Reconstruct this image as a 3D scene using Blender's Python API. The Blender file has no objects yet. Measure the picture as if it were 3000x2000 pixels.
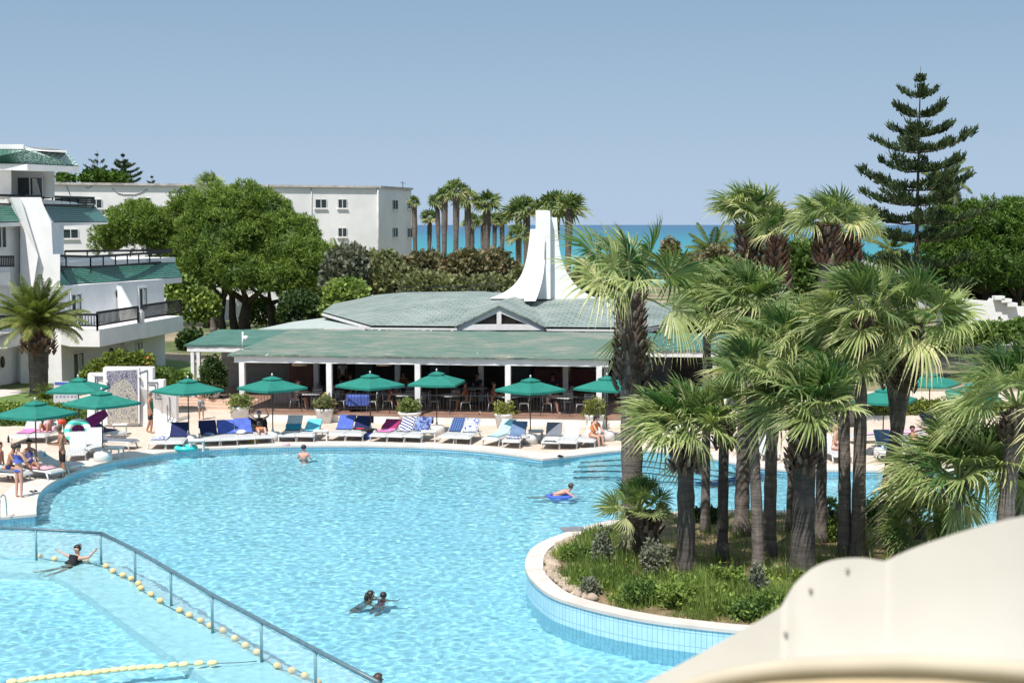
import bpy, bmesh, math, random
from mathutils import Vector, Matrix, noise, geometry
V=Vector; R=math.radians; PI=math.pi
S=bpy.context.scene; COL=S.collection
rnd=random.Random(7)
# ------------------------------------------------------------------ camera
H=8.8; FPX=4167.0; PITCH=math.atan(342/FPX)
cam=bpy.data.cameras.new('camera'); co=bpy.data.objects.new('camera',cam); COL.objects.link(co); S.camera=co
co.location=(0,0,H); co.rotation_euler=(PI/2-PITCH,0,0)
cam.lens=FPX/3000*36; cam.sensor_width=36; cam.clip_start=.1; cam.clip_end=60000
cam.dof.use_dof=True; cam.dof.focus_distance=50; cam.dof.aperture_fstop=3.4
FW=V((0,math.cos(PITCH),-math.sin(PITCH))); UP=V((0,math.sin(PITCH),math.cos(PITCH)))
def ray(x,y): return FW+V((1,0,0))*((x-1500)/FPX)+UP*((1000-y)/FPX)
def gz(x,y,z=0.0):
    d=ray(x,y); t=(z-H)/d.z; return V((d.x*t,d.y*t,z))
def gy(x,y,Y):
    d=ray(x,y); t=Y/d.y; return V((d.x*t,Y,H+d.z*t))
# ------------------------------------------------------------------ light
SUN=V((-.40,-.80,1.62)).normalized()
sl=bpy.data.lights.new('sun','SUN'); sl.energy=4.0; sl.angle=R(.53); sl.color=(1,.965,.91)
so=bpy.data.objects.new('sun',sl); COL.objects.link(so); so.rotation_euler=SUN.to_track_quat('Z','Y').to_euler(); so.location=(-20,-30,60)
W=bpy.data.worlds.new('World'); S.world=W; W.use_nodes=True
nt=W.node_tree; nt.nodes.clear()
sk=nt.nodes.new('ShaderNodeTexSky'); sk.sky_type='NISHITA'; sk.sun_disc=False
sk.sun_elevation=math.asin(SUN.z); sk.sun_rotation=math.atan2(SUN.x,SUN.y)
sk.altitude=0; sk.air_density=1.0; sk.dust_density=.6; sk.ozone_density=2.2
hs=nt.nodes.new('ShaderNodeHueSaturation'); hs.inputs['Saturation'].default_value=.8
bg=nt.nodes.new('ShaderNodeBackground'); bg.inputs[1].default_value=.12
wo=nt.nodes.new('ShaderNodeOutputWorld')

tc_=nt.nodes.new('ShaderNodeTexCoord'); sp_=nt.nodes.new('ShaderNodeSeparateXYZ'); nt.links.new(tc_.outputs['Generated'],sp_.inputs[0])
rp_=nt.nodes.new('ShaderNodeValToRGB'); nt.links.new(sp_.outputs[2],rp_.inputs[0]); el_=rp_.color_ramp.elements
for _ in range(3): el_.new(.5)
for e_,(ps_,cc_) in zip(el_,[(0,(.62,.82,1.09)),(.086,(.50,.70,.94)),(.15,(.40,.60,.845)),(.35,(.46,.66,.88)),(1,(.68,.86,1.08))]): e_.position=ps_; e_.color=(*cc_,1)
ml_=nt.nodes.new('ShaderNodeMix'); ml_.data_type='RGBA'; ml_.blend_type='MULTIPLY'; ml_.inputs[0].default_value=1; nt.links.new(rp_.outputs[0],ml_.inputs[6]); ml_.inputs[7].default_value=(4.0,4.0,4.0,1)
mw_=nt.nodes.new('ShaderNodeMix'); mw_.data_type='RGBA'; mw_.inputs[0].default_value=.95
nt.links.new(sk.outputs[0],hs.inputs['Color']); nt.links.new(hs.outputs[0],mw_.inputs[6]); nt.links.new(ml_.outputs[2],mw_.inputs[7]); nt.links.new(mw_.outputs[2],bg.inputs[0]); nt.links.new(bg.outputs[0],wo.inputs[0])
S.view_settings.view_transform='Standard'; S.view_settings.look='None'; S.view_settings.exposure=.55; S.view_settings.gamma=1
S.render.engine='CYCLES'
cy=S.cycles; cy.max_bounces=8; cy.diffuse_bounces=3; cy.glossy_bounces=3; cy.transmission_bounces=4; cy.transparent_max_bounces=12
cy.use_denoising=True; cy.caustics_reflective=False; cy.caustics_refractive=True
try: cy.denoising_prefilter='ACCURATE'
except Exception: pass
# ------------------------------------------------------------------ object helpers
def tag(o,label=None,cat=None,group=None,kind=None):
    if label: o['label']=label
    if cat: o['category']=cat
    if group: o['group']=group
    if kind: o['kind']=kind
    return o
def empty(name,loc,label=None,cat=None,group=None,rz=0,kind=None):
    o=bpy.data.objects.new(name,None); COL.objects.link(o); o.location=loc; o.rotation_euler=(0,0,rz); o.empty_display_size=.2
    return tag(o,label,cat,group,kind)
KIDS={}
def link(o,parent=None):
    COL.objects.link(o)
    if parent is not None:
        o.parent=parent; KIDS.setdefault(parent.name,[]).append(o)
    return o
def dup(o,parent=None):
    c=o.copy(); link(c,parent)
    for k in KIDS.get(o.name,[]): dup(k,c)
    return c
def place(proto,used,loc,rz,label,group=None,scale=1):
    """first use moves the prototype itself, later uses copy it with its parts"""
    o=proto if proto.name not in used else dup(proto)
    used.add(proto.name)
    o.location=loc; o.rotation_euler=(0,0,rz); o.scale=(scale,)*3
    o['label']=label
    if group: o['group']=group
    return o
class G:
    def __init__(s): s.v=[]; s.f=[]; s.a=[]; s.cur=.5; s.sm=[]
    def add(s,vs,fs,smooth=False):
        b=len(s.v); s.v.extend([tuple(p) for p in vs])
        for f in fs: s.f.append([b+i for i in f]); s.a.append(s.cur); s.sm.append(smooth)
    def box(s,x0,y0,z0,x1,y1,z1):
        s.add([(x0,y0,z0),(x1,y0,z0),(x1,y1,z0),(x0,y1,z0),(x0,y0,z1),(x1,y0,z1),(x1,y1,z1),(x0,y1,z1)],
              [(3,2,1,0),(4,5,6,7),(0,1,5,4),(1,2,6,5),(2,3,7,6),(3,0,4,7)])
    def obox(s,c,a,b,h):   # centre, three half vectors
        c,a,b,h=V(c),V(a),V(b),V(h)
        s.add([c-a-b-h,c+a-b-h,c+a+b-h,c-a+b-h,c-a-b+h,c+a-b+h,c+a+b+h,c-a+b+h],
              [(3,2,1,0),(4,5,6,7),(0,1,5,4),(1,2,6,5),(2,3,7,6),(3,0,4,7)])
    def bar(s,p,q,w,h=None,up=(0,0,1)):
        p,q=V(p),V(q); d=(q-p); L=d.length; d.normalize(); u=V(up)
        if abs(d.dot(u))>.97: u=V((0,1,0))
        a=d.cross(u).normalized(); b=a.cross(d)
        s.obox((p+q)/2,a*w/2,d*L/2,b*(h or w)/2)
    def tube(s,pts,rad,n=8,cap=True,smooth=True):
        pts=[V(p) for p in pts]; m=len(pts)
        if not hasattr(rad,'__len__'): rad=[rad]*m
        d0=(pts[1]-pts[0]).normalized(); a=d0.cross(V((0,0,1)) if abs(d0.z)<.9 else V((1,0,0))).normalized()
        vs=[]
        for i,p in enumerate(pts):
            d=(pts[min(i+1,m-1)]-pts[max(i-1,0)]).normalized()
            a=(a-d*a.dot(d)).normalized(); b=d.cross(a)
            for k in range(n):
                t=2*PI*k/n; vs.append(p+(a*math.cos(t)+b*math.sin(t))*rad[i])
        fs=[(i*n+k,i*n+(k+1)%n,(i+1)*n+(k+1)%n,(i+1)*n+k) for i in range(m-1) for k in range(n)]
        if cap: fs+= [tuple(range(n))[::-1], tuple((m-1)*n+k for k in range(n))]
        s.add(vs,fs,smooth)
    def prism(s,poly,vec):
        poly=[V(p) for p in poly]; vec=V(vec); n=len(poly)
        nn=V((0,0,0))
        for i in range(n): nn+=poly[i].cross(poly[(i+1)%n])
        if nn.dot(vec)>0: poly=poly[::-1]
        tr=geometry.tessellate_polygon([poly])
        fs=[]
        for t in tr:
            a,b,c=[poly[i] for i in t]; fl=(b-a).cross(c-a).dot(vec)<0
            t=tuple(t) if fl else tuple(t)[::-1]
            fs.append(t); fs.append(tuple(i+n for i in t[::-1]))
        fs+=[(i,i+n,(i+1)%n+n,(i+1)%n) for i in range(n)]
        s.add(poly+[p+vec for p in poly],fs)
    def lathe(s,prof,n=16,c=(0,0,0),smooth=True,sx=1,sy=1):
        c=V(c); m=len(prof)
        vs=[c+V((r*math.cos(2*PI*k/n)*sx,r*math.sin(2*PI*k/n)*sy,z)) for r,z in prof for k in range(n)]
        fs=[(i*n+k,i*n+(k+1)%n,(i+1)*n+(k+1)%n,(i+1)*n+k) for i in range(m-1) for k in range(n)]
        fs+=[tuple(range(n))[::-1],tuple((m-1)*n+k for k in range(n))]
        s.add(vs,fs,smooth)
    def ball(s,c,r,n=12,m=8,sx=1,sy=1,sz=1):
        prof=[(max(1e-4,r*math.sin(PI*i/m)),-r*sz*math.cos(PI*i/m)) for i in range(m+1)]
        s.lathe(prof,n,c,True,sx,sy)
    def grid(s,fn,nu,nv,smooth=True,thick=None):
        vs=[fn(i/nu,j/nv) for j in range(nv+1) for i in range(nu+1)]
        w=nu+1
        fs=[(j*w+i,j*w+i+1,(j+1)*w+i+1,(j+1)*w+i) for j in range(nv) for i in range(nu)]
        s.add(vs,fs,smooth)
    def build(s,name,mat,parent=None,off=None,smooth=False,loc=None):
        me=bpy.data.meshes.new(name)
        vs=s.v
        if off is not None: o_=V(off); vs=[(p[0]-o_.x,p[1]-o_.y,p[2]-o_.z) for p in vs]
        me.from_pydata(vs,[],s.f)
        sm=[True]*len(s.f) if smooth else s.sm
        me.polygons.foreach_set('use_smooth',sm)
        at=me.attributes.new('v','FLOAT','FACE'); at.data.foreach_set('value',s.a)
        me.materials.append(mat)
        o=bpy.data.objects.new(name,me); link(o,parent)
        if loc is not None: o.location=loc
        return o
def catmull(pts,n=6,closed=False):
    pts=[V(p) for p in pts]; m=len(pts); out=[]
    rng=range(m if closed else m-1)
    for i in rng:
        p1,p2=pts[i],pts[(i+1)%m]
        p0=pts[i-1] if (closed or i>0) else p1*2-p2
        p3=pts[(i+2)%m] if (closed or i+2<m) else p2*2-p1
        for k in range(n):
            t=k/n
            out.append(.5*((2*p1)+(p2-p0)*t+(2*p0-5*p1+4*p2-p3)*t*t+(3*p1-p0-3*p2+p3)*t**3))
    if not closed: out.append(pts[-1])
    return out
def offset_poly(pts,d):
    """offset a closed polygon in plan (positive = outwards for counter-clockwise)"""
    n=len(pts); out=[]
    for i in range(n):
        a,b,c=pts[i-1],pts[i],pts[(i+1)%n]
        e1=V((b.x-a.x,b.y-a.y)); e2=V((c.x-b.x,c.y-b.y)); e1.normalize(); e2.normalize()
        n1=V((e1.y,-e1.x)); n2=V((e2.y,-e2.x)); m=n1+n2
        if m.length<1e-6: m=n1
        m.normalize(); k=d/max(.45,m.dot(n1))
        out.append(V((b.x+m.x*k,b.y+m.y*k,b.z)))
    return out
def area(p): return sum(p[i].x*p[(i+1)%len(p)].y-p[(i+1)%len(p)].x*p[i].y for i in range(len(p)))/2
def flat(g,outer,holes=(),z=None):
    polys=[[V((p.x,p.y,p.z if z is None else z)) for p in q] for q in [outer]+list(holes)]
    tr=geometry.tessellate_polygon(polys); vs=[p for q in polys for p in q]
    fs=[]
    for t in tr:
        a,b,c=[vs[i] for i in t]
        fs.append(tuple(t) if (b-a).cross(c-a).z>0 else tuple(t)[::-1])
    g.add(vs,fs)
# ------------------------------------------------------------------ materials
MATS={}
def nodes(name):
    m=bpy.data.materials.new(name); m.use_nodes=True; t=m.node_tree
    b=t.nodes['Principled BSDF']; return m,t,b
def N(t,typ,**kw):
    n=t.nodes.new(typ)
    for k,v in kw.items():
        if k in n.inputs.keys(): n.inputs[k].default_value=v
        else: setattr(n,k,v)
    return n
def mixc(t,fac,a,b,blend='MIX'):
    n=t.nodes.new('ShaderNodeMix'); n.data_type='RGBA'; n.blend_type=blend
    for sock,val in ((n.inputs[0],fac),(n.inputs[6],a),(n.inputs[7],b)):
        if hasattr(val,'is_linked'): t.links.new(val,sock)
        elif hasattr(val,'__len__'): sock.default_value=(*val[:3],1)
        else: sock.default_value=val
    return n.outputs[2]
def ramp(t,src,stops):
    n=t.nodes.new('ShaderNodeValToRGB'); e=n.color_ramp.elements
    while len(e)<len(stops): e.new(.5)
    for i,(p,c) in enumerate(stops):
        e[i].position=p; e[i].color=(*c[:3],1) if hasattr(c,'__len__') else (c,c,c,1)
    t.links.new(src,n.inputs[0]); return n.outputs[0]
def coord(t,kind='Object',scale=(1,1,1),rot=(0,0,0)):
    if kind=='World':
        g=t.nodes.new('ShaderNodeNewGeometry'); src=g.outputs['Position']
    else:
        c=t.nodes.new('ShaderNodeTexCoord'); src=c.outputs[kind]
    mp=t.nodes.new('ShaderNodeMapping'); mp.inputs['Scale'].default_value=scale; mp.inputs['Rotation'].default_value=rot
    t.links.new(src,mp.inputs[0]); return mp.outputs[0]
def noi(t,vec,scale,detail=4,rough=.6,dist=0):
    n=N(t,'ShaderNodeTexNoise'); n.inputs['Scale'].default_value=scale; n.inputs['Detail'].default_value=detail
    n.inputs['Roughness'].default_value=rough; n.inputs['Distortion'].default_value=dist
    t.links.new(vec,n.inputs['Vector']); return n.outputs['Fac']
def bump(t,b,h,strength=.3,dist=.02):
    n=N(t,'ShaderNodeBump'); n.inputs['Strength'].default_value=strength; n.inputs['Distance'].default_value=dist
    t.links.new(h,n.inputs['Height']); t.links.new(n.outputs[0],b.inputs['Normal']); return n
def mat(name,c,c2=None,rough=.6,scale=6,bumpk=0,metal=0,spec=.5,sc=(1,1,1),kind='World',detail=5,lo=.35,hi=.65):
    if name in MATS: return MATS[name]
    m,t,b=nodes(name); b.inputs['Roughness'].default_value=rough; b.inputs['Metallic'].default_value=metal
    b.inputs['Specular IOR Level'].default_value=spec
    if c2 is None: c2=tuple(x*.86 for x in c)
    f=noi(t,coord(t,kind,sc),scale,detail)
    t.links.new(ramp(t,f,[(lo,c2),(hi,c)]),b.inputs['Base Color'])
    if bumpk: bump(t,b,f,bumpk)
    MATS[name]=m; return m
def leafmat(name,c_lo,c_hi,trans=.35,rough=.45,tip=None):
    """foliage: two-tone by leaf, with light coming through the blades"""
    if name in MATS: return MATS[name]
    m,t,b=nodes(name); a=N(t,'ShaderNodeAttribute',attribute_name='v')
    col=ramp(t,a.outputs['Fac'],[(0,c_lo),(.85,c_hi),(1.0,tip or c_hi)])
    f=noi(t,coord(t,'World'),1.3,3); k=ramp(t,f,[(.3,(.72,.75,.7)),(.7,(1.2,1.15,1.1))])
    col=mixc(t,1.0,col,k,'MULTIPLY')
    t.links.new(col,b.inputs['Base Color']); b.inputs['Roughness'].default_value=rough; b.inputs['Specular IOR Level'].default_value=.4
    tr=N(t,'ShaderNodeBsdfTranslucent'); t.links.new(mixc(t,1.0,col,(1.25,1.3,.7),'MULTIPLY'),tr.inputs[0])
    mx=N(t,'ShaderNodeMixShader'); mx.inputs[0].default_value=trans
    o=t.nodes['Material Output']; t.links.new(b.outputs[0],mx.inputs[1]); t.links.new(tr.outputs[0],mx.inputs[2]); t.links.new(mx.outputs[0],o.inputs[0])
    MATS[name]=m; return m
WHITE=mat('white_render',(.82,.81,.80),(.74,.735,.73),.75,1.2,.05)
FARW=mat('far_render',(.89,.865,.85),(.77,.75,.745),.8,.35,.05,detail=8)
PAINT=mat('white_paint',(.78,.765,.76),(.70,.68,.675),.55,3,.03)
PLASTIC=mat('white_plastic',(.72,.71,.70),(.64,.63,.62),.4,5)
DARKMETAL=mat('dark_metal',(.02,.022,.025),(.012,.013,.015),.5,9)
POLE=mat('brown_wood',(.09,.055,.035),(.05,.03,.02),.5,9)
GLASSD=mat('dark_glass',(.045,.065,.07),(.025,.035,.04),.12,2)
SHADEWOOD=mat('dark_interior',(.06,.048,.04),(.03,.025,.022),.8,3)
def tilemat(name,c1,c2,c3,sx,sy,kind='Object',rough=.4,mortar=(.3,.3,.3),bk=.4,off=.5,dirt=None,mort=.02):
    m,t,b=nodes(name); b.inputs['Roughness'].default_value=rough
    vec=coord(t,kind,(sx,sy,1))
    br=N(t,'ShaderNodeTexBrick'); br.offset=off; br.inputs['Scale'].default_value=1; br.inputs['Color1'].default_value=(*c1,1); br.inputs['Color2'].default_value=(*c2,1)
    br.inputs['Mortar'].default_value=(*mortar,1); br.inputs['Mortar Size'].default_value=mort; br.inputs['Brick Width'].default_value=1; br.inputs['Row Height'].default_value=1
    t.links.new(vec,br.inputs['Vector'])
    f=noi(t,coord(t,'World'),.8,6); col=mixc(t,ramp(t,f,[(.35,0.0),(.75,.75)]),br.outputs['Color'],c3)
    t.links.new(col,b.inputs['Base Color']); bump(t,b,br.outputs['Fac'],-bk,.02)
    MATS[name]=m; return m
# ================================================================== SETTING: pool, deck, ground, sea
WZ=-.12                       # water level
def wl(pts): return [gz(x,y,WZ) for x,y in pts]
far=catmull(wl([(104,1500),(112,1460),(145,1428),(205,1398),(300,1367),(420,1344),(560,1327),(720,1319),(900,1315),(1100,1315),(1300,1322),(1450,1335),(1590,1355)]),5)
far2=catmull(wl([(1590,1355),(1700,1342),(1815,1329),(1900,1330),(2000,1338),(2100,1355),(2200,1376),(2300,1387)]),4)
p_left=gz(0,1529,WZ); p_corner=gz(104,1519,WZ)
rightfar=gz(3000,1391,WZ)
pool=[V((-24,p_left.y-.1,WZ)),p_left,p_corner]+far+far2[1:]+[rightfar,V((30,rightfar.y,WZ)),V((30,21,WZ)),V((-24,21,WZ))]
if area(pool)<0: pool=pool[::-1]
def dedupe(p):
    q=[]
    for a in p:
        if not q or (a-q[-1]).length>.02: q.append(a)
    return q
pool=dedupe(pool)
def edge_d(x,y,poly):
    p=V((x,y)); best=9
    for i in range(len(poly)):
        a=poly[i].xy; b_=poly[(i+1)%len(poly)].xy; d=b_-a; t_=max(0,min(1,(p-a).dot(d)/max(1e-9,d.length_squared))); best=min(best,(p-a-d*t_).length)
    return best
cop=offset_poly(pool,1.1); okc=[edge_d(q.x,q.y,pool)>1.04 for q in cop]
def near_ok(i):
    for k in range(len(cop)):
        for s_ in (i+k,i-k):
            if okc[s_%len(cop)]: return cop[s_%len(cop)].copy()
cop=[q if okc[i] else near_ok(i) for i,q in enumerate(cop)]
cop_in=offset_poly(pool,-.03)
# coping
COPING=mat('coping_stone',(.62,.565,.52),(.52,.465,.425),.7,1.6,.04,detail=8)
g=G()
n=len(pool)
top=.03
vs=[V((p.x,p.y,top)) for p in cop_in]+[V((p.x,p.y,top)) for p in cop]+[V((p.x,p.y,-.045)) for p in cop_in]+[V((p.x,p.y,-.045)) for p in pool]
fs=[]
for i in range(n):
    j=(i+1)%n
    fs+=[(i,i+n,j+n,j),(j,j+2*n,i+2*n,i),(i+2*n,j+2*n,j+3*n,i+3*n)]
g.add(vs,[f[::-1] for f in fs]); tag(g.build('pool_coping',COPING),kind='structure')
# pool walls with a tile band
m,t,b=nodes('pool_tile'); b.inputs['Roughness'].default_value=.25
br=N(t,'ShaderNodeTexBrick'); br.offset=0; br.inputs['Scale'].default_value=1
br.inputs['Color1'].default_value=(.42,.66,.79,1); br.inputs['Color2'].default_value=(.455,.685,.81,1); br.inputs['Mortar'].default_value=(.19,.36,.47,1)
br.inputs['Brick Width'].default_value=.12; br.inputs['Row Height'].default_value=.29; br.inputs['Mortar Size'].default_value=.006; br.inputs['Mortar Smooth'].default_value=.1
t.links.new(coord(t,'UV'),br.inputs['Vector'])
f=noi(t,coord(t,'World'),2.5,4); t.links.new(mixc(t,1,br.outputs[0],ramp(t,f,[(.3,.88),(.7,1.05)]),'MULTIPLY'),b.inputs['Base Color'])
TILE=m
def ribbon(name,pts,z0,z1,mt,closed=True,flip=False,parent=None):
    me=bpy.data.meshes.new(name); n=len(pts); vs=[(p.x,p.y,z0) for p in pts]+[(p.x,p.y,z1) for p in pts]
    fs=[]; uv=[]; d=0
    for i in range(n if closed else n-1):
        j=(i+1)%n; L=(pts[j]-pts[i]).length
        f=(i,j,j+n,i+n); w=[(d,z0),(d+L,z0),(d+L,z1),(d,z1)]
        if flip: f=f[::-1]; w=w[::-1]
        fs.append(f); uv+=w; d+=L
    me.from_pydata(vs,[],fs); l=me.uv_layers.new(name='uv')
    for i,u in enumerate(uv): l.data[i].uv=u
    me.materials.append(mt); o=bpy.data.objects.new(name,me); link(o,parent); return o
BAND=mat('waterline_band',(.05,.10,.16),(.03,.07,.12),.3,8)
tag(ribbon('pool_wall',pool,-1.6,-.05,TILE,flip=True),kind='structure')
# pool floor
m,t,b=nodes('pool_floor'); b.inputs['Roughness'].default_value=.5
w1=noi(t,coord(t,'World'),2.2,4,.6,1.2); w2=noi(t,coord(t,'World'),.25,3)
c=ramp(t,w1,[(.36,(.68,.87,.93)),(.62,(.80,.92,.96))])
c=mixc(t,1,c,ramp(t,w2,[(.3,(.88,.93,.96)),(.7,(1.02,1.0,1.0))]),'MULTIPLY'); t.links.new(c,b.inputs['Base Color'])
g=G(); flat(g,[V((p.x,p.y,-1.2)) for p in offset_poly(pool,.3)]); tag(g.build('pool_floor',m),kind='structure')
# water
m,t,b=nodes('pool_water'); t.nodes.remove(b)
gb_=N(t,'ShaderNodeBsdfGlass'); gb_.inputs['IOR'].default_value=1.33; gb_.inputs['Roughness'].default_value=0; gb_.inputs[0].default_value=(.685,.938,.985,1)
t.links.new(gb_.outputs[0],t.nodes['Material Output'].inputs[0]); WATER=m
def wave(x,y):
    q=V((x,y,0)); return .009*noise.noise(q*1.0)+.0105*noise.noise(q*2.8+V((5,1,0)))+.0088*noise.noise(q*5.6+V((1,9,0)))+.0040*noise.noise(q*9.0+V((7,2,0)))
wx0,wx1,wy0,wy1=-21,21,24.5,56.5
st=.062; nx=int((wx1-wx0)/st); ny=int((wy1-wy0)/st)
vs=[];ok={}
pin=[(p.x,p.y) for p in offset_poly(pool,.06)]
import bisect
for j_ in range(ny+1):
    y=wy0+j_*st; xs=[]
    for a in range(len(pin)):
        p1,p2=pin[a],pin[(a+1)%len(pin)]
        if (p1[1]>y)!=(p2[1]>y): xs.append(p1[0]+(y-p1[1])/(p2[1]-p1[1])*(p2[0]-p1[0]))
    xs.sort()
    for i_ in range(nx+1):
        x=wx0+i_*st
        if bisect.bisect(xs,x)%2 and abs(x)<y*.375+2.2: ok[(i_,j_)]=len(vs); vs.append((x,y,WZ+wave(x,y)))
fs=[]
for (i_,j_),k in ok.items():
    q=(ok.get((i_+1,j_)),ok.get((i_+1,j_+1)),ok.get((i_,j_+1)))
    if None not in q: fs.append((k,)+q)
g=G(); g.add(vs,fs,True); o=g.build('pool_water',WATER); tag(o,kind='structure'); o.cycles.is_caustics_caster=True
RECV=['pool_floor','pool_wall']
for n_ in RECV: bpy.data.objects[n_].cycles.is_caustics_receiver=True
sl.cycles.is_caustics_light=True
# entry steps in the far corner of the pool
STEP=mat('step_tile',(.55,.80,.86),(.46,.72,.80),.4,4); NOSE=mat('step_nosing',(.02,.05,.22),(.02,.04,.16),.3,8)
es=empty('pool_steps',(0,0,0),'submerged pale entry steps with dark blue nosings in the far corner of the pool','pool steps')
nose_px=[[(1700,1352),(1800,1345),(1880,1347),(1960,1355),(2060,1370),(2160,1383)],[(1690,1362),(1800,1358),(1880,1361),(1960,1370),(2060,1384),(2130,1393)],[(1680,1374),(1800,1372),(1900,1378),(1980,1388),(2070,1398),(2110,1402)],
         [(1680,1388),(1800,1388),(1900,1395),(1990,1404),(2060,1412)]]
back=offset_poly(pool,.05)
for k,pp in enumerate(nose_px):
    z=-.28-.15*k
    fr_=catmull([gz(x,y,WZ) for x,y in pp],4)
    bk=[p+V((0,4.2,0)) for p in fr_]
    g=G(); g.prism([V((p.x,p.y,z)) for p in fr_+bk[::-1]],(0,0,-.3-.02*k)); g.build('step',STEP,es).cycles.is_caustics_receiver=True
    g=G(); q=[V((p.x,p.y,z+.004)) for p in fr_]
    for i in range(len(q)-1): g.bar(q[i],q[i+1],.12,.05)
    g.build('nosing',NOSE,es)
g=G(); q=[gz(x,y,WZ)+V((0,0,-.24)) for x,y in [(2048,1413),(2100,1408),(2160,1399),(2240,1386)]]
for i in range(3): g.bar(q[i],q[i+1],.75,.06)
g.build('blue_stripe',mat('blue_tile',(.03,.06,.42),(.02,.05,.33),.3,6),es)
# deck
m,t,b=nodes('deck_stone'); b.inputs['Roughness'].default_value=.75
br=N(t,'ShaderNodeTexBrick'); br.offset=.5; br.inputs['Scale'].default_value=1
br.inputs['Color1'].default_value=(.60,.475,.385,1); br.inputs['Color2'].default_value=(.555,.435,.35,1); br.inputs['Mortar'].default_value=(.40,.31,.25,1)
br.inputs['Brick Width'].default_value=.9; br.inputs['Row Height'].default_value=.6; br.inputs['Mortar Size'].default_value=.012
t.links.new(coord(t,'World',rot=(0,0,.2)),br.inputs['Vector'])
f=noi(t,coord(t,'World'),.55,9,.65); f2=noi(t,coord(t,'World'),5,6)
c=mixc(t,ramp(t,f,[(.38,0.0),(.7,.55)]),br.outputs[0],(.70,.60,.50))
c=mixc(t,1,c,ramp(t,f2,[(.3,.84),(.65,1.06)]),'MULTIPLY')
t.links.new(c,b.inputs['Base Color']); bump(t,b,br.outputs['Fac'],-.2,.01); DECK=m
DX0,DX1,DY0,DY1=-44,44,12,75
drect=[V((DX0,DY0,0)),V((DX1,DY0,0)),V((DX1,DY1,0)),V((DX0,DY1,0))]
g=G(); flat(g,drect,[[V((p.x,p.y,0)) for p in offset_poly(pool,.12)]]); tag(g.build('pool_deck',DECK),kind='structure')
# ground sheet round the deck, down to the shore, then the sea bed
m,t,b=nodes('ground'); b.inputs['Roughness'].default_value=.95
f=noi(t,coord(t,'World'),.12,6); f2=noi(t,coord(t,'World'),3,8,.7)
c=mixc(t,ramp(t,f,[(.45,0.0),(.6,1.0)]),(.085,.12,.03),(.36,.27,.19)); c=mixc(t,1,c,ramp(t,f2,[(.3,.6),(.7,1.2)]),'MULTIPLY')
t.links.new(c,b.inputs['Base Color']); bump(t,b,f2,.6,.06); GROUND=m
g=G(); X=900
pr=[(-60,-.03),(12.05,-.03)]
flat(g,[V((-X,-80,-.02)),V((X,-80,-.02)),V((X,215,-.02)),V((-X,215,-.02))],[[V((DX0+.05,DY0+.05,-.02)),V((DX1-.05,DY0+.05,-.02)),V((DX1-.05,DY1-.05,-.02)),V((DX0+.05,DY1-.05,-.02))]])
g.add([(-X,215,-.02),(X,215,-.02),(X,260,-5),(-X,260,-5),(X*40,60000,-14),(-X*40,60000,-14)],[(0,1,2,3),(3,2,4,5)])
tag(g.build('ground',GROUND),kind='structure')
m,t,b=nodes('sea_water'); b.inputs['Roughness'].default_value=.4; b.inputs['Specular IOR Level'].default_value=.25
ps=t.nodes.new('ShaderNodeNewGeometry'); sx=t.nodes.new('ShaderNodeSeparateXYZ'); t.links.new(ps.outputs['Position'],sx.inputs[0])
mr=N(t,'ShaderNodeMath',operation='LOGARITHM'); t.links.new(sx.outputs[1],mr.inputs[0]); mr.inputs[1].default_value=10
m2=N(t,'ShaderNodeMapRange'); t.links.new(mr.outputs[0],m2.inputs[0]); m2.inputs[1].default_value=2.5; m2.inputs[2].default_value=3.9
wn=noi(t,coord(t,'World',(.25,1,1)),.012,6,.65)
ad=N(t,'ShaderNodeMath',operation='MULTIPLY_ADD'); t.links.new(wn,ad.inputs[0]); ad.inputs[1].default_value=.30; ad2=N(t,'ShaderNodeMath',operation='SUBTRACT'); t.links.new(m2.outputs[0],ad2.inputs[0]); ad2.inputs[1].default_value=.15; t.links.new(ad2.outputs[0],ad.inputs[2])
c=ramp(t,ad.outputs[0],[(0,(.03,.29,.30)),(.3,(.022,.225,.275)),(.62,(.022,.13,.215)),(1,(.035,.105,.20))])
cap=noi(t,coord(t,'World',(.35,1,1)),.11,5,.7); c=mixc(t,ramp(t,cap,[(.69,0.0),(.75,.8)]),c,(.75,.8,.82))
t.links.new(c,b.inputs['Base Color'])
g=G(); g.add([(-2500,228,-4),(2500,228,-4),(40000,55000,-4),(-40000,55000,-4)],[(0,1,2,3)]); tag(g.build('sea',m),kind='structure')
# ------------------------------------------------------------------ island planter
IZ=.46
isl=catmull([gz(x,y,IZ) for x,y in [(1543,1640),(1552,1685),(1610,1737),(1700,1770),(1850,1805),(2000,1827),(2200,1846),(2450,1850),(2720,1845),(3000,1810),(3130,1690),(3070,1600),(2900,1556),(2750,1530),(2550,1506),(2400,1498),(2200,1493),(2050,1493),(1930,1503),(1780,1525),(1650,1562),(1570,1598)]],5,True)
if area(isl)<0: isl=isl[::-1]
ISL=isl; ip=empty('island_planter',(isl[0].x,isl[0].y,0),'curved raised planter island with pale blue tiled wall and white coping in the pool','planter')
def loc_in(o,par): 
    o.location=-par.location; return o
loc_in(ribbon('tile_wall',isl,-1.6,IZ-.05,TILE,parent=ip),ip).cycles.is_caustics_receiver=True
ci=offset_poly(isl,-.42); co2=offset_poly(isl,.03)
g=G(); n=len(isl)
vs=[V((p.x,p.y,IZ)) for p in co2]+[V((p.x,p.y,IZ)) for p in ci]+[V((p.x,p.y,IZ-.07)) for p in co2]+[V((p.x,p.y,IZ-.07)) for p in isl]+[V((p.x,p.y,IZ-.12)) for p in ci]
fs=[]
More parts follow.
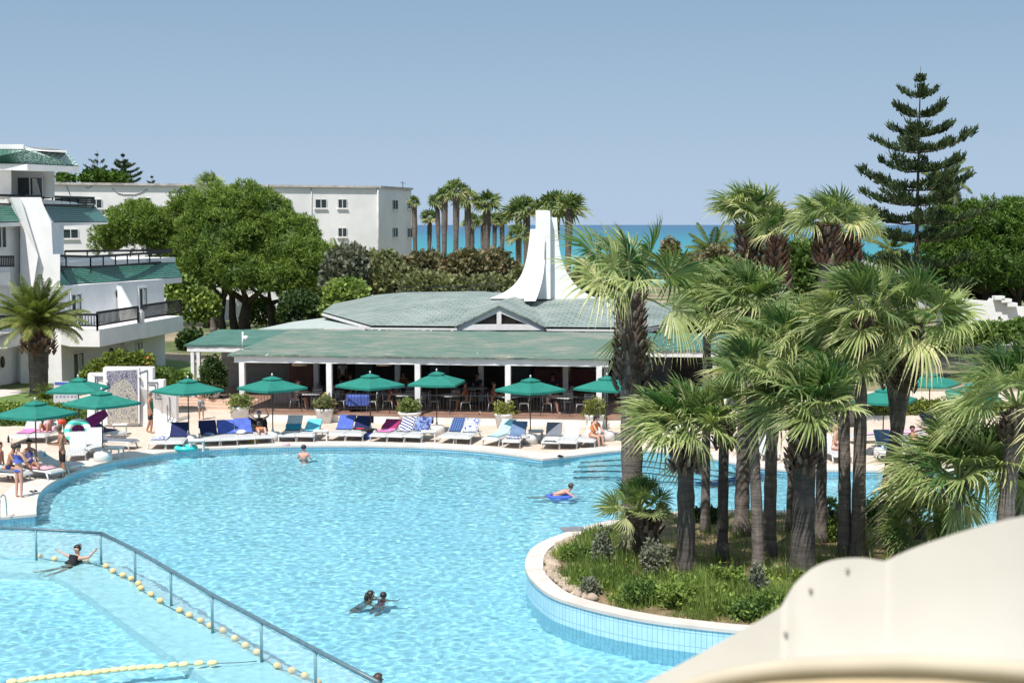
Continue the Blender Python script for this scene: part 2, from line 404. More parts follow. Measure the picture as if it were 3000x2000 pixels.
for i in range(n):
    j=(i+1)%n; fs+=[(i,j,j+n,i+n),(i+2*n,j+2*n,j,i),(i+3*n,j+3*n,j+2*n,i+2*n),(i+n,j+n,j+4*n,i+4*n)]
g.add(vs,fs); g.build('coping',COPING,ip,ip.location)
g=G()
q=gz(1678,1549,IZ+.006); g.obox(q,(.32,.05,0),(-.05,.26,0),(0,0,.008)); g.build('missing_slab',mat('old_mortar',(.22,.22,.24),(.14,.14,.16),.9,8),ip,ip.location)
# soil mound
cx=sum(p.x for p in isl)/n; cy_=sum(p.y for p in isl)/n
def inside(p,poly):
    c=False; j=len(poly)-1
    for i in range(len(poly)):
        a,b=poly[i],poly[j]
        if (a.y>p.y)!=(b.y>p.y) and p.x<(b.x-a.x)*(p.y-a.y)/(b.y-a.y)+a.x: c=not c
        j=i
    return c
def soil(x,y): 
    d=edge_d(x,y,ci); return IZ-.06+.16*min(1,d/1.5)+.05*noise.noise(V((x*.9,y*.9,0)))
m,t,b=nodes('soil'); b.inputs['Roughness'].default_value=1
f=noi(t,coord(t,'World'),1.1,8,.7); f2=noi(t,coord(t,'World'),14,6,.7)
c=ramp(t,f,[(.36,(.10,.11,.035)),(.48,(.20,.15,.075)),(.6,(.34,.235,.135))]); c=mixc(t,1,c,ramp(t,f2,[(.25,.5),(.7,1.25)]),'MULTIPLY')
t.links.new(c,b.inputs['Base Color']); bump(t,b,f2,.8,.05)
g=G()
rings=[1,.93,.84,.72,.56,.38,.2,.06]; vs=[]
for r in rings:
    for p in ci:
        x=cx+(p.x-cx)*r; y=cy_+(p.y-cy_)*r; vs.append((x,y,soil(x,y) if r<1 else IZ-.07))
fs=[(k*n+i,k*n+(i+1)%n,(k+1)*n+(i+1)%n,(k+1)*n+i) for k in range(len(rings)-1) for i in range(n)]+[tuple((len(rings)-1)*n+i for i in range(n))]
g.add(vs,fs,True); g.build('soil_bed',m,ip,ip.location)
# edging stones on the island's left and far rim
STONE=mat('edging_stone',(.48,.38,.29),(.30,.235,.18),.9,5,.4)
k=0; r2=random.Random(3)
for i,p in enumerate(ci):
    if not (p.y>gz(1500,1520,IZ).y or (p.x<gz(1700,1700,IZ).x)): continue
    if p.x>9.2: continue
    for e in range(4):
        j=ci[(i+1)%n]; u=(e+.5)/4+r2.uniform(-.08,.08); c0=p.lerp(j,u); inw=V((cx-c0.x,cy_-c0.y,0)).normalized()
        c0=c0+inw*(.1+r2.uniform(0,.22))
        g=G(); s=r2.uniform(.08,.15); g.ball((0,0,s*.35),s,8,5,r2.uniform(.9,1.5),r2.uniform(.8,1.1),r2.uniform(.6,.9))
        g.v=[tuple(V(q_)*(1+.22*noise.noise(V(q_)*9+V((k*3.1,0,0))))) for q_ in g.v]
        if k<14 or True:
            o=g.build('edging_stone',STONE); o.location=(c0.x,c0.y,IZ-.05); o.rotation_euler=(0,0,r2.uniform(0,3))
            tag(o,'small rough beige edging stone among others along the rim of the island bed','stone','edging stones along the island rim')
        k+=1
# ------------------------------------------------------------------ net fence across the pool with its floats
FM=mat('fence_metal',(.14,.30,.34),(.09,.21,.25),.45,8); RAILM=mat('fence_rail',(.10,.17,.20),(.07,.12,.15),.4,8)
bp_=[(-95,1630),(107,1638),(297,1650),(397,1703),(502,1770),(623,1848),(767,1932),(925,2024),(1110,2130)]
tp_=[(-95,1538),(107,1553),(297,1562)]
fb=[gz(x,y,WZ) for x,y in bp_]; FH=.82
nf=empty('net_fence',(fb[2].x,fb[2].y,WZ),'low teal metal net fence standing in the water between the two pools','fence')
for p in fb:
    g=G(); g.tube([p+V((0,0,-.25)),p+V((0,0,FH))],.034,8); g.build('post',FM,nf,nf.location)
g=G(); g.tube([p+V((0,0,FH)) for p in fb[:3]],.04,8); g.tube([p+V((0,0,FH)) for p in fb[2:]],.048,8); g.build('top_rail',RAILM,nf,nf.location)
m,t,b=nodes('netting'); 
df=N(t,'ShaderNodeBsdfDiffuse'); df.inputs[0].default_value=(.75,.8,.8,1); tr=N(t,'ShaderNodeBsdfTransparent'); mx=N(t,'ShaderNodeMixShader')
wv=noi(t,coord(t,'World'),3,3); t.links.new(ramp(t,wv,[(.3,.14),(.7,.32)]),mx.inputs[0]); t.links.new(tr.outputs[0],mx.inputs[1]); t.links.new(df.outputs[0],mx.inputs[2]); t.links.new(mx.outputs[0],t.nodes['Material Output'].inputs[0])
g=G()
for i in range(len(fb)-1):
    a,c=fb[i],fb[i+1]
    g.grid(lambda u,v,a=a,c=c: a.lerp(c,u)+V((0,0,.03+(FH-.07+.03*math.cos(u*2*PI))*v)),8,3)
g.build('net',m,nf,nf.location)
g=G()
for i in range(len(fb)-1):   # lacing cord under the rail and diagonal ties at the posts
    a,c=fb[i],fb[i+1]; g.tube([a.lerp(c,u/8)+V((0,0,FH-.06-.05*math.sin(PI*u/8))) for u in range(9)],.007,4)
    g.tube([a+V((0,0,.05)),a+V((.02,0,FH*.6)),a+V((-.01,0,FH))],.012,5)
g.build('lacing',mat('cord_white',(.6,.66,.68),(.45,.5,.52),.8,8),nf,nf.location)
# pale submerged ledge the fence stands on
g=G()
nl=[V((-.62,-.85,0))]*9
ledge=[V((p.x+.25,p.y+.1,WZ-.07)) for p in fb[2:]]; ledge2=[V((p.x-1.15,p.y-.6,WZ-.34)) for p in fb[2:]]
g.prism(ledge+ledge2[::-1],(0,0,-1.3))
g.prism([V((fb[0].x-3,fb[0].y+.25,WZ-.07)),V((fb[0].x-3,fb[0].y-.75,WZ-.34)),V((ledge2[0].x,fb[2].y-.75,WZ-.34)),V((ledge[0].x,fb[2].y+.25,WZ-.07))],(0,0,-1.3))
o=tag(g.build('pool_ledge',mat('ledge_tile',(.93,.93,.92),(.88,.90,.90),.5,3)),kind='structure'); o.cycles.is_caustics_receiver=True
FLO=mat('yellow_float',(.80,.58,.26),(.62,.43,.2),.5,9); FLO2=mat('pale_yellow_float',(.84,.70,.36),(.74,.58,.28),.5,9); ROPE=mat('rope',(.12,.20,.22),(.08,.13,.15),.8,30)
fl_px=[(118,1627),(160,1634),(212,1638),(252,1637),(310,1655),(331,1670),(360,1682),(385,1692),(405,1707),(413,1720),(442,1738),(469,1757),(526,1785),(555,1799),(588,1815),(616,1830),(653,1844),(688,1867),(719,1888),(753,1908),(813,1948),(855,1962),(893,1977),(930,1996),(965,2018)]
fr=empty('float_rope',gz(*fl_px[4],WZ),'rope of round tan floats tied along the foot of the net fence','float rope')
for x,y in fl_px:
    g=G(); c=gz(x,y+6,WZ)+V((0,0,.035)); g.ball(c,.078,12,8,1.12,.95,1.0); g.build('float',FLO,fr,fr.location)
g=G(); g.tube([gz(x,y+8,WZ)+V((0,0,.01)) for x,y in fl_px],.012,5); g.build('rope',ROPE,fr,fr.location)
fl2=[(35,1996),(68,1993),(95,1989),(122,1985),(150,1982),(178,1979),(204,1976),(230,1972),(256,1972),(283,1968),(309,1965),(336,1962),(362,1959),(388,1957),(414,1955),(441,1953),(468,1952),(506,1947),(538,1945),(583,1942),(622,1941)]
fr2=empty('lane_rope',gz(300,1968,WZ),'lane rope of oval pale yellow floats across the near pool','float rope')
for i,(x,y) in enumerate(fl2):
    c=gz(x,y+4,WZ)+V((0,0,.03)); c2=gz(x+12,y+3,WZ)+V((0,0,.03)); d=(c2-c).normalized()
    g=G(); prof=[(0.004,-.105),(.035,-.095),(.058,-.05),(.064,0),(.058,.05),(.035,.095),(.004,.105)]; g.lathe(prof,12)
    ro=Matrix.Translation(c)@V((0,0,1)).rotation_difference(d).to_matrix().to_4x4()
    g.v=[tuple(ro@V(p)) for p in g.v]; g.build('float',FLO2,fr2,fr2.location)
g=G(); g.tube([gz(x,y+4,WZ)+V((0,0,.02)) for x,y in [(-40,2003)]+fl2+[(700,1938),(752,1934)]],.01,5); g.build('rope',ROPE,fr2,fr2.location)
# ladder rail at the left deck end
g=G(); a=gz(8,1520,0)
for dx in (0,-.5):
    g.tube(catmull([a+V((dx,.35,0)),a+V((dx,.3,.55)),a+V((dx,.05,.72)),a+V((dx,-.22,.5)),a+V((dx,-.25,-.6))],4),.022,8)
g2=G(); 
o=g.build('pool_ladder',mat('steel',(.55,.58,.6),(.4,.43,.45),.25,5,metal=.8)); tag(o,'steel handrail of the pool ladder at the left deck corner','pool ladder')
# ================================================================== BUILDINGS
def plane_hit(x,y,p0,nrm):
    d=ray(x,y); o=V((0,0,H)); t=(V(p0)-o).dot(nrm)/d.dot(nrm); return o+d*t
def poly_slab(g,pts,Y,vec):
    """outline given at its own depth(s), extruded to a real thickness"""
    if not hasattr(Y,'__len__'): Y=[Y]*len(pts)
    g.prism([gy(x,y,d) for (x,y),d in zip(pts,Y)],vec)
# ---------------- far block ----------------
fbk=empty('apartment_block',(-28,141,0),'long flat roofed white three storey block beyond the pines near the sea','building')
A=gy(160,533,137.5); B=gy(1110,550,150.0); C=gy(1205,556,159.0)
zt=B.z; A2=V((A.x,A.y,0)); B2=V((B.x,B.y,0)); C2=V((C.x,C.y,0)); dirAB=(B2-A2).normalized(); L0=A2-dirAB*10
nA=V((dirAB.y,-dirAB.x,0)); bk=-nA*9
g=G(); g.prism([L0,B2,C2,C2+V((-9,6,0)),L0-nA*10],(0,0,zt)); g.build('wall',FARW,fbk,fbk.location)
g=G()
g.bar(L0+nA*.05+V((0,0,zt+.08)),B2+nA*.05+V((0,0,zt+.08)),.4,.22); g.bar(B2+V((.05,0,zt+.1)),C2+V((.05,0,zt+.1)),.35,.2)
g.build('parapet',mat('weathered_parapet',(.62,.58,.56),(.34,.31,.30),.9,.8,.2,detail=9,lo=.4,hi=.6),fbk,fbk.location)
def window(root,c,u,nrm,w,h,open_=True,mat_f=None,sill=True):
    """a window as frame (with reveal), dark pane, sill"""
    c=V(c); up=V((0,0,1))
    g=G(); g.obox(c+nrm*.012,u*w/2,nrm*.02,up*h/2); p=g.build('window',GLASSD,root,root.location)
    g=G(); f=.055
    for s in (-1,1):
        g.obox(c+u*s*(w/2-f/2)+nrm*.045,u*f/2,nrm*.04,up*h/2)
        g.obox(c+up*s*(h/2-f/2)+nrm*.045,u*(w/2-f),nrm*.038,up*f/2)
    g.obox(c+nrm*.047,u*f*.6,nrm*.038,up*(h/2-f))
    fr=g.build('frame',mat_f or PAINT,p); fr.location=-root.location
    if sill:
        g=G(); g.obox(c-up*(h/2+.06)+nrm*.06,u*(w/2+.1),nrm*.09,up*.05); s=g.build('sill',FARW,p); s.location=-root.location
    return p
for x,y,w,h in [(836,597,30,26),(940,597,28,27),(1003,597,22,27),(1003,681,22,27),(422,592,30,26),(282,597,26,27),(207,685,35,28),(891,680,14,24)]:
    c=plane_hit(x,y,B2,nA); k=c.y/FPX; window(fbk,c,dirAB,nA,w*k/ .8,h*k)
nB=V(((C2-B2).y,-(C2-B2).x,0)).normalized(); dB=(C2-B2).normalized()
for x,y in [(1157,600),(1157,681),(1200,598),(1200,682)]:
    c=plane_hit(x,y,B2,nB); window(fbk,c,dB,nB,1.5,1.05)
g=G()
for x in (912,):
    a=plane_hit(x,546,B2,nA); c=plane_hit(x,740,B2,nA); g.tube([a+nA*.06,c+nA*.06],.05,6)
a=plane_hit(1106,553,B2,nA); g.tube([a+nA*.1,V((a.x,a.y,2))+nA*.1],.09,6)
g.build('downpipe',mat('pipe_grey',(.6,.6,.6),(.45,.44,.44),.7,2),fbk,fbk.location)
g=G(); a=plane_hit(1180,550,B2,nB); g.tube([V((a.x,a.y,zt)),V((a.x,a.y,zt+.9))],.04,5); g.bar(V((a.x-.3,a.y,zt+.75)),V((a.x+.3,a.y,zt+.6)),.04); g.build('antenna',DARKMETAL,fbk,fbk.location)
g=G()  # old cable scars on the wall
for pts in ([(195,545),(200,557),(205,570)],[(250,548),(258,552),(270,545)],[(330,553),(345,566),(362,570),(395,570),(415,563),(432,555)],[(385,572),(385,600)]):
    q=[plane_hit(x,y,B2,nA)+nA*.03 for x,y in pts]; g.tube(q,.045,4)
g.build('cable',mat('cable_grey',(.38,.37,.37),(.3,.29,.29),.8,4),fbk,fbk.location)
# ---------------- left hotel ----------------
ht=empty('hotel_building',(-27,80,0),'stepped white hotel with green tiled mansard roofs and black balcony railings beside the pool','building')
GT=tilemat('green_roof_tile',(.030,.165,.105),(.045,.21,.135),(.07,.20,.15),5,5,'World',.33,(.015,.07,.05),1.0,.5)
m_,t_,b_=nodes('green_tile_rows'); b_.inputs['Roughness'].default_value=.3
wv=N(t_,'ShaderNodeTexWave',wave_type='BANDS',bands_direction='Z'); wv.inputs['Scale'].default_value=2.6; wv.inputs['Distortion'].default_value=.6; wv.inputs['Detail'].default_value=2; t_.links.new(coord(t_,'World'),wv.inputs['Vector'])
f_=noi(t_,coord(t_,'World'),7,5,.7); c_=ramp(t_,f_,[(.32,(.02,.085,.06)),(.5,(.038,.145,.105)),(.7,(.13,.27,.21))])
c_=mixc(t_,1,c_,ramp(t_,wv.outputs['Fac'],[(.05,(.45,.5,.5)),(.4,(1.05,1.05,1.05))]),'MULTIPLY'); t_.links.new(c_,b_.inputs['Base Color']); bump(t_,b_,wv.outputs['Fac'],.6,.05)
GT=m_
def hb(name,mt,fn,par=None):
    g=G(); fn(g); return g.build(name,mt,par or ht,(par or ht).location)
RAIL=mat('black_wood',(.018,.017,.02),(.01,.01,.011),.55,10)
def railing(pts,Ys,h,bal=True,step=.13,lift=0.0,thick=.09,gap=0):
    """balcony railing along a line of pixel points at given depth: top rail, bottom rail, balusters, posts"""
    q=[gy(x,y,d) for (x,y),d in zip(pts,Ys)]; g=G()
    for a,b in zip(q[:-1],q[1:]):
        g.bar(a,b,thick,thick*1.2); g.bar(a-V((0,0,h)),b-V((0,0,h)),thick*.8,thick)
        L=(b-a).length; n_=max(2,int(L/(step if bal else 1.5)))
        for i in range(n_+1):
            p=a.lerp(b,i/n_); w=.055 if bal else .07
            g.bar(p-V((0,0,h+(gap if i%8==0 else 0))),p,w)
    return g.build('railing',RAIL,ht,ht.location)
# lower wing: ground + first floor (facade faces the pool, in shade)
EZ=5.4
fa0=gy(176,900,78.6); fa1=gz(480,1070,0); FA0=V((fa0.x,fa0.y,0)); FA1=V((fa1.x,fa1.y,0)); dF=(FA1-FA0).normalized(); nF=V((dF.y,-dF.x,0))
FE=FA1+dF*.2
hb('wall',WHITE,lambda g: g.prism([FA0,FE,FE-nF*9,FA0-nF*9],(0,0,EZ)))
def onF(x,y,o=0.0): return plane_hit(x,y,FA0+nF*o,nF)
# mansard 1: tiled slope over the first floor
eL=gy(205,833,80.5); eR=gy(533,810,92.0); tL=gy(182,786,81.5); tR=gy(512,769,92.6); eR.z=eL.z; tR.z=tL.z=max(tL.z,eL.z+.95)
hb('roof',GT,lambda g: g.prism([eL,eR,tR,tL],(-.35,.02,-.02)))
back=-nF*8
hb('eave',WHITE,lambda g: (g.prism([eL+V((0,0,-.03)),eR+V((0,0,-.03)),eR+back+V((0,0,-.03)),eL+back+V((0,0,-.03))],(0,0,-.34))))
hb('parapet',WHITE,lambda g: g.prism([tL+nF*.06,tR+nF*.06,tR+back,tL+back],(0,0,.3)))
# left hip tile end with ridges, pale glints painted into its colour
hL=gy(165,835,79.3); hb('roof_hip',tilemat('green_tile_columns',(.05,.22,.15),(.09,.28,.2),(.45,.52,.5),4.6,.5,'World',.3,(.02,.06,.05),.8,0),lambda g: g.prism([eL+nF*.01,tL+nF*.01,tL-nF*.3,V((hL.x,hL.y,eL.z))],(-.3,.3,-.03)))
# terrace railings above
railing([(190,736),(502,733)],[90.5,96],.75,False,thick=.12); railing([(120,748),(265,752),(500,738)],[80.5,82,92.5],.62,False,thick=.11,gap=.35)
# first-floor balcony: slab band with bends, railing
sb=[(173,970),(204,962),(291,966),(410,938),(426,940),(536,930)]; sbY=[78.8,77.2,77.0,82.6,83.0,89.0]
q=[gy(x,y,d) for (x,y),d in zip(sb,sbY)]; zS=sum(p.z for p in q)/len(q)
q=[V((p.x,p.y,zS)) for p in q]
hb('balcony',WHITE,lambda g: g.prism(q+[FE+V((0,0,zS)),FA0+V((0,0,zS))],(0,0,-.92)))
def rail3(pts,h,bal,z):
    g=G()
    for a,b in zip(pts[:-1],pts[1:]):
        a=V((a.x,a.y,z)); b=V((b.x,b.y,z)); g.bar(a+V((0,0,h)),b+V((0,0,h)),.09,.12); g.bar(a+V((0,0,.25)),b+V((0,0,.25)),.07,.09)
        n_=int((b-a).length/.16)
        for i in range(n_+1): 
            p=a.lerp(b,i/max(1,n_)); g.bar(p+V((0,0,.25)),p+V((0,0,h)),.04)
        for p in (a,b): g.bar(p,p+V((0,0,h)),.1)
    return g.build('railing',RAIL,ht,ht.location)
qi=[p-nF*.12 for p in q]; zR=zS-.02
rail3(qi[:3],.85,True,zR); rail3(qi[2:4],.95,True,zR); rail3(qi[4:6],1.0,True,zR)
hb('divider',WHITE,lambda g: g.obox(q[3].lerp(q[4],.5)-nF*.1+V((0,0,.3)),dF*.17,nF*.12,(0,0,.35)))
# sloping partition walls between the rooms, upper and lower floor
def wedge(x0,x1,yt,yb,out,z0):
    a=onF(x0,yt); zt_=a.z
    g=G(); A0=V((a.x,a.y,zt_)); 
    g.prism([V((a.x,a.y,z0)),A0,A0+nF*.25,V((a.x,a.y,z0))+nF*out],dF*.18); return g.build('partition',WHITE,ht,ht.location)
wedge(340,402,838,905,1.5,zS); wedge(352,420,1005,1050,1.6,0.0)
def door(x0,x1,y0,y1):
    a=onF(x0,y1); b=onF(x1,y1); c=onF(x0,y0); w=(b-a).length; h=c.z-a.z; m=(a+b)/2+V((0,0,h/2))
    g=G(); g.obox(m+nF*.01,dF*w/2,nF*.03,(0,0,h/2)); d=g.build('door',GLASSD,ht,ht.location)
    g=G(); g.obox(m+nF*.05,dF*.05,nF*.03,(0,0,h/2)); 
    for s in (-1,1): g.obox(m+dF*s*(w/2)+nF*.05,dF*.06,nF*.05,(0,0,h/2+.05))
    g.obox(m+V((0,0,h/2+.06))+nF*.05,dF*(w/2+.06),nF*.05,(0,0,.05)); f=g.build('frame',PAINT,d); f.location=-ht.location
    g=G(); g.grid(lambda u,v: m+dF*(w*(.1+.25*u))+nF*(.045+.012*math.sin(u*30))+V((0,0,-h/2*.92+h*.92*v)),12,1); cu=g.build('curtain',mat('net_curtain',(.6,.62,.6),(.5,.52,.5),.9,5),d); cu.location=-ht.location
door(207,238,863,948); door(405,430,845,905); door(212,245,1035,1105); door(400,416,1003,1045)
for x,y in [(347,863),(328,1035)]:
    c=onF(x,y,.05); g=G(); g.lathe([(.02,-.03),(.2,-.03),(.22,0),(.2,.03),(.02,.03)],16)
    ro=Matrix.Translation(c)@V((0,0,1)).rotation_difference(nF).to_matrix().to_4x4()@Matrix.Diagonal((1.6,1.05,1,1)); g.v=[tuple(ro@V(p)) for p in g.v]; g.build('wall_lamp',mat('lamp_black',(.04,.045,.04),(.02,.02,.02),.5,6),ht,ht.location)
# front facing walls, lit by the sun, and a wedge giving their diagonal shadow by its shape
Wf=78.9
hb('front_wall',WHITE,lambda g: poly_slab(g,[(60,1180),(176,1180),(176,745),(155,745),(150,650),(127,600),(120,578),(30,578),(60,650)],Wf,(-2.3,6,0)))
hb('shadow_wedge',WHITE,lambda g: poly_slab(g,[(62,1060),(112,750),(60,578),(30,578),(62,655)],[Wf-.03,Wf-.35,Wf-.3,Wf-.03,Wf-.03],(-.36,.9,0)))
hb('roof_slope_wall',WHITE,lambda g: poly_slab(g,[(128,603),(158,652),(150,655),(120,603)],[83.4,82.6,80,80],(-.5,1.2,0)))
# second floor column and mansard 2
hb('shaded_wall',WHITE,lambda g: poly_slab(g,[(150,655),(187,655),(187,750),(150,750)],[82.2,86,86,82.2],(-3,3,0)))
hb('roof',GT,lambda g: poly_slab(g,[(158,650),(319,649),(281,607),(130,604)],[83.5,93,94.2,84.4],(-.3,.3,-.05)))
hb('eave',WHITE,lambda g: poly_slab(g,[(156,652),(319,651),(314,657),(152,663)],[83.3,92.9,92.9,83.3],(-3.5,2.5,0)))
hb('terrace_edge',WHITE,lambda g: poly_slab(g,[(126,603),(283,606),(278,598),(126,584)],[84.3,94,94,84.3],(-3,3,0)))
railing([(-10,572),(70,574),(275,580)],[81.5,81.5,93.5],.5,False,thick=.12); 
g=G(); 
for i in range(3): g.bar(gy(162,584+i*5,87),gy(276,583+i*6,93.4),.07,.12)
g.build('railing',RAIL,ht,ht.location)
# third floor box with an alcove window
hb('top_wall',WHITE,lambda g: (poly_slab(g,[(-90,478),(33,486),(33,578),(-90,578)],82,(-2.9,7,0)), poly_slab(g,[(33,489),(160,500),(160,578),(33,578)],[84.2,84.6,84.6,84.2],(-2,5,0))))
c0=gy(50,518,84.3); c1=gy(129,577,84.3); 
window(ht,(c0+c1)/2+V((0,-.06,0)),V((1,0,0)),V((0,-1,0)),c1.x-c0.x,c0.z-c1.z,sill=False)
g=G(); g.grid(lambda u,v: V((c1.x-.62+.5*u*(1-.5*v),84.16+.02*math.sin(u*25),c1.z+.05+(c0.z-c1.z-.15)*v)),14,4); g.build('curtain',MATS['net_curtain'],ht,ht.location)
m_,t_,b_=nodes('painted_glint_tile'); b_.inputs['Roughness'].default_value=.3
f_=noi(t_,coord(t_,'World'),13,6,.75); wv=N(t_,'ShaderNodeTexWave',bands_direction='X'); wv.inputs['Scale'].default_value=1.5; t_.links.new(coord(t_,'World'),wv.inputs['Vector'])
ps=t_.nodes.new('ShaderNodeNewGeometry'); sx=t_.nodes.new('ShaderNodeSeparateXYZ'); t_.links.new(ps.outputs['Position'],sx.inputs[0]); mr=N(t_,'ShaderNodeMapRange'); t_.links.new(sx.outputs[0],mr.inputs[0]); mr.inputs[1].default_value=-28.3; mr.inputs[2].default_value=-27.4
c_=ramp(t_,f_,[(.42,(.03,.11,.08)),(.5,(.25,.38,.33)),(.58,(.72,.78,.74))]); d_=ramp(t_,f_,[(.3,(.02,.07,.045)),(.7,(.08,.19,.13))])  # whitish sun glints painted into the tile colour
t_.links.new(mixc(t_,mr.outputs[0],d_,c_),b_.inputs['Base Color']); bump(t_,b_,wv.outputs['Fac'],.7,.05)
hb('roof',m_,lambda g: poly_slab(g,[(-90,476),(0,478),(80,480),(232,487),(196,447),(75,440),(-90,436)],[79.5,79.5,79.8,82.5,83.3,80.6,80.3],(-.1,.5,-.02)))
hb('eave',WHITE,lambda g: (g.prism([gy(-90,478,79.5),gy(80,481,79.8),gy(232,488,82.5),gy(210,488,89),gy(-90,478,89)],(0,0,-.34))))
hb('parapet',WHITE,lambda g: (poly_slab(g,[(-90,423),(69,423),(69,437),(-90,436)],80.9,(-2.4,6,0)), poly_slab(g,[(69,428),(150,434),(196,441),(196,447),(150,444),(69,439)],[81,81.4,81.8,81.8,81.4,81],(-2,5,0))))
# farther-left bay in shade: wall, balcony, roof panel
hb('bay_wall',WHITE,lambda g: poly_slab(g,[(-140,1185),(58,1165),(58,652),(-140,660)],[74,79.6,79.6,74],(-3,5,0)))
hb('roof',GT,lambda g: poly_slab(g,[(-140,652),(60,649),(31,602),(-140,602)],[73,78.6,79.6,74],(-.3,.3,-.05)))
hb('eave',WHITE,lambda g: poly_slab(g,[(-140,655),(60,652),(60,663),(-140,668)],[72.9,78.5,78.5,72.9],(-.9,2,0)))
hb('balcony',WHITE,lambda g: (poly_slab(g,[(-140,972),(20,975),(60,968),(60,1012),(20,1020),(-140,1024)],[73,75.6,77.5,77.5,75.6,73],(-1.4,3,0)), poly_slab(g,[(-140,800),(30,797),(30,836),(-140,845)],[73,77.5,77.5,73],(-1.4,3,0))))
railing([(-140,928),(50,926)],[73.2,76.6],.55,True,thick=.1); railing([(-140,752),(40,752)],[73.2,77.3],.5,True,thick=.1)
for x,y in [(8,1060)]:
    c=gy(x,y,78.0); g=G(); g.ball(c,.22,12,8,.5,.9,1.5); g.build('wall_lamp',MATS['lamp_black'],ht,ht.location)
c=gy(2,695,77.9); window(ht,c,V((.27,.96,0)).normalized(),V((.96,-.27,0)).normalized(),.9,1.2,sill=False)
# a low white wall and white sculpted post behind the pine trunks
g=G(); poly_slab(g,[(560,880),(760,876),(800,885),(800,935),(560,940)],126,(0,.4,0)); tag(g.build('garden_wall',WHITE),'low white garden wall seen between the pine trunks','wall')
g=G(); poly_slab(g,[(838,955),(846,905),(862,893),(876,910),(884,955)],104,(0,1.2,0)); tag(g.build('white_pillar',WHITE),'tapering white pillar under the right edge of the big pine','pillar')
# ---------------- restaurant ----------------
AN=R(7.0); U=V((math.cos(AN),-math.sin(AN),0)); Vd=V((math.sin(AN),math.cos(AN),0)); O=gz(712,1204,.4); O.z=0
def RW(u,v,z): return O+U*u+Vd*v+V((0,0,z))
rt=empty('restaurant_pavilion',tuple(O),'open sided poolside restaurant with green matted roofs, white posts and a flared white chimney','building')
def rb(name,mt,fn,par=None,smooth=False):
    g=G(); fn(g); return g.build(name,mt,rt,rt.location,smooth)
TZ=.4
# terrace platform with its white wall and peach steps
te=empty('terrace',tuple(O),kind='structure')
g=G(); g.prism([RW(-.5,-.25,0),RW(21.5,-.25,0),RW(21.5,14,0),RW(-4.8,14,0),RW(-4.8,4.6,0),RW(-.5,4.6,0)],(0,0,TZ-.06)); g.build('terrace_wall',mat('terrace_wall',(.80,.78,.75),(.72,.68,.64),.8,1.5,.05),te,te.location)
g=G(); g.prism([RW(-.52,-.28,TZ-.056),RW(21.5,-.28,TZ-.056),RW(21.5,14,TZ-.056),RW(-4.8,14,TZ-.056),RW(-4.8,4.6,TZ-.056),RW(-.52,4.6,TZ-.056)],(0,0,.056)); g.build('terrace_floor',mat('terrace_tile',(.34,.20,.15),(.24,.14,.10),.5,1.2),te,te.location)
PEACH=mat('peach_stone',(.66,.47,.36),(.55,.38,.29),.7,2)
for i in range(3):
    g=G(); z=TZ-.004-.133*i; g.prism([RW(-4.9,4.55-.38*i,0),RW(-.5-.1,4.55-.38*i,0),RW(-.6,4.55-.38*(i+1),0),RW(-4.9,4.55-.38*(i+1),0)],(0,0,z)); g.build('step',PEACH,te,te.location)
for k in list(te.children): pass
# posts
def post(u,v,z1,w=.22,name='post'):
    g=G(); g.prism([RW(u-w/2,v-w/2,TZ),RW(u+w/2,v-w/2,TZ),RW(u+w/2,v+w/2,TZ),RW(u-w/2,v+w/2,TZ)],(0,0,z1-TZ)); g.build(name,PAINT,rt,rt.location)
BZ0,BZ1=2.62,2.9
UP_=[0,4.02,8.04,12.08,16.1]
for u in UP_: post(u,0,BZ0,.24)
for u in (2.1,6.1,10.15,14.2): post(u,5.0,2.9,.24)
for u in (-4.1,-3.8): post(u,5.0,BZ0,.16)
for u in (16.1,21.2,21.7): post(u,5.2,BZ0,.2)
def beam(u0,v0,u1,v1,z0=BZ0,z1=BZ1,w=.2,name='beam'):
    g=G(); a=RW(u0,v0,(z0+z1)/2); b=RW(u1,v1,(z0+z1)/2); g.bar(a,b,w,z1-z0); g.build(name,PAINT,rt,rt.location)
beam(-.35,0,16.5,0); beam(0,.13,0,5.0); beam(16.1,.13,16.1,5.0); beam(-4.35,5.0,-.13,5.0); beam(16.25,5.0,22,5.0); beam(-4.2,5.15,-4.2,9.5); beam(.2,4.98,16,4.98,2.7,2.9)
# reed-mat / netting roofs
m_,t_,b_=nodes('green_roof_mat'); b_.inputs['Roughness'].default_value=.9
rot=(0,0,AN)
f1=noi(t_,coord(t_,'World',(.35,2.2,1),rot),2.2,9,.72); f2=noi(t_,coord(t_,'World'),.35,5,.6); f3=noi(t_,coord(t_,'World',(.6,3,1),rot),9,6,.7)
c_=ramp(t_,f1,[(.38,(.075,.155,.118)),(.46,(.125,.19,.15)),(.52,(.20,.225,.182)),(.60,(.34,.30,.25))])
c_=mixc(t_,ramp(t_,f2,[(.42,.55),(.6,0.0)]),c_,(.07,.17,.13)); c_=mixc(t_,1,c_,ramp(t_,f3,[(.25,.62),(.7,1.2)]),'MULTIPLY')
t_.links.new(c_,b_.inputs['Base Color']); bump(t_,b_,f3,.7,.06); MATR=m_
m_,t_,b_=nodes('green_roof_mat_fresh'); b_.inputs['Roughness'].default_value=.85
f1=noi(t_,coord(t_,'World',(.35,2.2,1),rot),2.4,9,.72); c_=ramp(t_,f1,[(.34,(.025,.095,.075)),(.5,(.05,.14,.11)),(.66,(.12,.195,.16))]); t_.links.new(c_,b_.inputs['Base Color']); bump(t_,b_,f1,.6,.05); MATF=m_
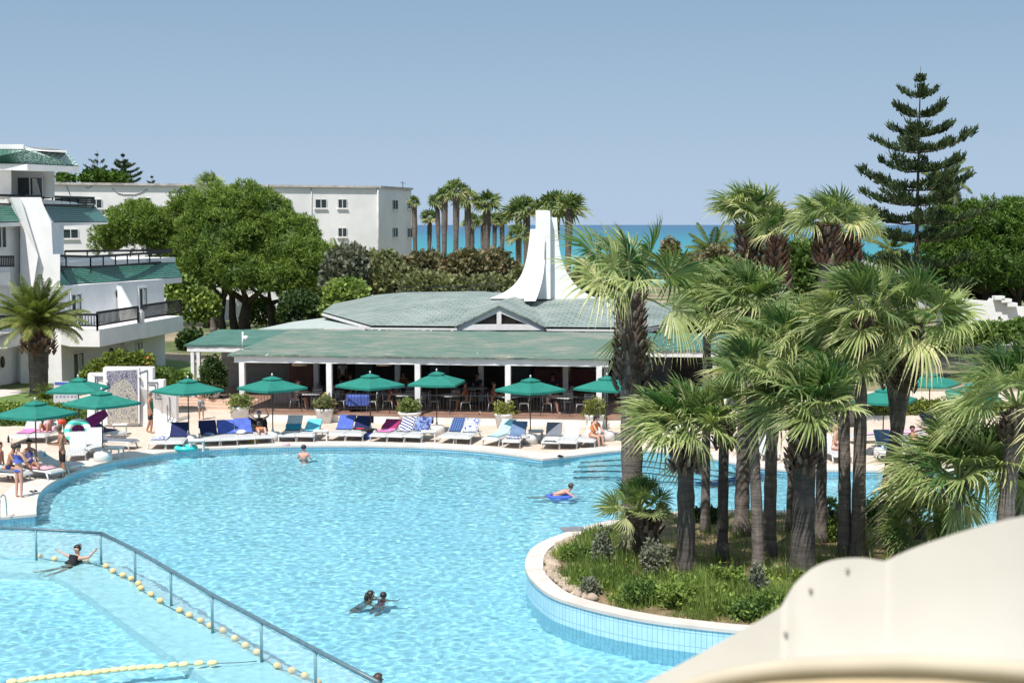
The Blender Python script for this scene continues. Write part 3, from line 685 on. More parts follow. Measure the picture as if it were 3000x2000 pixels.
def roofsheet(name,u0,u1,v0,v1,z0,z1,mt,nu=60,nv=20,seed=0,th=.07):
    def fn(u,v):
        uu=u0+(u1-u0)*u; vv=v0+(v1-v0)*v; e=.035*noise.noise(V((uu*1.3,vv*1.3,seed)))+.02*noise.noise(V((uu*4,vv*4,seed)))
        return RW(uu,vv-(0.05*noise.noise(V((uu*2.5,seed,1))) if v==0 else 0),z0+(z1-z0)*v+e)
    g=G(); g.grid(fn,nu,nv); g.grid(lambda u,v: fn(1-u,v)-V((0,0,th)),nu,nv)
    for v in (0,):  # rim
        g.grid(lambda u,w: fn(u,0)-V((0,0,th*(1-w))),nu,1)
        g.grid(lambda u,w: fn(1-u,1)-V((0,0,th*(1-w))),nu,1)
        g.grid(lambda u,w: fn(1,u)-V((0,0,th*(1-w))),nv,1); g.grid(lambda u,w: fn(0,1-u)-V((0,0,th*(1-w))),nv,1)
    return g.build(name,mt,rt,rt.location)
roofsheet('mat_roof',-.62,16.65,-.24,10.2,2.99,3.36,MATR)
roofsheet('wing_roof',-4.45,-.64,4.84,10.0,2.97,3.34,MATF,24,14,3)
roofsheet('wing_roof',16.67,22.3,4.84,10.0,2.97,3.34,MATF,24,14,5)
# rafters under the eave
for i in range(22):
    u=-.4+i*.78; g=G(); g.bar(RW(u,-.2,2.925),RW(u,4.9,3.1),.06,.09); g.build('rafter',PAINT,rt,rt.location)
for i in range(6):
    for b0 in (-4.4,16.9):
        u=b0+i*(.7 if b0<0 else .98); g=G(); g.bar(RW(u,4.9,2.91),RW(u,9.5,3.2),.06,.08); g.build('rafter',PAINT,rt,rt.location)
# interior
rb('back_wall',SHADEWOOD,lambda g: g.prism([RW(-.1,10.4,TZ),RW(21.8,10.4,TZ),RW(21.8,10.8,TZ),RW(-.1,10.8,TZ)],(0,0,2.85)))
rb('side_wall',mat('side_grey',(.30,.30,.29),(.22,.22,.21),.9,2),lambda g: (g.prism([RW(-4.1,9.3,TZ),RW(-.1,9.3,TZ),RW(-.1,9.5,TZ),RW(-4.1,9.5,TZ)],(0,0,2.75)),g.prism([RW(-.1,9.4,TZ),RW(.1,9.4,TZ),RW(.1,10.4,TZ),RW(-.1,10.4,TZ)],(0,0,2.8))))
rb('partition',mat('brown_panel',(.13,.06,.045),(.08,.04,.03),.7,2),lambda g: (g.prism([RW(.1,7.2,TZ),RW(1.7,7.2,TZ),RW(1.7,7.3,TZ),RW(.1,7.3,TZ)],(0,0,2.4))))
DW=[(3.2,.9,2.1),(7.2,1.0,2.1),(11.3,1.3,2.0),(15,1.0,2.1),(18.5,1.2,2.0)]
for u,w,h in DW:
    rb('doorway',mat('door_grey',(.16,.17,.17),(.10,.11,.11),.5,2),lambda g: g.prism([RW(u-w/2,10.36,TZ+.02),RW(u+w/2,10.36,TZ+.02),RW(u+w/2,10.395,TZ+.02),RW(u-w/2,10.395,TZ+.02)],(0,0,h)))
rb('bar_counter',mat('counter_red',(.16,.035,.03),(.10,.02,.02),.5,2),lambda g: g.prism([RW(12.2,9.4,TZ),RW(15.6,9.4,TZ),RW(15.6,10.1,TZ),RW(12.2,10.1,TZ)],(0,0,1.1)))
# main shingle roof
m_,t_,b_=nodes('shingles'); b_.inputs['Roughness'].default_value=.75
br=N(t_,'ShaderNodeTexBrick'); br.inputs['Scale'].default_value=1; br.inputs['Color1'].default_value=(.175,.225,.205,1); br.inputs['Color2'].default_value=(.235,.28,.255,1); br.inputs['Mortar'].default_value=(.07,.105,.095,1); br.inputs['Brick Width'].default_value=.5; br.inputs['Row Height'].default_value=.46; br.inputs['Mortar Size'].default_value=.045; br.inputs['Mortar Smooth'].default_value=.6
t_.links.new(coord(t_,'World',rot=rot),br.inputs['Vector'])
f1=noi(t_,coord(t_,'World'),.5,6,.6); f2=noi(t_,coord(t_,'World'),7,6,.75)
c_=mixc(t_,ramp(t_,f1,[(.38,0.0),(.68,.7)]),br.outputs[0],(.31,.345,.315)); c_=mixc(t_,1,c_,ramp(t_,f2,[(.3,.7),(.7,1.18)]),'MULTIPLY')
t_.links.new(c_,b_.inputs['Base Color']); bump(t_,b_,br.outputs['Fac'],-.6,.04); SHING=m_
A_=gy(1085,953,75.6); EZ_=A_.z
def ez(x,Y): 
    p=gy(x,955,Y); return V((p.x,p.y,EZ_))
B_=ez(945,87.6); F_=ez(1888,74.0); G_=ez(1990,78.5); BR=ez(1960,97); BL=ez(1000,104)
R1=gy(1285,871,83.5); R2=gy(1440,872,83.5); R3=gy(1790,873,82.5); H1=gy(1185,856,93); H2=gy(1400,853,94); R4=gy(1800,872,90)
zr=R2.z
for p in (R1,R3): p.z=zr
# gable
gA=gy(1462,898,74.3); gL=gy(1343,957,74.3); gR=gy(1589,957,74.3); gB=gy(1512,873,83.4); gB.z=gA.z
def facets(g):
    vs=[A_,B_,F_,G_,BR,BL,R1,R2,R3,H1,H2,R4]
    a,b,f,gg,brr,bl,r1,r2,r3,h1,h2,r4=range(12)
    tris=[(b,a,r1),(b,r1,h1),(a,f,r3,r2,r1),(f,gg,r3),(gg,r4,r3),(gg,brr,r4),(h1,r1,r2,h2),(bl,b,h1),(bl,h1,h2),(bl,h2,r4,brr),(h2,r2,r3,r4)]
    g.add(vs,tris); g.add([p-V((0,0,.12)) for p in vs],[t[::-1] for t in tris])
rb('main_roof',SHING,facets)
rb('gable_roof',SHING,lambda g: (g.prism([gL+V((-.2,-.25,.02)),gA+V((0,-.25,.12)),gB+V((0,0,.1)),gL+V((.2,4.2,.55))],(0,0,-.08)),g.prism([gA+V((0,-.25,.12)),gR+V((.2,-.25,.02)),gR+V((-.2,4.2,.55)),gB+V((0,0,.1))],(0,0,-.08))))
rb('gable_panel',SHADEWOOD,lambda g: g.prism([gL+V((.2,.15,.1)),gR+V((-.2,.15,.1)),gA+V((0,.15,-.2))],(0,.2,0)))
def gab(g):
    g.bar(gL+V((-.1,0,0)),gA+V((0,0,-.06)),.1,.34,up=(0,-1,0)) if False else None
    for e,s in ((gL,-1),(gR,1)):
        g.prism([e+V((s*.15,-.1,.06)),gA+V((0,-.1,.1)),gA+V((0,-.1,-.3)),e+V((-s*.62,-.1,.06))],(0,.12,0))
        g.bar(e+V((0,0,.05)),e+V((0,0,-.35)),.14)
    g.obox((gL+gR)/2+V((0,-.02,-.02)),V(((gR-gL).x/2,0,0)),(0,.1,0),(0,0,.15)); g.obox(gA+V((0,-.04,-.5)),(.12,0,0),(0,.08,0),(0,0,.45))
rb('bargeboard',PAINT,gab)
rb('fascia',PAINT,lambda g: (g.bar(A_+V((0,.05,-.17)),F_+V((0,.05,-.17)),.1,.1),g.bar(A_+V((-.02,.0,-.17)),B_+V((0,0,-.17)),.1,.14),g.bar(F_+V((0,.02,-.17)),G_+V((0,0,-.17)),.1,.2)))
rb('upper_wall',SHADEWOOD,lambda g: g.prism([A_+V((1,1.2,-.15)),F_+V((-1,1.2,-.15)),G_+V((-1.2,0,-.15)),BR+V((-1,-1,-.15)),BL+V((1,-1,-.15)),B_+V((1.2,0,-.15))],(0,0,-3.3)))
for x in (1110,1240,1345,1589,1700,1810,1890):
    p=gy(x,966,74.6); rb('bracket',PAINT,lambda g: (g.bar(V((p.x,p.y+.3,EZ_-.6)),V((p.x,p.y+.3,EZ_-.16)),.13),g.bar(V((p.x+.05,p.y+.3,EZ_-.52)),V((p.x+.42,p.y+.3,EZ_-.2)),.08),g.bar(V((p.x-.05,p.y+.3,EZ_-.52)),V((p.x-.42,p.y+.3,EZ_-.2)),.08)))
# low grey roof tucked behind the left wing
rb('low_roof',mat('grey_shingle',(.42,.46,.43),(.31,.36,.34),.85,3,.2,detail=8),lambda g: g.prism([gy(755,964,79),gy(1085,960,77),gy(1075,948,81),gy(945,931,90),gy(860,942,88)],(0,0,-.15)))
rb('low_fascia',PAINT,lambda g: g.bar(gy(950,967,76.6),gy(1088,962,76.6),.1,.2))
# flared white chimney
CH=82.6
chw=mat('chimney_white',(.86,.855,.85),(.80,.795,.79),.7,1.5,.03)
def fin(pts,y0,d): return lambda g: poly_slab(g,pts,y0,(0,d,0))
lc=[(p.x,p.y) for p in catmull([V((1554,671,0)),V((1549,715,0)),V((1541,765,0)),V((1527,806,0)),V((1503,838,0)),V((1472,860,0)),V((1436,875,0))],5)]
rc=[(p.x,p.y) for p in catmull([V((1632,637,0)),V((1635,690,0)),V((1642,745,0)),V((1658,792,0)),V((1683,830,0)),V((1712,856,0)),V((1750,876,0))],5)]
rb('chimney',chw,lambda g:(poly_slab(g,[(1572,671)]+lc+[(1572,876)],CH,(0,.7,0)),poly_slab(g,[(1612,637)]+rc+[(1612,876)],CH+.1,(0,.7,0)),poly_slab(g,[(1570,616),(1608,616),(1612,620),(1613,876),(1570,876)],CH-.45,(0,1.5,0))))
def ffin(x0,yt,reach,dx,w):
    base=gy(x0,876,CH-.4); topz=gy(x0,yt,CH-.4).z
    pr=[]
    for i in range(13):
        t_=i/12; z=topz+(base.z-topz)*t_; out=reach*(t_**3.2)+.06; pr.append(V((base.x+dx*t_**3,CH-.4-out,z)))
    inner=[V((p.x,CH-.38,p.z)) for p in pr]
    g=G()
    for i in range(12):
        a,b,c,d=pr[i],pr[i+1],inner[i+1],inner[i]; h=V((w/2,0,0))
        g.add([a-h,a+h,b+h,b-h,d-h,d+h,c+h,c-h],[(0,3,2,1),(0,4,7,3),(1,2,6,5),(4,5,6,7)] )
    g.build('chimney_fin',chw,rt,rt.location)
ffin(1582,690,1.9,-.6,.62)
g=G(); g.tube([gy(1596,700,CH-.55),gy(1596,760,CH-.55)],.03,6); g.build('conduit',mat('pipe_grey2',(.5,.5,.5),(.4,.4,.4),.6,3),rt,rt.location)
# cables strung over the roofs
g=G(); g.tube(catmull([gy(1150,843,100),gy(1350,838,98),gy(1480,834,96)],6),.025,4); g.tube(catmull([gy(1150,858,100),gy(1300,842,98),gy(1448,856,90)],6),.02,4); tag(g.build('overhead_cable',DARKMETAL),'thin dark cable strung over the restaurant roof','cable')
# lamp mast with box on the left front roof corner
g=G(); a=gy(711,1022,65.5); g.tube([a,gy(711,972,65.5)],.04,6); g.tube([a,V((a.x,a.y,2.9))],.04,6)
lm=g.build('roof_mast',PAINT); tag(lm,'thin white mast with a small box on the left corner of the front roof','mast'); g=G(); c=gy(720,990,65.5); g.lathe([(.02,-.11),(.11,-.11),(.11,.09),(.03,.12)],10,c); g.build('loudspeaker',PLASTIC,lm)
# hanging shades under the front beam
SHD=mat('lampshade_cloth',(.62,.48,.34),(.52,.39,.27),.8,4)
for i,(x,lab) in enumerate([(877,'first cream hanging lampshade from the left under the front pergola beam'),(1124,'cream hanging lampshade above the navy and pink towel loungers under the beam'),(1378,'cream hanging lampshade between the third and fourth posts'),(1640,'cream hanging lampshade nearest the tall palm under the beam')]):
    p=gy(x,1066,O.y+1.2-(x-712)/1035*1.9); g=G(); g.lathe([(.05,.14),(.3,.05),(.36,-.05),(.34,-.06),(.02,.02)],16,p); o=g.build('pendant_lamp',SHD); tag(o,lab,'lamp','lampshades under the pergola beam')
    g=G(); g.tube([p+V((0,0,.1)),V((p.x,p.y,3.0))],.012,5); g.build('cord',DARKMETAL,o)
# terrace railing: one thing per bay
for k in range(4):
    u0,u1=UP_[k]+.13,UP_[k+1]-.13
    rl=empty('terrace_railing',tuple(RW(u0,0,TZ)),['black railing in the leftmost bay of the restaurant terrace','black railing in the second bay, behind the blue covered table','black railing in the third bay of the restaurant terrace','black railing in the rightmost bay beside the tall palm'][k],'railing','black railings between the pergola posts')
    g=G(); g.bar(RW(u0,0,TZ+.85),RW(u1,0,TZ+.85),.04,.04); g.bar(RW(u0,0,TZ+.2),RW(u1,0,TZ+.2),.03,.03); g.build('rail',DARKMETAL,rl,rl.location)
    g=G()
    n_=26
    for i in range(n_+1): p=RW(u0+(u1-u0)*i/n_,0,TZ); g.bar(p+V((0,0,.02 if i%9==0 else .2)),p+V((0,0,.85)),.016 if i%9 else .03)
    g.build('balusters',DARKMETAL,rl,rl.location)
# ---------------- mural wall ----------------
mw=empty('mural_wall',tuple(gz(360,1250,0)),'stepped white garden wall carrying a blue patterned tile mural','wall'); MY=gz(360,1250,0).y
g=G(); poly_slab(g,[(255,1258),(257,1094),(300,1094),(303,1076),(447,1076),(447,1113),(479,1113),(479,1155),(516,1155),(517,1230),(508,1247)],[MY,MY,MY,MY,MY,MY,MY,MY,MY+.4,MY+.4,MY+.2],(0,.45,0)); g.build('wall',WHITE,mw,mw.location)
g=G(); poly_slab(g,[(303,1244),(302,1077),(408,1073),(409,1240)],MY-.06,(0,.07,0)); g.build('panel',WHITE,mw,mw.location)
m_,t_,b_=nodes('mural_tile'); b_.inputs['Roughness'].default_value=.3
vc=coord(t_,'Object',(1,1,1)); 
v1=N(t_,'ShaderNodeTexVoronoi',feature='DISTANCE_TO_EDGE'); v1.inputs['Scale'].default_value=11; v1.inputs['Randomness'].default_value=.75; t_.links.new(vc,v1.inputs['Vector'])
wv=noi(t_,coord(t_,'Object',(1,1,1)),15,3,.5,2.5)
arch=ramp(t_,v1.outputs['Distance'],[(.02,0.0),(.07,1.0)]); n_=ramp(t_,wv,[(.42,0.0),(.5,1.0)])
gx=t_.nodes.new('ShaderNodeSeparateXYZ'); t_.links.new(coord(t_,'Object'),gx.inputs[0])
sq=N(t_,'ShaderNodeMath',operation='POWER'); ab=N(t_,'ShaderNodeMath',operation='ABSOLUTE'); t_.links.new(gx.outputs[0],ab.inputs[0]); t_.links.new(ab.outputs[0],sq.inputs[0]); sq.inputs[1].default_value=2.2
su=N(t_,'ShaderNodeMath',operation='MULTIPLY_ADD'); t_.links.new(sq.outputs[0],su.inputs[0]); su.inputs[1].default_value=1.9; t_.links.new(gx.outputs[2],su.inputs[2])
mask=ramp(t_,su.outputs[0],[(.58,0.0),(.6,1.0)]); mask_n=t_.nodes[-1]
inn=mixc(t_,n_,(.22,.24,.27),(.58,.52,.40)); inn=mixc(t_,arch,(.08,.085,.13),inn); out_=mixc(t_,n_,(.025,.025,.10),(.42,.41,.45)); out_=mixc(t_,arch,(.02,.02,.08),out_)
mp=N(t_,'ShaderNodeMapRange'); t_.links.new(su.outputs[0],mp.inputs[0]); mp.inputs[1].default_value=.78; mp.inputs[2].default_value=.8
t_.links.new(mixc(t_,mp.outputs[0],inn,out_),b_.inputs['Base Color'])
g=G(); c=gy(359,1163,MY-.08); poly_slab(g,[(315,1242),(312,1087),(401,1083),(404,1238)],MY-.085,(0,.02,0)); o=g.build('tile_mural',m_,mw); 
o.data.transform(Matrix.Translation(-c)); o.location=c-mw.location
g=G()
for pts in ([(279,1250),(279,1103),(302,1103)],[(285,1250),(285,1110),(302,1110)],[(409,1092),(432,1084),(434,1230)],[(434,1120),(462,1120),(462,1158),(497,1165),(499,1232)],[(436,1127),(455,1127),(455,1168),(489,1170),(491,1234)],[(410,1248),(410,1090)]):
    q=[gy(x,y,MY-.012+(.2 if x>480 else 0)) for x,y in pts]
    for a,b in zip(q[:-1],q[1:]): g.bar(a,b,.03,.035)
g.build('border_line',mat('border_grey',(.12,.13,.16),(.08,.09,.12),.6,8),mw,mw.location)
for x,y in ((313,1118),(408,1104)):
    c=gy(x,y,MY-.15); g=G(); g.ball(c,.09,8,6,.8,1,1); g.bar(c,c+V((0,.15,.02)),.04); g.build('spotlight',PLASTIC,mw,mw.location)
# low white kerb wall rising to the right of the mural
g=G(); q=[gz(470,1249,0),gz(545,1228,0)]; g.prism([q[0],q[1],q[1]+V((.1,.35,0)),q[0]+V((.1,.35,0))],(0,0,.16)); tag(g.build('kerb_wall',WHITE),'low white kerb running right from the mural wall','kerb')
# ---------------- small white buildings on the right ----------------
g=G(); poly_slab(g,[(2750,1010),(2750,880),(2828,876),(2900,882),(2905,874),(2960,884),(2972,898),(3120,900),(3120,1010)],92,(0,.5,0))
o=g.build('boundary_wall',WHITE); tag(o,'long white boundary wall with a stepped top below the umbrella pine','wall')
g=G()
for i,(x,y) in enumerate([(2925,872),(2945,880),(2962,892)]): a=gy(x,y,91.9); g.obox(a,(.32,0,0),(0,.3,0),(0,0,.12))
g.build('stepped_cap',WHITE,o)
v=empty('villa',tuple(gz(2620,1010,0)),'white seaside villa with a blue shuttered window behind the tall conifer','building'); 
g=G(); poly_slab(g,[(2533,900),(2533,765),(2605,783),(2605,775),(2722,783),(2722,900)],[112,112,114,114,118,118],(1,6,0)); g.build('wall',WHITE,v,v.location)
p=gy(2633,799,114.2); window(v,p,V((1,0,0)),V((0,-1,0)),.95,.75); p=gy(2668,800,115.4)
g=G(); g.obox(p+V((-.2,-.12,0)),(.5,0,0),(0,.03,0),(0,0,.48)); g.build('shutter',mat('shutter_blue',(.03,.22,.45),(.02,.17,.37),.5,6),v,v.location); window(v,p+V((.55,0,0)),V((1,0,0)),V((0,-1,0)),.5,.8,sill=False)
g=G(); g.bar(gy(2606,815,113.7),gy(2715,818,117.6),.2,.12); g.build('ledge',WHITE,v,v.location)
lb=empty('low_building',tuple(gz(2350,1090,0)),'low white flat roofed building with a stepped roofline among the palms','building')
g=G(); poly_slab(g,[(2230,1080),(2230,862),(2300,858),(2300,872),(2420,868),(2420,1080)],[88,88,88,88,89,89],(0,6,0)); g.build('wall',WHITE,lb,lb.location)
g=G(); poly_slab(g,[(2315,905),(2425,890),(2425,905),(2315,920)],87,(0,1,0)); poly_slab(g,[(2360,866),(2398,862),(2398,874),(2360,876)],87.6,(0,1,0)); poly_slab(g,[(2438,870),(2450,868),(2452,905),(2436,905)],88,(0,.5,0)); g.build('roof_ledge',WHITE,lb,lb.location)
g=G(); poly_slab(g,[(2228,876),(2305,872),(2305,879),(2228,884)],87.7,(0,.3,0)); g.build('trim',mat('trim_red',(.45,.2,.17),(.36,.16,.14),.7,4),lb,lb.location)
# ================================================================== VEGETATION
PALMLEAF=leafmat('fan_palm_leaf',(.05,.13,.035),(.42,.475,.205),.34,.42,(.66,.62,.38))
PALMFAR=leafmat('far_palm_leaf',(.07,.14,.045),(.27,.32,.12),.3,.5,(.42,.38,.2))
DATELEAF=leafmat('date_palm_leaf',(.05,.10,.02),(.21,.24,.07),.3,.45,(.36,.30,.12))
PINELEAF=leafmat('pine_needles',(.05,.11,.016),(.205,.295,.055),.25,.6)
PINEDARK=leafmat('umbrella_pine_needles',(.032,.08,.012),(.115,.20,.028),.22,.6)
NORF=leafmat('norfolk_needles',(.020,.045,.014),(.065,.10,.032),.15,.6)
def trunkmat(name,c,c2,rings=9,bk=.8):
    m,t,b=nodes(name); b.inputs['Roughness'].default_value=.95
    f=noi(t,coord(t,'World',(3,3,.55)),3.2,7,.7); f2=noi(t,coord(t,'World',(1,1,rings)),1.3,5,.65)
    cc=ramp(t,f,[(.3,c2),(.7,c)]); cc=mixc(t,1,cc,ramp(t,f2,[(.32,.55),(.62,1.1)]),'MULTIPLY'); t.links.new(cc,b.inputs['Base Color'])
    a=N(t,'ShaderNodeMath',operation='ADD'); t.links.new(f,a.inputs[0]); t.links.new(f2,a.inputs[1]); bump(t,b,a.outputs[0],bk,.05); MATS[name]=m; return m
PTRUNK=trunkmat('palm_trunk',(.225,.185,.16),(.12,.10,.088),7)
PTRUNK2=trunkmat('palm_trunk_dark',(.135,.115,.102),(.065,.056,.05),5)
BOOT=leafmat('palm_leaf_base',(.065,.04,.03),(.15,.105,.08),.0,.8,(.42,.36,.32))
BOOTR=leafmat('palm_leaf_base_red',(.075,.035,.022),(.17,.09,.055),.0,.8,(.46,.40,.36))
BARK=trunkmat('pine_bark',(.12,.085,.065),(.05,.038,.03),1.5)
WIND=V((-.30,-.05,0))
def fan_leaf(g,hub,d,L,r,n=20,ang=118,droop=.45,fold=.18,age=.5):
    d=d.normalized(); s=d.cross(V((0,0,1)))
    if s.length<.1: s=V((1,0,0))
    s.normalize(); roll=r.gauss(0,.75); nn=s.cross(d); s=s*math.cos(roll)+nn*math.sin(roll); nn=s.cross(d)
    da=2*R(ang)/n
    for i in range(n):
        a=-R(ang)+da*(i+.5)+r.gauss(0,.03)
        di=(d*math.cos(a)+s*math.sin(a)+nn*(.25*abs(math.sin(a))+.05)).normalized()
        Li=L*(.80+.20*math.cos(a*.75))*r.uniform(.9,1.06); w=s*math.cos(a)-d*math.sin(a)
        g.cur=min(1,max(0,age+r.gauss(0,.12)))
        dr=droop*r.uniform(.5,1.7)
        def pt(t): return hub+di*(Li*t)+(V((0,0,-1))*dr+WIND*.8)*Li*max(0,t-.35)**2*1.6
        ws=[0,Li*.46*math.tan(da/2)*.98,Li*.46*math.tan(da/2)*.55,0]; ts=[.02,.46,.76,1.0]
        vs=[pt(ts[0])]
        for k in (1,2):
            c=pt(ts[k]); vs+=[c-w*ws[k]-nn*ws[k]*.35,c+nn*ws[k]*fold*2,c+w*ws[k]-nn*ws[k]*.35]
        vs.append(pt(1.0))
        g.add(vs,[(0,1,2),(0,2,3),(1,4,5,2),(2,5,6,3)])
        g.cur=min(1,g.cur+.22); g.add([vs[4],vs[5],vs[6],vs[7]],[(0,3,1),(1,3,2)])
def fan_crown(Rr,nleaf,seed,n=20,low=2,high=82,pet=.5,droop=.5,dead=0,thick=.022):
    """a Washingtonia style crown: petioles and folded fans round one growing point"""
    r=random.Random(seed); g=G()
    for i in range(nleaf):
        f=(i+.5)/nleaf; el=high+(low-high)*f**.85+r.gauss(0,12); az=i*2.39996+r.gauss(0,.4)
        dh=V((math.cos(az),math.sin(az),0)); e=R(el)
        d=dh*math.cos(e)+V((0,0,math.sin(e)))
        pl=Rr*pet*r.uniform(.85,1.15)*(.8 if el>60 else 1)
        bend=R(4+14*f); d2=dh*math.cos(e-bend)+V((0,0,math.sin(e-bend)))
        p0=d*.06; p1=p0+d*pl*.55; hub=p1+(d*.4+d2*.6).normalized()*pl*.45
        g.cur=.75; g.tube([p0,p1,hub],[thick*1.5,thick,thick*.6],4,cap=False,smooth=False)
        age=.12+.62*f+r.gauss(0,.2)
        fan_leaf(g,hub,d2+WIND*.35,Rr*(1.02-pet)*r.uniform(.88,1.1),r,n,r.uniform(95,130),droop*(.35+.75*f),age=max(0,min(.95,age)))
    for i in range(dead):
        az=r.uniform(0,6.3); dh=V((math.cos(az),math.sin(az),0)); hub=dh*.28+V((0,0,-Rr*r.uniform(.25,.45))); g.cur=1
        g.tube([dh*.1,dh*.22+V((0,0,-.15)),hub],[.02,.015,.01],4,cap=False,smooth=False); fan_leaf(g,hub,V((dh.x*.12,dh.y*.12,-1)),Rr*.45,r,12,60,.1,age=1)
    return g
def boots(g,axis,z0,z1,r0,r1,seed,n=70,size=.2):
    """old leaf bases round the upper trunk"""
    r=random.Random(seed)
    for i in range(n):
        f=(i+.5)/n; z=z0+(z1-z0)*f; az=i*2.39996+r.gauss(0,.15); rad=r0+(r1-r0)*f
        dh=V((math.cos(az),math.sin(az),0)); c=axis(z)+dh*rad*.9; s=V((-dh.y,dh.x,0)); L=size*r.uniform(.7,1.3)
        tip=c+dh*L*.65+V((0,0,L*.75)); w=size*.33*r.uniform(.7,1.2); th=dh*.04
        g.cur=r.choice([.1,.3,.5,.75,.9])
        g.add([c-s*w,c+s*w,tip+s*w*.55,tip-s*w*.55,c-s*w*.8+th+V((0,0,-.07)),c+s*w*.8+th+V((0,0,-.07)),tip+s*w*.45+th,tip-s*w*.45+th],[(0,1,2,3),(4,7,6,5),(0,4,5,1),(0,3,7,4),(1,5,6,2)])
        g.cur=1.0 if r.random()<.55 else .6; g.add([tip+s*w*.56,tip-s*w*.56,tip-s*w*.46+th*1.02,tip+s*w*.46+th*1.02],[(0,1,2,3)])
LEAN={}
def fan_palm(base,top,rad_b,rad_t,crown_r,seed,label,group=None,nleaf=34,n=20,bootz=None,bootr=None,bootn=70,low=-8,pet=.42,tm=None,lm=None,bm=None,flare=1.35,droop=.5,dead=1,cat='palm tree',name='fan_palm',high=82,bsize=.2):
    base,top=V(base),V(top)
    root=empty(name,tuple(base),label,cat,group)
    hgt=top.z-base.z; off=(top-base); 
    def axis(z):   # z above base
        t=z/hgt; return V((off.x*(t**1.35),off.y*(t**1.35),z))
    r=random.Random(seed); g=G(); m=max(6,int(hgt/.25)); pts=[];rads=[]
    for i in range(m+1):
        t=i/m; z=hgt*t-(.15 if i==0 else 0); rr=rad_b+(rad_t-rad_b)*t
        rr*=1+(flare-1)*math.exp(-t*hgt/.35); pts.append(axis(max(0,z))+V((0,0,min(0,z)))); rads.append(rr*(1+.05*math.sin(i*2.1)+r.gauss(0,.02)))
    g.tube(pts,rads,14); g.build('trunk',tm or PTRUNK,root)
    if bootz:
        g=G(); boots(g,axis,hgt-bootz,hgt-.05,(bootr or rad_t*1.2),rad_t*1.15,seed+5,bootn,bsize); g.build('leaf_bases',bm or BOOT,root)
    c=fan_crown(crown_r,max(14,int(nleaf*.68)),seed,int(n*1.25),low=low,pet=pet,droop=droop,dead=dead,high=high); o=c.build('crown',lm or PALMLEAF,root); o.location=off
    return root
ISZ=.52
def ib(x,y): p=gz(x,y,ISZ); p.z=soil(p.x,p.y)-.03 if inside(p,ci) else p.z-.1; return p
def top_of(base,x,y,dy=0): return gy(x,y,base.y+dy)
# --- the island palms: (base px, crown px, radius px, ...)
def ip_(bx,by,cx_,cy2,rpx,label,wb,wt,seed,dy=0,**k):
    b=ib(bx,by); t=top_of(b,cx_,cy2,dy); s=b.y/FPX
    return fan_palm(b,t,wb*s*.45,wt*s*.45,rpx*s*.84,seed,label,'palms on the island bed',**k)
ip_(1852,1632,1846,858,330,'tallest thick trunked fan palm of the island, its ragged crown before the white chimney',74,66,11,nleaf=20,n=26,bootz=2.4,bootr=.40,bootn=140,pet=.46,low=6,droop=.5,dead=2)
ip_(2010,1680,2008,1290,265,'bushy low crowned fan palm with dark scarred trunk in front of the tall palm',60,52,12,nleaf=44,n=22,bootz=.75,bootr=.33,bootn=70,tm=PTRUNK2,low=12,dy=-.2)
ip_(2116,1642,2122,1210,170,'slim dark trunked palm right of the low bushy palm',36,32,13,nleaf=22,n=18,bootz=.9,bootr=.17,bootn=50,tm=PTRUNK2,low=-10)
ip_(2172,1570,2190,905,230,'smooth grey trunked palm with a broad base and crown before the white flat roof',50,36,14,nleaf=34,n=22,bootz=.6,bootr=.2,bootn=30,dy=.4)
ip_(2222,1688,2196,1100,190,'slim grey trunk at the front of the island left of the stoutest trunk',40,32,15,nleaf=26,n=20,dy=.3)
ip_(2253,1628,2268,1010,200,'ringed pale trunked palm directly behind the slim front trunk',44,34,16,nleaf=28,n=20,dy=.5)
ip_(2350,1694,2362,1225,275,'stout palm with a black scaly collar of leaf bases and a pale windblown crown',80,62,17,nleaf=46,n=22,bootz=1.25,bootr=.42,bootn=130,tm=PTRUNK2,low=12,bsize=.17)
ip_(2404,1592,2410,1020,190,'tall slender palm half hidden behind the stoutest trunk',38,30,18,nleaf=26,n=20)
ip_(2474,1634,2470,1060,185,'left trunk of the close pair right of the stoutest palm',44,34,19,nleaf=26,n=20,dead=2)
ip_(2512,1640,2528,930,235,'right trunk of the close pair, its full crown standing above',48,34,20,nleaf=38,n=22,bootz=.8,bootr=.24,bootn=50,low=-14)
ip_(2584,1608,2684,950,255,'leaning palm bent to the right with drooping fans',50,38,21,nleaf=36,n=24,bootz=1.7,bootr=.25,bootn=80,low=-18,droop=.6,dead=2)
ip_(1926,1652,1870,1500,150,'low fan palm shrub with a short black trunk at the left tip of the island',52,56,22,nleaf=42,n=18,bootz=.5,bootr=.28,bootn=60,tm=PTRUNK2,low=-6,droop=.15,pet=.52,name='dwarf_fan_palm',dy=-.1)
ip_(2790,1690,2810,1410,310,'large low palm sprawling beside the slide with deep green fans',50,46,23,nleaf=46,n=24,bootz=.5,bootr=.25,bootn=30,low=-14,droop=.5)
ip_(2700,1640,2690,1540,190,'low clump of drooping fans at the right side of the island',40,36,24,nleaf=34,n=20,low=-14,droop=.6)
ip_(2930,1720,2980,1195,315,'big fan palm cut by the right picture edge, fans hanging over the teal umbrellas',56,50,25,nleaf=42,n=26,bootz=.8,bootr=.3,bootn=50,low=-22,droop=.65,pet=.5)
ip_(2995,1660,2985,1370,250,'fan palm lowest at the right picture edge just above the slide',46,40,26,nleaf=30,n=22,bootz=.5,bootr=.25,bootn=40,low=-14)
ip_(2428,1560,2425,1500,70,'small palm sapling on a black stub behind the close pair of trunks',24,22,27,nleaf=14,n=14,bootz=.5,bootr=.14,bootn=24,tm=PTRUNK2,low=-20)
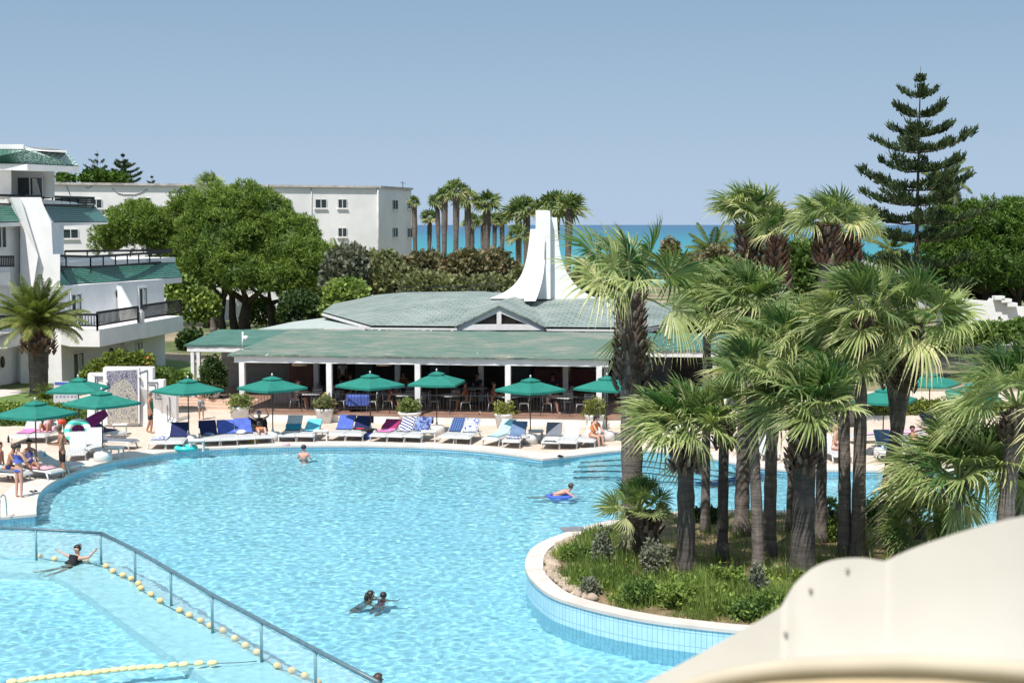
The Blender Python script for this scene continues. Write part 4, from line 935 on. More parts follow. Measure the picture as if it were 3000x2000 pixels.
ip_(2680,1570,2668,1430,110,'small young palm left of the sprawling low palm',24,22,28,nleaf=18,n=16,bootz=.7,bootr=.14,bootn=30,tm=PTRUNK2)
ip_(2066,1560,2072,900,170,'slender palm with a small crown just right of the tallest palm',30,26,41,nleaf=24,n=20,dy=.6)
ip_(2318,1560,2330,985,190,'thin grey trunked palm hidden behind the stout one, crown over its top',34,28,42,nleaf=28,n=20,dy=.4)
ip_(2640,1560,2600,1010,170,'palm with a dark collar between the close pair and the leaning palm',36,30,43,nleaf=28,n=20,bootz=1.2,bootr=.24,bootn=60)
# --- the four scaly palms across the pool
for bx,by,cx_,cy2,rpx,lab,sd,wb,bz,y_ in [
    (2195,1225,2194,655,175,'leftmost of the four scaly collared palms against the sea',31,66,2.3,62),
    (2278,1225,2273,690,130,'second scaly collared palm from the left, lower with an orange tinged collar',32,54,2.4,61),
    (2418,1230,2424,660,165,'tall scaly collared palm with a bare grey trunk below its collar',33,54,1.6,60.5),
    (2480,1225,2488,690,145,'rightmost scaly collared palm, close beside the tall one',34,52,1.9,62)]:
    b=gy(bx,by,y_); b.z=0; t=gy(cx_,cy2,y_); s=y_/FPX
    fan_palm(b,t,wb*s/2,wb*s*.42,rpx*s*.86,sd,lab,'scaly palms beyond the pool',nleaf=32,n=20,bootz=bz,bootr=.54,bootn=150,tm=PTRUNK2,bm=BOOTR,low=16,bsize=.30,pet=.44,droop=.55)
# --- far row of palms by the sea
fp=[(1213,592,26,30,150,'far palm standing hard against the right end of the apartment block'),(1259,640,36,26,165,'short leftmost palm of the shoreline row'),(1281,594,40,26,160,'slim palm left of the tallest shoreline palm group'),(1303,575,40,34,150,'thick trunked palm second from the tallest in the shoreline row'),(1337,562,52,36,145,'tallest palm in the shoreline row'),(1370,585,48,36,150,'leaning crowned palm just right of the tallest shoreline palm'),(1381,650,36,30,165,'short palm tucked behind the leaning crowned one'),(1427,597,54,42,150,'wide crowned thick palm alone in the middle of the shoreline row'),(1416,650,30,28,170,'low palm left behind the wide crowned one'),(1449,648,34,24,170,'short palm right of the wide crowned one'),(1471,645,34,26,170,'short end palm of the row before the sea gap'),(1520,622,60,40,150,'broad palm left of the white chimney top'),(1543,612,52,40,155,'palm just touching the left of the white chimney top'),(1630,608,66,40,140,'palm directly right behind the white chimney top'),(1668,612,66,42,135,'palm behind the left fans of the tallest island palm'),(1590,612,50,34,150,'palm whose tuft shows above the white chimney'),(1518,690,48,26,140,'low dark palm left of the chimney among bushes')]
crA=[fan_crown(1.0,24,200+i,9,low=-14,pet=.38,droop=.5,thick=.012,high=80) for i in range(4)]
crM=[]
for i,(x,y,rp,tw,Y,lab) in enumerate(fp):
    t=gy(x,y,Y); b=V((t.x+random.Random(i).uniform(-.3,.3),Y,-.1)); s=Y/FPX
    root=empty('shoreline_palm',tuple(b),lab,'palm tree','row of palms by the sea')
    h=t.z-b.z; g=G(); m=12; g.tube([(t-b)*(k/m) for k in range(m+1)],[tw*s*.30*(.72 if k<m*.75 else .9)*(1.12 if k==0 else 1) for k in range(m+1)],9); g.build('trunk',PTRUNK,root)
    k=i%4
    if i<4: o=crA[k].build('crown',PALMFAR,root); crM.append(o.data)
    else: o=bpy.data.objects.new('crown',crM[k]); link(o,root)
    o.location=t-b; o.scale=(rp*s*.92,)*3; o.rotation_euler=(0,0,i*1.1)
# --- feather palms
def feather_crown(L,nf,seed,nl=26,low=-35,high=85,arch=.9,lw=.035,ll=.3):
    r=random.Random(seed); g=G()
    for i in range(nf):
        f=(i+.5)/nf; el=R(high+(low-high)*f**.9+r.gauss(0,6)); az=i*2.39996+r.gauss(0,.2); dh=V((math.cos(az),math.sin(az),0)); s=V((-dh.y,dh.x,0))
        pts=[]; p=V((0,0,0)); e=el; K=9; Lf=L*r.uniform(.85,1.1)
        for k in range(K+1):
            pts.append(p.copy()); d=dh*math.cos(e)+V((0,0,math.sin(e))); p=p+d*Lf/K; e-=arch*(.4+.9*f)/K*(1.0+k*.12)
        g.cur=.8; g.tube(pts,[.035*(1-k/K*.85) for k in range(K+1)],4,cap=False,smooth=False)
        for j in range(nl):
            t=.16+.83*j/nl; k=min(K-1,int(t*K)); a=pts[k].lerp(pts[k+1],t*K-k); d=(pts[k+1]-pts[k]).normalized(); nn=s.cross(d)
            l=Lf*ll*math.sin(PI*min(1,.12+t*.86))**.7*r.uniform(.85,1.1)
            for sg in (-1,1):
                g.cur=min(1,max(0,.3+.5*f+r.gauss(0,.14)))
                ld=(s*sg*.75+d*.75+nn*.35).normalized(); tip=a+ld*l+V((0,0,-.18*l))+WIND*.3*l; md=a+ld*l*.5; w=d*lw
                g.add([a-w*.5,a+w*.5,md+w,md-w,tip],[(0,1,2,3),(3,2,4)])
    return g
def feather_palm(base,top,rb_,rt_,L,seed,label,nf=44,name='date_palm',**k):
    base,top=V(base),V(top); root=empty(name,tuple(base),label,'palm tree'); off=top-base
    g=G(); m=14; g.tube([off*(i/m)+V((0,0,-.1 if i==0 else 0)) for i in range(m+1)],[(rb_+(rt_-rb_)*i/m)*(1.15 if i==0 else 1)*(1+.03*math.sin(i*2.3)) for i in range(m+1)],14); g.build('trunk',PTRUNK2,root)
    g=G(); boots(g,lambda z: off*(z/off.z),off.z-rt_*2.4,off.z,rt_*1.5,rt_*1.1,seed,90,rt_*.6); g.build('leaf_bases',BOOTR,root)
    o=feather_crown(L,nf,seed,**k).build('crown',DATELEAF,root); o.location=off; return root
b=gy(114,1170,73); b.z=0; feather_palm(b,gy(112,960,73),.44,.56,2.8,51,'stout feather leaved date palm before the hotel, casting shade on its white wall',64,nl=44,lw=.026,ll=.22,low=20,high=88,arch=.85)
b=gy(2085,1010,120); b.z=0; feather_palm(b,gy(2088,745,120),.25,.25,2.9,52,'grey green feather palm standing alone before the sea gap',26,nl=20,lw=.06,low=-30)
b=gy(2768,1000,98); b.z=0; feather_palm(b,gy(2772,540,98),.22,.2,2.3,53,'feather palm whose head shows behind the right boughs of the tall conifer',30,nl=20,lw=.05,low=-60,arch=1.3)
b=gy(985,960,128); b.z=0; feather_palm(b,gy(985,765,128),.22,.22,2.2,54,'small dry looking feather palm against the wall of the apartment block',22,nl=16,lw=.07)
b=gy(2580,1000,100); b.z=0; feather_palm(b,gy(2612,735,100),.2,.2,2.0,57,'pale feather palm low behind the conifer trunk',20,nl=18,lw=.06,low=-60,arch=1.2)
b=gy(625,900,117); b.z=0; fan_palm(b,gy(617,545,117),.25,.25,1.5,55,'dark fan palm top rising behind the big rounded pine',nleaf=26,n=14,droop=.3)
# yucca
b=gz(132,1182,0); o=feather_crown(.85,26,56,nl=2,low=0,high=85,arch=.2,lw=.06,ll=.5).build('yucca_plant',DATELEAF); o.location=b+V((0,0,.25)); tag(o,'spiky yucca at the foot of the stout date palm','plant')
# --- crowns made of many small tufts
def foliage(lobes,n,size,seed,kind='leaf',k=5,inner=.25,up=.5,rough=.16,elong=1.0,vbias=0,core=0,puff=None):
    """lobes: (centre, radii). Tufts on and under the lobes' skins, pushed by noise"""
    r=random.Random(seed); g=G(); ws=[a[1][0]*a[1][1]+a[1][0]*a[1][2]+a[1][1]*a[1][2] for a in lobes]; 
    lob=[(V(c),V(q)) for c,q in lobes]
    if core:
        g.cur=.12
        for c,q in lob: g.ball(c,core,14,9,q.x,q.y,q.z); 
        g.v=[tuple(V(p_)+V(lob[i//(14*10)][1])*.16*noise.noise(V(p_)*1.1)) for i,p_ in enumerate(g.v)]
    if puff:
        pc=[]
        while len(pc)<puff[0]:
            c,q=r.choices(lob,ws)[0]; d=V((r.gauss(0,1),r.gauss(0,1),r.gauss(0,1))).normalized()
            if d.z<-.6: continue
            p=c+V((d.x*q.x,d.y*q.y,d.z*q.z))*r.uniform(.86,1.0)
            if any(((p-c2).x/q2.x)**2+((p-c2).y/q2.y)**2+((p-c2).z/q2.z)**2<.6 for c2,q2 in lob if c2 is not c): continue
            pc.append((p,V((d.x/q.x,d.y/q.y,d.z/q.z)).normalized(),puff[1]*r.uniform(.6,1.35),r.gauss(0,.10)))
    for i in range(n):
        if puff and i%5:
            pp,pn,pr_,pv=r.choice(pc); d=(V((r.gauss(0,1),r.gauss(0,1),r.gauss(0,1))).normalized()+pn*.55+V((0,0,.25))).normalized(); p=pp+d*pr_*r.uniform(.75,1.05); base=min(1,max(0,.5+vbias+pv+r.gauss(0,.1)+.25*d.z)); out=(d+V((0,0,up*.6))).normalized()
            for j in range(k):
                g.cur=min(1,max(0,base+r.gauss(0,.1))); a=(out*r.uniform(.4,1)+V((r.gauss(0,.45),r.gauss(0,.45),r.gauss(0,.45)))).normalized(); s=a.cross(V((r.gauss(0,1),r.gauss(0,1),r.gauss(0,1)))).normalized(); L=size*r.uniform(.6,1.3); w=size*(.16 if kind=='needle' else .4); o=p+V((r.gauss(0,.3),r.gauss(0,.3),r.gauss(0,.3)))*size
                if kind=='needle': g.add([o-s*w,o+s*w,o+a*L+s*w*.35,o+a*L-s*w*.35],[(0,1,2,3)])
                else: g.add([o,o+a*L*.5+s*w,o+a*L,o+a*L*.5-s*w],[(0,1,2,3)])
            continue
        c,q=r.choices(lob,ws)[0]
        d=V((r.gauss(0,1),r.gauss(0,1),r.gauss(0,1))).normalized()
        if d.z<-.55 and r.random()<.6: d.z=-d.z
        f=r.uniform(.84,1.02) if r.random()>inner else r.uniform(.45,.84)
        f*=1+rough*noise.noise(d*2.6+c*.37+V((seed,0,0)))*1.6+rough*1.1*noise.noise(d*7+c)
        p=c+V((d.x*q.x,d.y*q.y,d.z*q.z))*f
        if any(((p-c2).x/q2.x)**2+((p-c2).y/q2.y)**2+((p-c2).z/q2.z)**2<.5 for c2,q2 in lob if c2 is not c): continue
        out=(V((d.x/q.x,d.y/q.y,d.z/q.z)).normalized()+V((0,0,up))).normalized(); base=min(1,max(0,.45+vbias+.45*noise.noise(p*.55+V((seed,3,1)))+r.gauss(0,.12)))
        for j in range(k):
            g.cur=min(1,max(0,base+r.gauss(0,.12)))
            a=(out*r.uniform(.2,1)+V((r.gauss(0,.6),r.gauss(0,.6),r.gauss(0,.6)))).normalized()
            s=a.cross(V((r.gauss(0,1),r.gauss(0,1),r.gauss(0,1)))).normalized(); L=size*r.uniform(.6,1.3)*elong; w=size*(.16 if kind=='needle' else .42)*r.uniform(.7,1.2)
            o=p+V((r.gauss(0,.35),r.gauss(0,.35),r.gauss(0,.35)))*size
            if kind=='needle': g.add([o-s*w,o+s*w,o+a*L+s*w*.35,o+a*L-s*w*.35],[(0,1,2,3)])
            else: g.add([o,o+a*L*.5+s*w,o+a*L,o+a*L*.5-s*w],[(0,1,2,3)])
    return g
def limbs(g,base,top,r0,ends,r):
    base,top=V(base),V(top); mid=base.lerp(top,.5)+V((r.gauss(0,.12),r.gauss(0,.12),0)); g.tube([base,mid,top],[r0*1.25,r0,r0*.85],9)
    for e in ends:
        e=V(e); m=top.lerp(e,.5)+V((r.gauss(0,.25),r.gauss(0,.25),r.uniform(.0,.3))); g.tube([top-V((0,0,.2)),m,e],[r0*.6,r0*.42,r0*.15],7)
def px_lobes(L,Y0):
    """lobes given as (x,y,rx,ry,dY) in the photo's scale at depth Y0"""
    out=[]
    for x,y,rx,ry,dy in L:
        Y=Y0+dy; s=Y/FPX; out.append((gy(x,y,Y),(rx*s,max(rx,ry)*s*.9,ry*s)))
    return out
def tree(name,label,cat,lob,Y0,n,size,seed,mt,bark=BARK,trunks=(),kind='needle',group=None,k=6,off=None,**kw):
    lobs=px_lobes(lob,Y0); b=gy(trunks[0][0],trunks[0][1],Y0) if trunks else lobs[0][0].copy(); b.z=0
    root=empty(name,tuple(b),label,cat,group)
    g=foliage(lobs,n,size,seed,kind,k,**kw); g.build('crown',mt,root,b); r=random.Random(seed)
    if trunks:
        g=G()
        for (x,y,x2,y2,wpx) in trunks:
            p=gy(x,y,Y0); p.z=-.05; q=gy(x2,y2,Y0); near=sorted(lobs,key=lambda l:(l[0]-q).length)[:3]; limbs(g,p,q,wpx*Y0/FPX/2,[l[0]-V((0,0,l[1][2]*.3)) for l in near],r)
        g.build('trunk',bark,root,b)
    return root
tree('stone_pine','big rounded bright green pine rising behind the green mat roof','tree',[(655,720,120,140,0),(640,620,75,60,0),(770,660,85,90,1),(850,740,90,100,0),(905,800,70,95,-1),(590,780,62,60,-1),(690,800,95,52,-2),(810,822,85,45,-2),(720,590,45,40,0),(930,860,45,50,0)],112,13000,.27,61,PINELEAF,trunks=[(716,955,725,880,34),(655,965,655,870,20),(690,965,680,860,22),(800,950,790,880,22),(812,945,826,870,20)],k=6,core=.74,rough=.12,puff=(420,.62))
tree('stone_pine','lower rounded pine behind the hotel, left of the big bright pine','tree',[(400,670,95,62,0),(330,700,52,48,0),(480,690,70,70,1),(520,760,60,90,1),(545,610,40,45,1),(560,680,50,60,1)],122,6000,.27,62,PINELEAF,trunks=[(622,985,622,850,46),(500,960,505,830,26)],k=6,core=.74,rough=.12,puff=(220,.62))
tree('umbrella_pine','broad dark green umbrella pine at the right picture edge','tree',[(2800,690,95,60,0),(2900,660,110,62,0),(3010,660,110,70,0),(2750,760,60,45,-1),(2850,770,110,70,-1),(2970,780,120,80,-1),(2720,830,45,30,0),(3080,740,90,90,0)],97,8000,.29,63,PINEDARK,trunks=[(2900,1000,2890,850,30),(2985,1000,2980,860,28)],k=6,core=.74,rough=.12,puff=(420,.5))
tree('pine_tree','distant sparse conifer above the roof of the apartment block','tree',[(285,520,42,14,0),(330,525,40,9,0),(262,524,26,8,0),(195,524,26,10,0)],165,420,.5,64,PINEDARK,kind='leaf',k=5)
# Norfolk pines
def norfolk(base,top,spread,seed,label,tiers=11,dens=1.0,name='norfolk_pine',low=.12,bare=.35,rtr=.2):
    base,top=V(base),V(top); root=empty(name,tuple(base),label,'conifer'); h=top.z-base.z; r=random.Random(seed)
    g=G(); g.tube([V((0,0,h*i/14)) for i in range(15)],[rtr*(1-.93*i/14) for i in range(15)],9); g.build('trunk',BARK,root)
    gb=G(); gf=G()
    for t in range(tiers):
        f=t/(tiers-1); z=h*(low+(.945-low)*f**.88)+r.gauss(0,.12)*(spread/3.5); L=spread*min(1,(1-f)/.55)**.6*r.uniform(.88,1.08)+.02*spread; nb=r.choice([4,5,5]) if f<.85 else 3; a0=r.uniform(0,6)
        for k in range(nb):
            az=a0+k*2*PI/nb+r.gauss(0,.3); dh=V((math.cos(az),math.sin(az),0)); Lb=L*r.uniform(.75,1.12); s=V((-dh.y,dh.x,0))
            pts=[V((0,0,z+r.gauss(0,.02)))+dh*Lb*q+V((0,0,Lb*(-.06*math.sin(PI*q)*(1-f)+.33*q*q*(.35+f)))) for q in [0,.25,.5,.75,1]]
            gb.tube(pts,[.055*(1-.8*q)*(1.2-f*.6) for q in [0,.25,.5,.75,1]],5,cap=False)
            nc=int((5+Lb*3.4)*dens)
            for c in range(nc):
                q=bare+(1-bare)*(c+r.random())/nc; kk=min(3,int(q*4)); p=pts[kk].lerp(pts[kk+1],q*4-kk); side=r.choice([-1,1])
                sl=Lb*.26*(1-q*.55)*r.uniform(.2,1)
                p=p+s*side*sl*.9+dh*sl*.35+V((0,0,sl*.25))
                for j in range(9):
                    gf.cur=min(1,max(0,.4+r.gauss(0,.25))); d=(dh*r.uniform(-.1,.8)+s*side*r.uniform(-.4,.7)+V((0,0,r.uniform(.3,1.2)))).normalized(); ll=(.30+.12*(1-f))*r.uniform(.6,1.25)*max(.85,spread/3.3)
                    w=d.cross(V((r.gauss(0,1),r.gauss(0,1),.2))).normalized()*.045*spread/3.3; o=p+V((r.gauss(0,.08),r.gauss(0,.08),r.gauss(0,.05)))*spread/3.3
                    gf.add([o-w,o+w,o+d*ll+w*.5,o+d*ll-w*.5],[(0,1,2,3)])
    gb.build('branches',BARK,root); gf.build('foliage',NORF,root); return root
b=gy(2682,850,86); b.z=0; norfolk(b,gy(2675,195,86),3.6,71,'tall tiered Norfolk pine standing against the sky',12,1.9,low=.27,bare=.14)
b=gy(290,700,180); b.z=4; norfolk(b,gy(289,438,180),2.3,72,'sparse grey conifer top above the apartment roof',9,1.0,low=.35)
b=gy(365,700,180); b.z=4; norfolk(b,gy(355,444,180),2.7,73,'dense dark conical conifer top above the apartment roof',12,2.6,low=.35,bare=.1)
b=gy(449,700,190); b.z=6; norfolk(b,gy(449,512,190),1.2,74,'tiny conifer tip poking above the apartment roof',8,2.2,low=.4,bare=.1)
# --- bushes and hedges
def bmat(n,a,b_,tip=None,tr=.2): return leafmat(n,a,b_,tr,.6,tip)
BG=bmat('bush_green',(.05,.11,.022),(.19,.28,.065)); BGR=bmat('bush_grey',(.10,.115,.085),(.24,.25,.19)); BOL=bmat('bush_olive',(.10,.12,.05),(.27,.28,.13)); BRD=bmat('bush_reddish',(.10,.10,.05),(.25,.22,.12),(.38,.18,.13)); BYG=bmat('bush_yellow_green',(.08,.15,.025),(.30,.39,.09)); BDK=bmat('bush_dark',(.02,.05,.015),(.07,.12,.035))
FLW=bmat('flowering_hedge',(.06,.12,.02),(.26,.30,.05),(.70,.14,.04))
def bush(label,lob,Y0,n,size,seed,mt,name='bush',group=None,k=4,cat='bush',**kw): return tree(name,label,cat,lob,Y0,n,size,seed,mt,kind='leaf',group=group,k=k,**kw)
bs='bushes behind the restaurant'
bush('silver grey bush right of the big pine, before the apartment block',[(1020,790,62,62,0),(985,820,40,50,0)],105,1500,.38,81,BGR,group=bs)
bush('olive green bush below the right end of the apartment block',[(1115,800,65,56,0),(1160,830,60,50,-1)],106,1700,.38,82,BOL,group=bs)
bush('reddish topped bush below the shoreline palms, left one',[(1250,800,68,50,0),(1200,815,45,48,0)],108,1500,.38,83,BRD,group=bs)
bush('olive bush low before the reddish ones',[(1260,845,80,38,0),(1340,850,50,30,0)],101,1300,.36,84,BOL,group=bs)
bush('dark reddish bush in the middle of the row, right of the olive ones',[(1370,790,62,48,0),(1330,810,45,48,0)],107,1400,.38,85,BRD,group=bs)
bush('tallest red flowered bush beside the chimney',[(1440,790,62,52,0),(1490,830,55,48,0)],109,1700,.38,86,BRD,group=bs)
bush('brown dry bush just left of the chimney base',[(1440,845,70,32,0),(1530,830,40,40,3)],103,1000,.34,87,BOL,group=bs)
bush('bright green bush tucked between the pine and the shingle roof',[(1015,865,60,42,0),(1000,900,50,35,0)],98,1200,.34,88,BYG,group=bs)
bush('dark bush behind the low grey roof, left of the pavilion',[(880,905,55,45,0),(930,915,50,30,0)],101,1000,.34,89,BDK,group=bs)
bush('olive bush right of the chimney behind the tall palm',[(1760,810,70,50,0),(1690,850,60,30,0),(1830,800,60,45,0)],105,1800,.38,90,BOL,group=bs)
bush('brownish low bush below the feather palm before the sea',[(2020,790,80,34,0),(2110,790,60,38,0),(2100,760,35,34,0)],112,1700,.38,91,BRD,group=bs)
bush('small upright reddish bush alone against the sea',[(1964,745,20,36,0)],112,260,.36,92,BRD,group=bs)
bush('round dark green bush between the scaly palms',[(2350,760,50,45,0),(2330,820,60,45,0),(2390,815,60,50,0)],80,2200,.32,93,BG,group=bs)
bush('green shrubs under the pale flat roof palm crowns',[(2120,830,70,60,0),(2060,850,60,45,0),(2200,850,60,40,0)],78,1700,.34,94,BG,group=bs)
bush('loose leafy shrub with gaps between the hotel and the pine trunks',[(560,890,58,48,0),(530,850,45,40,0),(600,900,40,40,0)],104,1000,.34,95,BYG,group='shrubs under the pines')
bush('clipped dark shrub at the lawn edge by the first pine trunk',[(560,1000,34,28,0)],100,420,.3,96,BDK,group='shrubs under the pines')
bush('sparse shrub in front of the low garden wall',[(765,915,42,36,0)],115,340,.32,97,BYG,group='shrubs under the pines')
bush('weedy green shrub beside the forked pine trunk',[(850,925,34,30,0),(895,930,30,28,0)],112,420,.32,98,BYG,group='shrubs under the pines')
hg='planting round the hotel garden'
bush('leafy yellow green shrub row with roses above the mural wall',[(300,1085,40,26,0),(350,1065,50,30,0),(410,1065,40,28,0),(265,1098,22,18,0)],65,2600,.16,101,FLW,'shrub_row',hg,cat='shrub')
bush('green shrubs right of the mural wall before the left pergola post',[(470,1110,36,26,0),(510,1125,40,30,0),(535,1120,26,28,0)],66.5,1900,.17,102,BG,'shrub_row',hg,cat='shrub')
bush('clipped green hedge behind the two white loungers at far left',[(30,1240,50,24,0),(100,1240,50,24,0),(170,1238,50,24,0),(235,1232,45,26,0),(-40,1240,40,24,0)],62.5,3600,.11,103,BG,'hedge',hg,cat='hedge')
bush('yellow green low hedge along the lawn before the hotel',[(30,1198,50,16,0),(110,1196,50,15,0),(180,1200,40,14,0),(-40,1200,40,16,0),(215,1196,22,14,0)],66,2400,.12,104,BYG,'hedge',hg,cat='hedge')
bush('flowering yellow and red hedge under the teal umbrellas',[(2580,1205,40,22,0),(2640,1205,45,22,0),(2700,1200,50,24,0),(2760,1200,50,24,0),(2450,1210,60,22,0),(2350,1212,60,22,0),(2830,1200,50,24,0),(2910,1205,60,24,0)],66,3600,.14,105,FLW,'hedge',cat='hedge')
bush('long green hedge below the stepped boundary wall',[(2800,985,60,28,0),(2900,978,60,28,0),(3000,975,60,32,0),(2740,1000,50,30,0),(2660,1040,60,40,0)],82,3000,.26,106,BG,'hedge',cat='hedge')
bush('dark shrubs beneath the umbrella pine beside the conifer trunk',[(2760,838,70,30,0),(2860,848,60,26,0),(2960,850,70,26,0)],99,1700,.32,107,BDK,'shrub_row',cat='shrub')
bush('broad shrubbery filling the ground between the pavilion and the white flat roof',[(2080,960,60,50,0),(2160,950,60,40,0),(2560,1010,70,50,0),(2640,980,60,40,0),(2480,990,60,50,0)],80,2600,.3,109,BG,'shrub_row',cat='shrub')
bush('green thicket behind the right end of the pavilion',[(2150,1000,70,70,0),(2250,1060,70,70,0),(2350,1080,70,60,0),(2100,1110,50,50,0),(2450,1080,60,60,0)],74,3400,.26,108,BYG,'shrub_row',cat='shrub')
# island shrubs
ig='low shrubs on the island bed'
def ish(label,x,y,rp,hp,n,sz,sd,mt):
    b=ib(x,y); s=b.y/FPX; q_=random.Random(sd); lo_=[(V((q_.uniform(-.6,.6)*rp*s,q_.uniform(-.6,.6)*rp*s,hp*s*q_.uniform(.25,.6))),(rp*s*q_.uniform(.3,.6),rp*s*q_.uniform(.3,.6),hp*s*q_.uniform(.35,.6))) for _ in range(6)]
    root=foliage(lo_,int(n*1.5),sz*.8,sd,'leaf',4,inner=.6,up=1.0,rough=.5,elong=1.5).build('shrub',mt); root.location=b; tag(root,label,'shrub',ig)
ish('silver sage shrub in front of the low fan palm trunk',1915,1690,48,95,420,.09,111,BGR); ish('grey twiggy shrub at the left tip of the island, before the fan palm',1775,1660,40,95,320,.09,112,BGR)
ish('silver upright shrub at the foot of the slim front trunk',2225,1760,30,95,300,.08,113,BGR); ish('yellow green leafy shrub along the front rim',1990,1765,70,60,700,.09,114,BYG)
ish('leafy shrub left of centre on the front rim',1880,1755,60,60,520,.08,115,BG); ish('grey green low shrub near the left front rim',1725,1730,40,45,380,.08,116,BGR)
ish('tall grassy bush at the front right rim by the slide',2230,1790,90,60,700,.09,117,BG); ish('leafy bush between the slim front trunk and the rim',2130,1730,60,60,420,.09,118,BYG)
ish('blue green bush at the island back rim beside the leaning palm',2560,1540,40,80,420,.09,119,BG); ish('low dark bush at the back rim beside the third slim trunk',2080,1530,50,40,380,.09,120,BDK); ish('fresh green bush between the stout palm and the close pair',2440,1590,30,70,300,.09,121,BYG)
ish('bushy green weed at the island left rim below the fan palm',1690,1640,50,40,420,.08,122,BG)
# grass on the island
GRASS=leafmat('grass_blades',(.08,.15,.03),(.27,.35,.09),.35,.6,(.48,.44,.2))
r=random.Random(5); g=G(); x0=min(p.x for p in ci); x1=max(p.x for p in ci); y0=min(p.y for p in ci); y1=max(p.y for p in ci); cnt=0
front=gz(1900,1740,ISZ).y; lft=gz(1760,1650,ISZ).x
while cnt<26000:
    p=V((r.uniform(x0,x1),r.uniform(y0,y1),0))
    dens=.05+1.0*max(0,min(1,(front+1.6-p.y)/1.4))+.7*max(0,min(1,(lft+1.0-p.x)/1.0))
    dens*=max(0,min(1.2,.55+1.6*noise.noise(p*.8)))
    if r.random()>dens or not inside(p,ci): continue
    d=edge_d(p.x,p.y,ci)
    if d<.12: continue
    h=r.uniform(.12,.42)*min(1,.35+d)*(1.2+.8*noise.noise(p*1.3)); az=r.uniform(0,6.3); a=V((math.cos(az),math.sin(az),0)); z=soil(p.x,p.y); o=V((p.x,p.y,z-.02)); w=a*.009; b=V((-a.y,a.x,0))*h*r.uniform(-.5,.5)+WIND*h*.3
    g.cur=min(1,max(0,.45+.5*noise.noise(p*.7+V((4,0,0)))+r.gauss(0,.15))); g.add([o-w,o+w,o+b*.4+V((0,0,h*.6))+w*.8,o+b*.4+V((0,0,h*.6))-w*.8,o+b+V((0,0,h))],[(0,1,2,3),(3,2,4)]); cnt+=1
tag(foliage([(V((p_.x,p_.y,soil(p_.x,p_.y)+.06)),(r.uniform(.12,.4),r.uniform(.12,.3),r.uniform(.08,.26))) for p_ in [V((r.uniform(x0,x1),r.uniform(y0,front+1.3),0)) for _ in range(420)] if inside(p_,ci) and edge_d(p_.x,p_.y,ci)>.2][:130],5200,.075,77,'leaf',3,inner=.6,up=1.0,rough=.5,elong=1.6).build('weeds',BYG),'tangled leafy weeds along the front of the island bed','weeds',kind='stuff')
tag(g.build('grass',GRASS),'long green grass growing over the island bed','grass',kind='stuff')
# fallen leaf litter and lawn
LAWN=mat('lawn_green',(.13,.20,.045),(.075,.13,.03),.95,3,.4,detail=9)
g=G(); flat(g,[gz(-250,1150,.02),gz(-250,1225,.02),gz(250,1225,.02),gz(262,1180,.02),gz(200,1148,.02)][::1]); tag(g.build('lawn',LAWN),kind='structure')
g=G(); flat(g,[gz(380,1075,-.005),gz(560,1100,-.005),gz(575,1062,-.005),gz(470,1050,-.005)]); tag(g.build('lawn',LAWN),kind='structure')
g=G(); flat(g,[gz(-250,1140,.03),gz(0,1163,.03),gz(62,1152,.03),gz(62,1143,.03),gz(-250,1125,.03)]); tag(g.build('footpath',COPING),kind='structure')
# ================================================================== FURNITURE
m,t,b=nodes('slatted_plastic'); b.inputs['Roughness'].default_value=.45
wv=N(t,'ShaderNodeTexWave',bands_direction='X'); wv.inputs['Scale'].default_value=5.5; t.links.new(coord(t,'Object'),wv.inputs['Vector'])
t.links.new(ramp(t,wv.outputs['Fac'],[(.2,(.34,.34,.35)),(.5,(.66,.655,.64))]),b.inputs['Base Color']); bump(t,b,wv.outputs['Fac'],.6,.02); SLAT=m
PAD=mat('grey_mattress',(.17,.18,.21),(.13,.14,.165),.8,9)
USED=set()
ANG={}
BW=.62
def make_lounger(a,pad=False):
    root=empty('sun_lounger',(0,-200,0),'x','sun lounger','sun loungers round the pool')
    sm=PAD if pad else SLAT
    prof=[(-.97,.29),(-.95,.33),(-.80,.355),(-.2,.345),(.24,.35)]
    g=G(); g.prism([V((-BW/2,y,z)) for y,z in prof]+[V((-BW/2,y,z-.05)) for y,z in prof[::-1]],(BW,0,0)); g.build('seat',sm,root)
    c,s=math.cos(R(a)),math.sin(R(a)); g=G(); L=.80
    def bp(l,h): return V((0,.25+l*c-h*s,.345+l*s+h*c))
    poly=[bp(0,.0),bp(L*.5,-.015),bp(L*.93,.0),bp(L,.02),bp(L+.01,-.02),bp(L*.93,-.05),bp(L*.5,-.06),bp(0,-.05)]
    g.prism([p+V((-BW/2,0,0)) for p in poly],(BW,0,0)); g.build('backrest',sm,root)
    g=G()
    for sx in (-1,1):
        x=sx*(BW/2+.03); g.tube(catmull([(x,-.98,.27),(x,-.7,.30),(x,.2,.30),(x,.9,.29)],4),.028,8)
    g.bar((-BW/2-.03,-.98,.27),(BW/2+.03,-.98,.27),.05,.05); g.bar((-BW/2-.03,.88,.29),(BW/2+.03,.88,.29),.05,.05)
    g.build('frame',PLASTIC,root)
    for sx in (-1,1):
        for y,y2 in ((-.78,-.9),(.62,.78)):
            g=G(); x=sx*(BW/2+.03); g.tube([(x,y,.29),(x*1.02,(y+y2)/2,.15),(x*1.05,y2,0)],[.035,.03,.028],7); g.build('leg',PLASTIC,root)
    if a>20:
        g=G(); q=bp(L*.6,-.06)
        for sx in (-1,1): g.bar((sx*.25,q.y,q.z),(sx*.25,q.y+.12,.29),.03)
        g.build('prop',PLASTIC,root)
    return root
LPRO={}
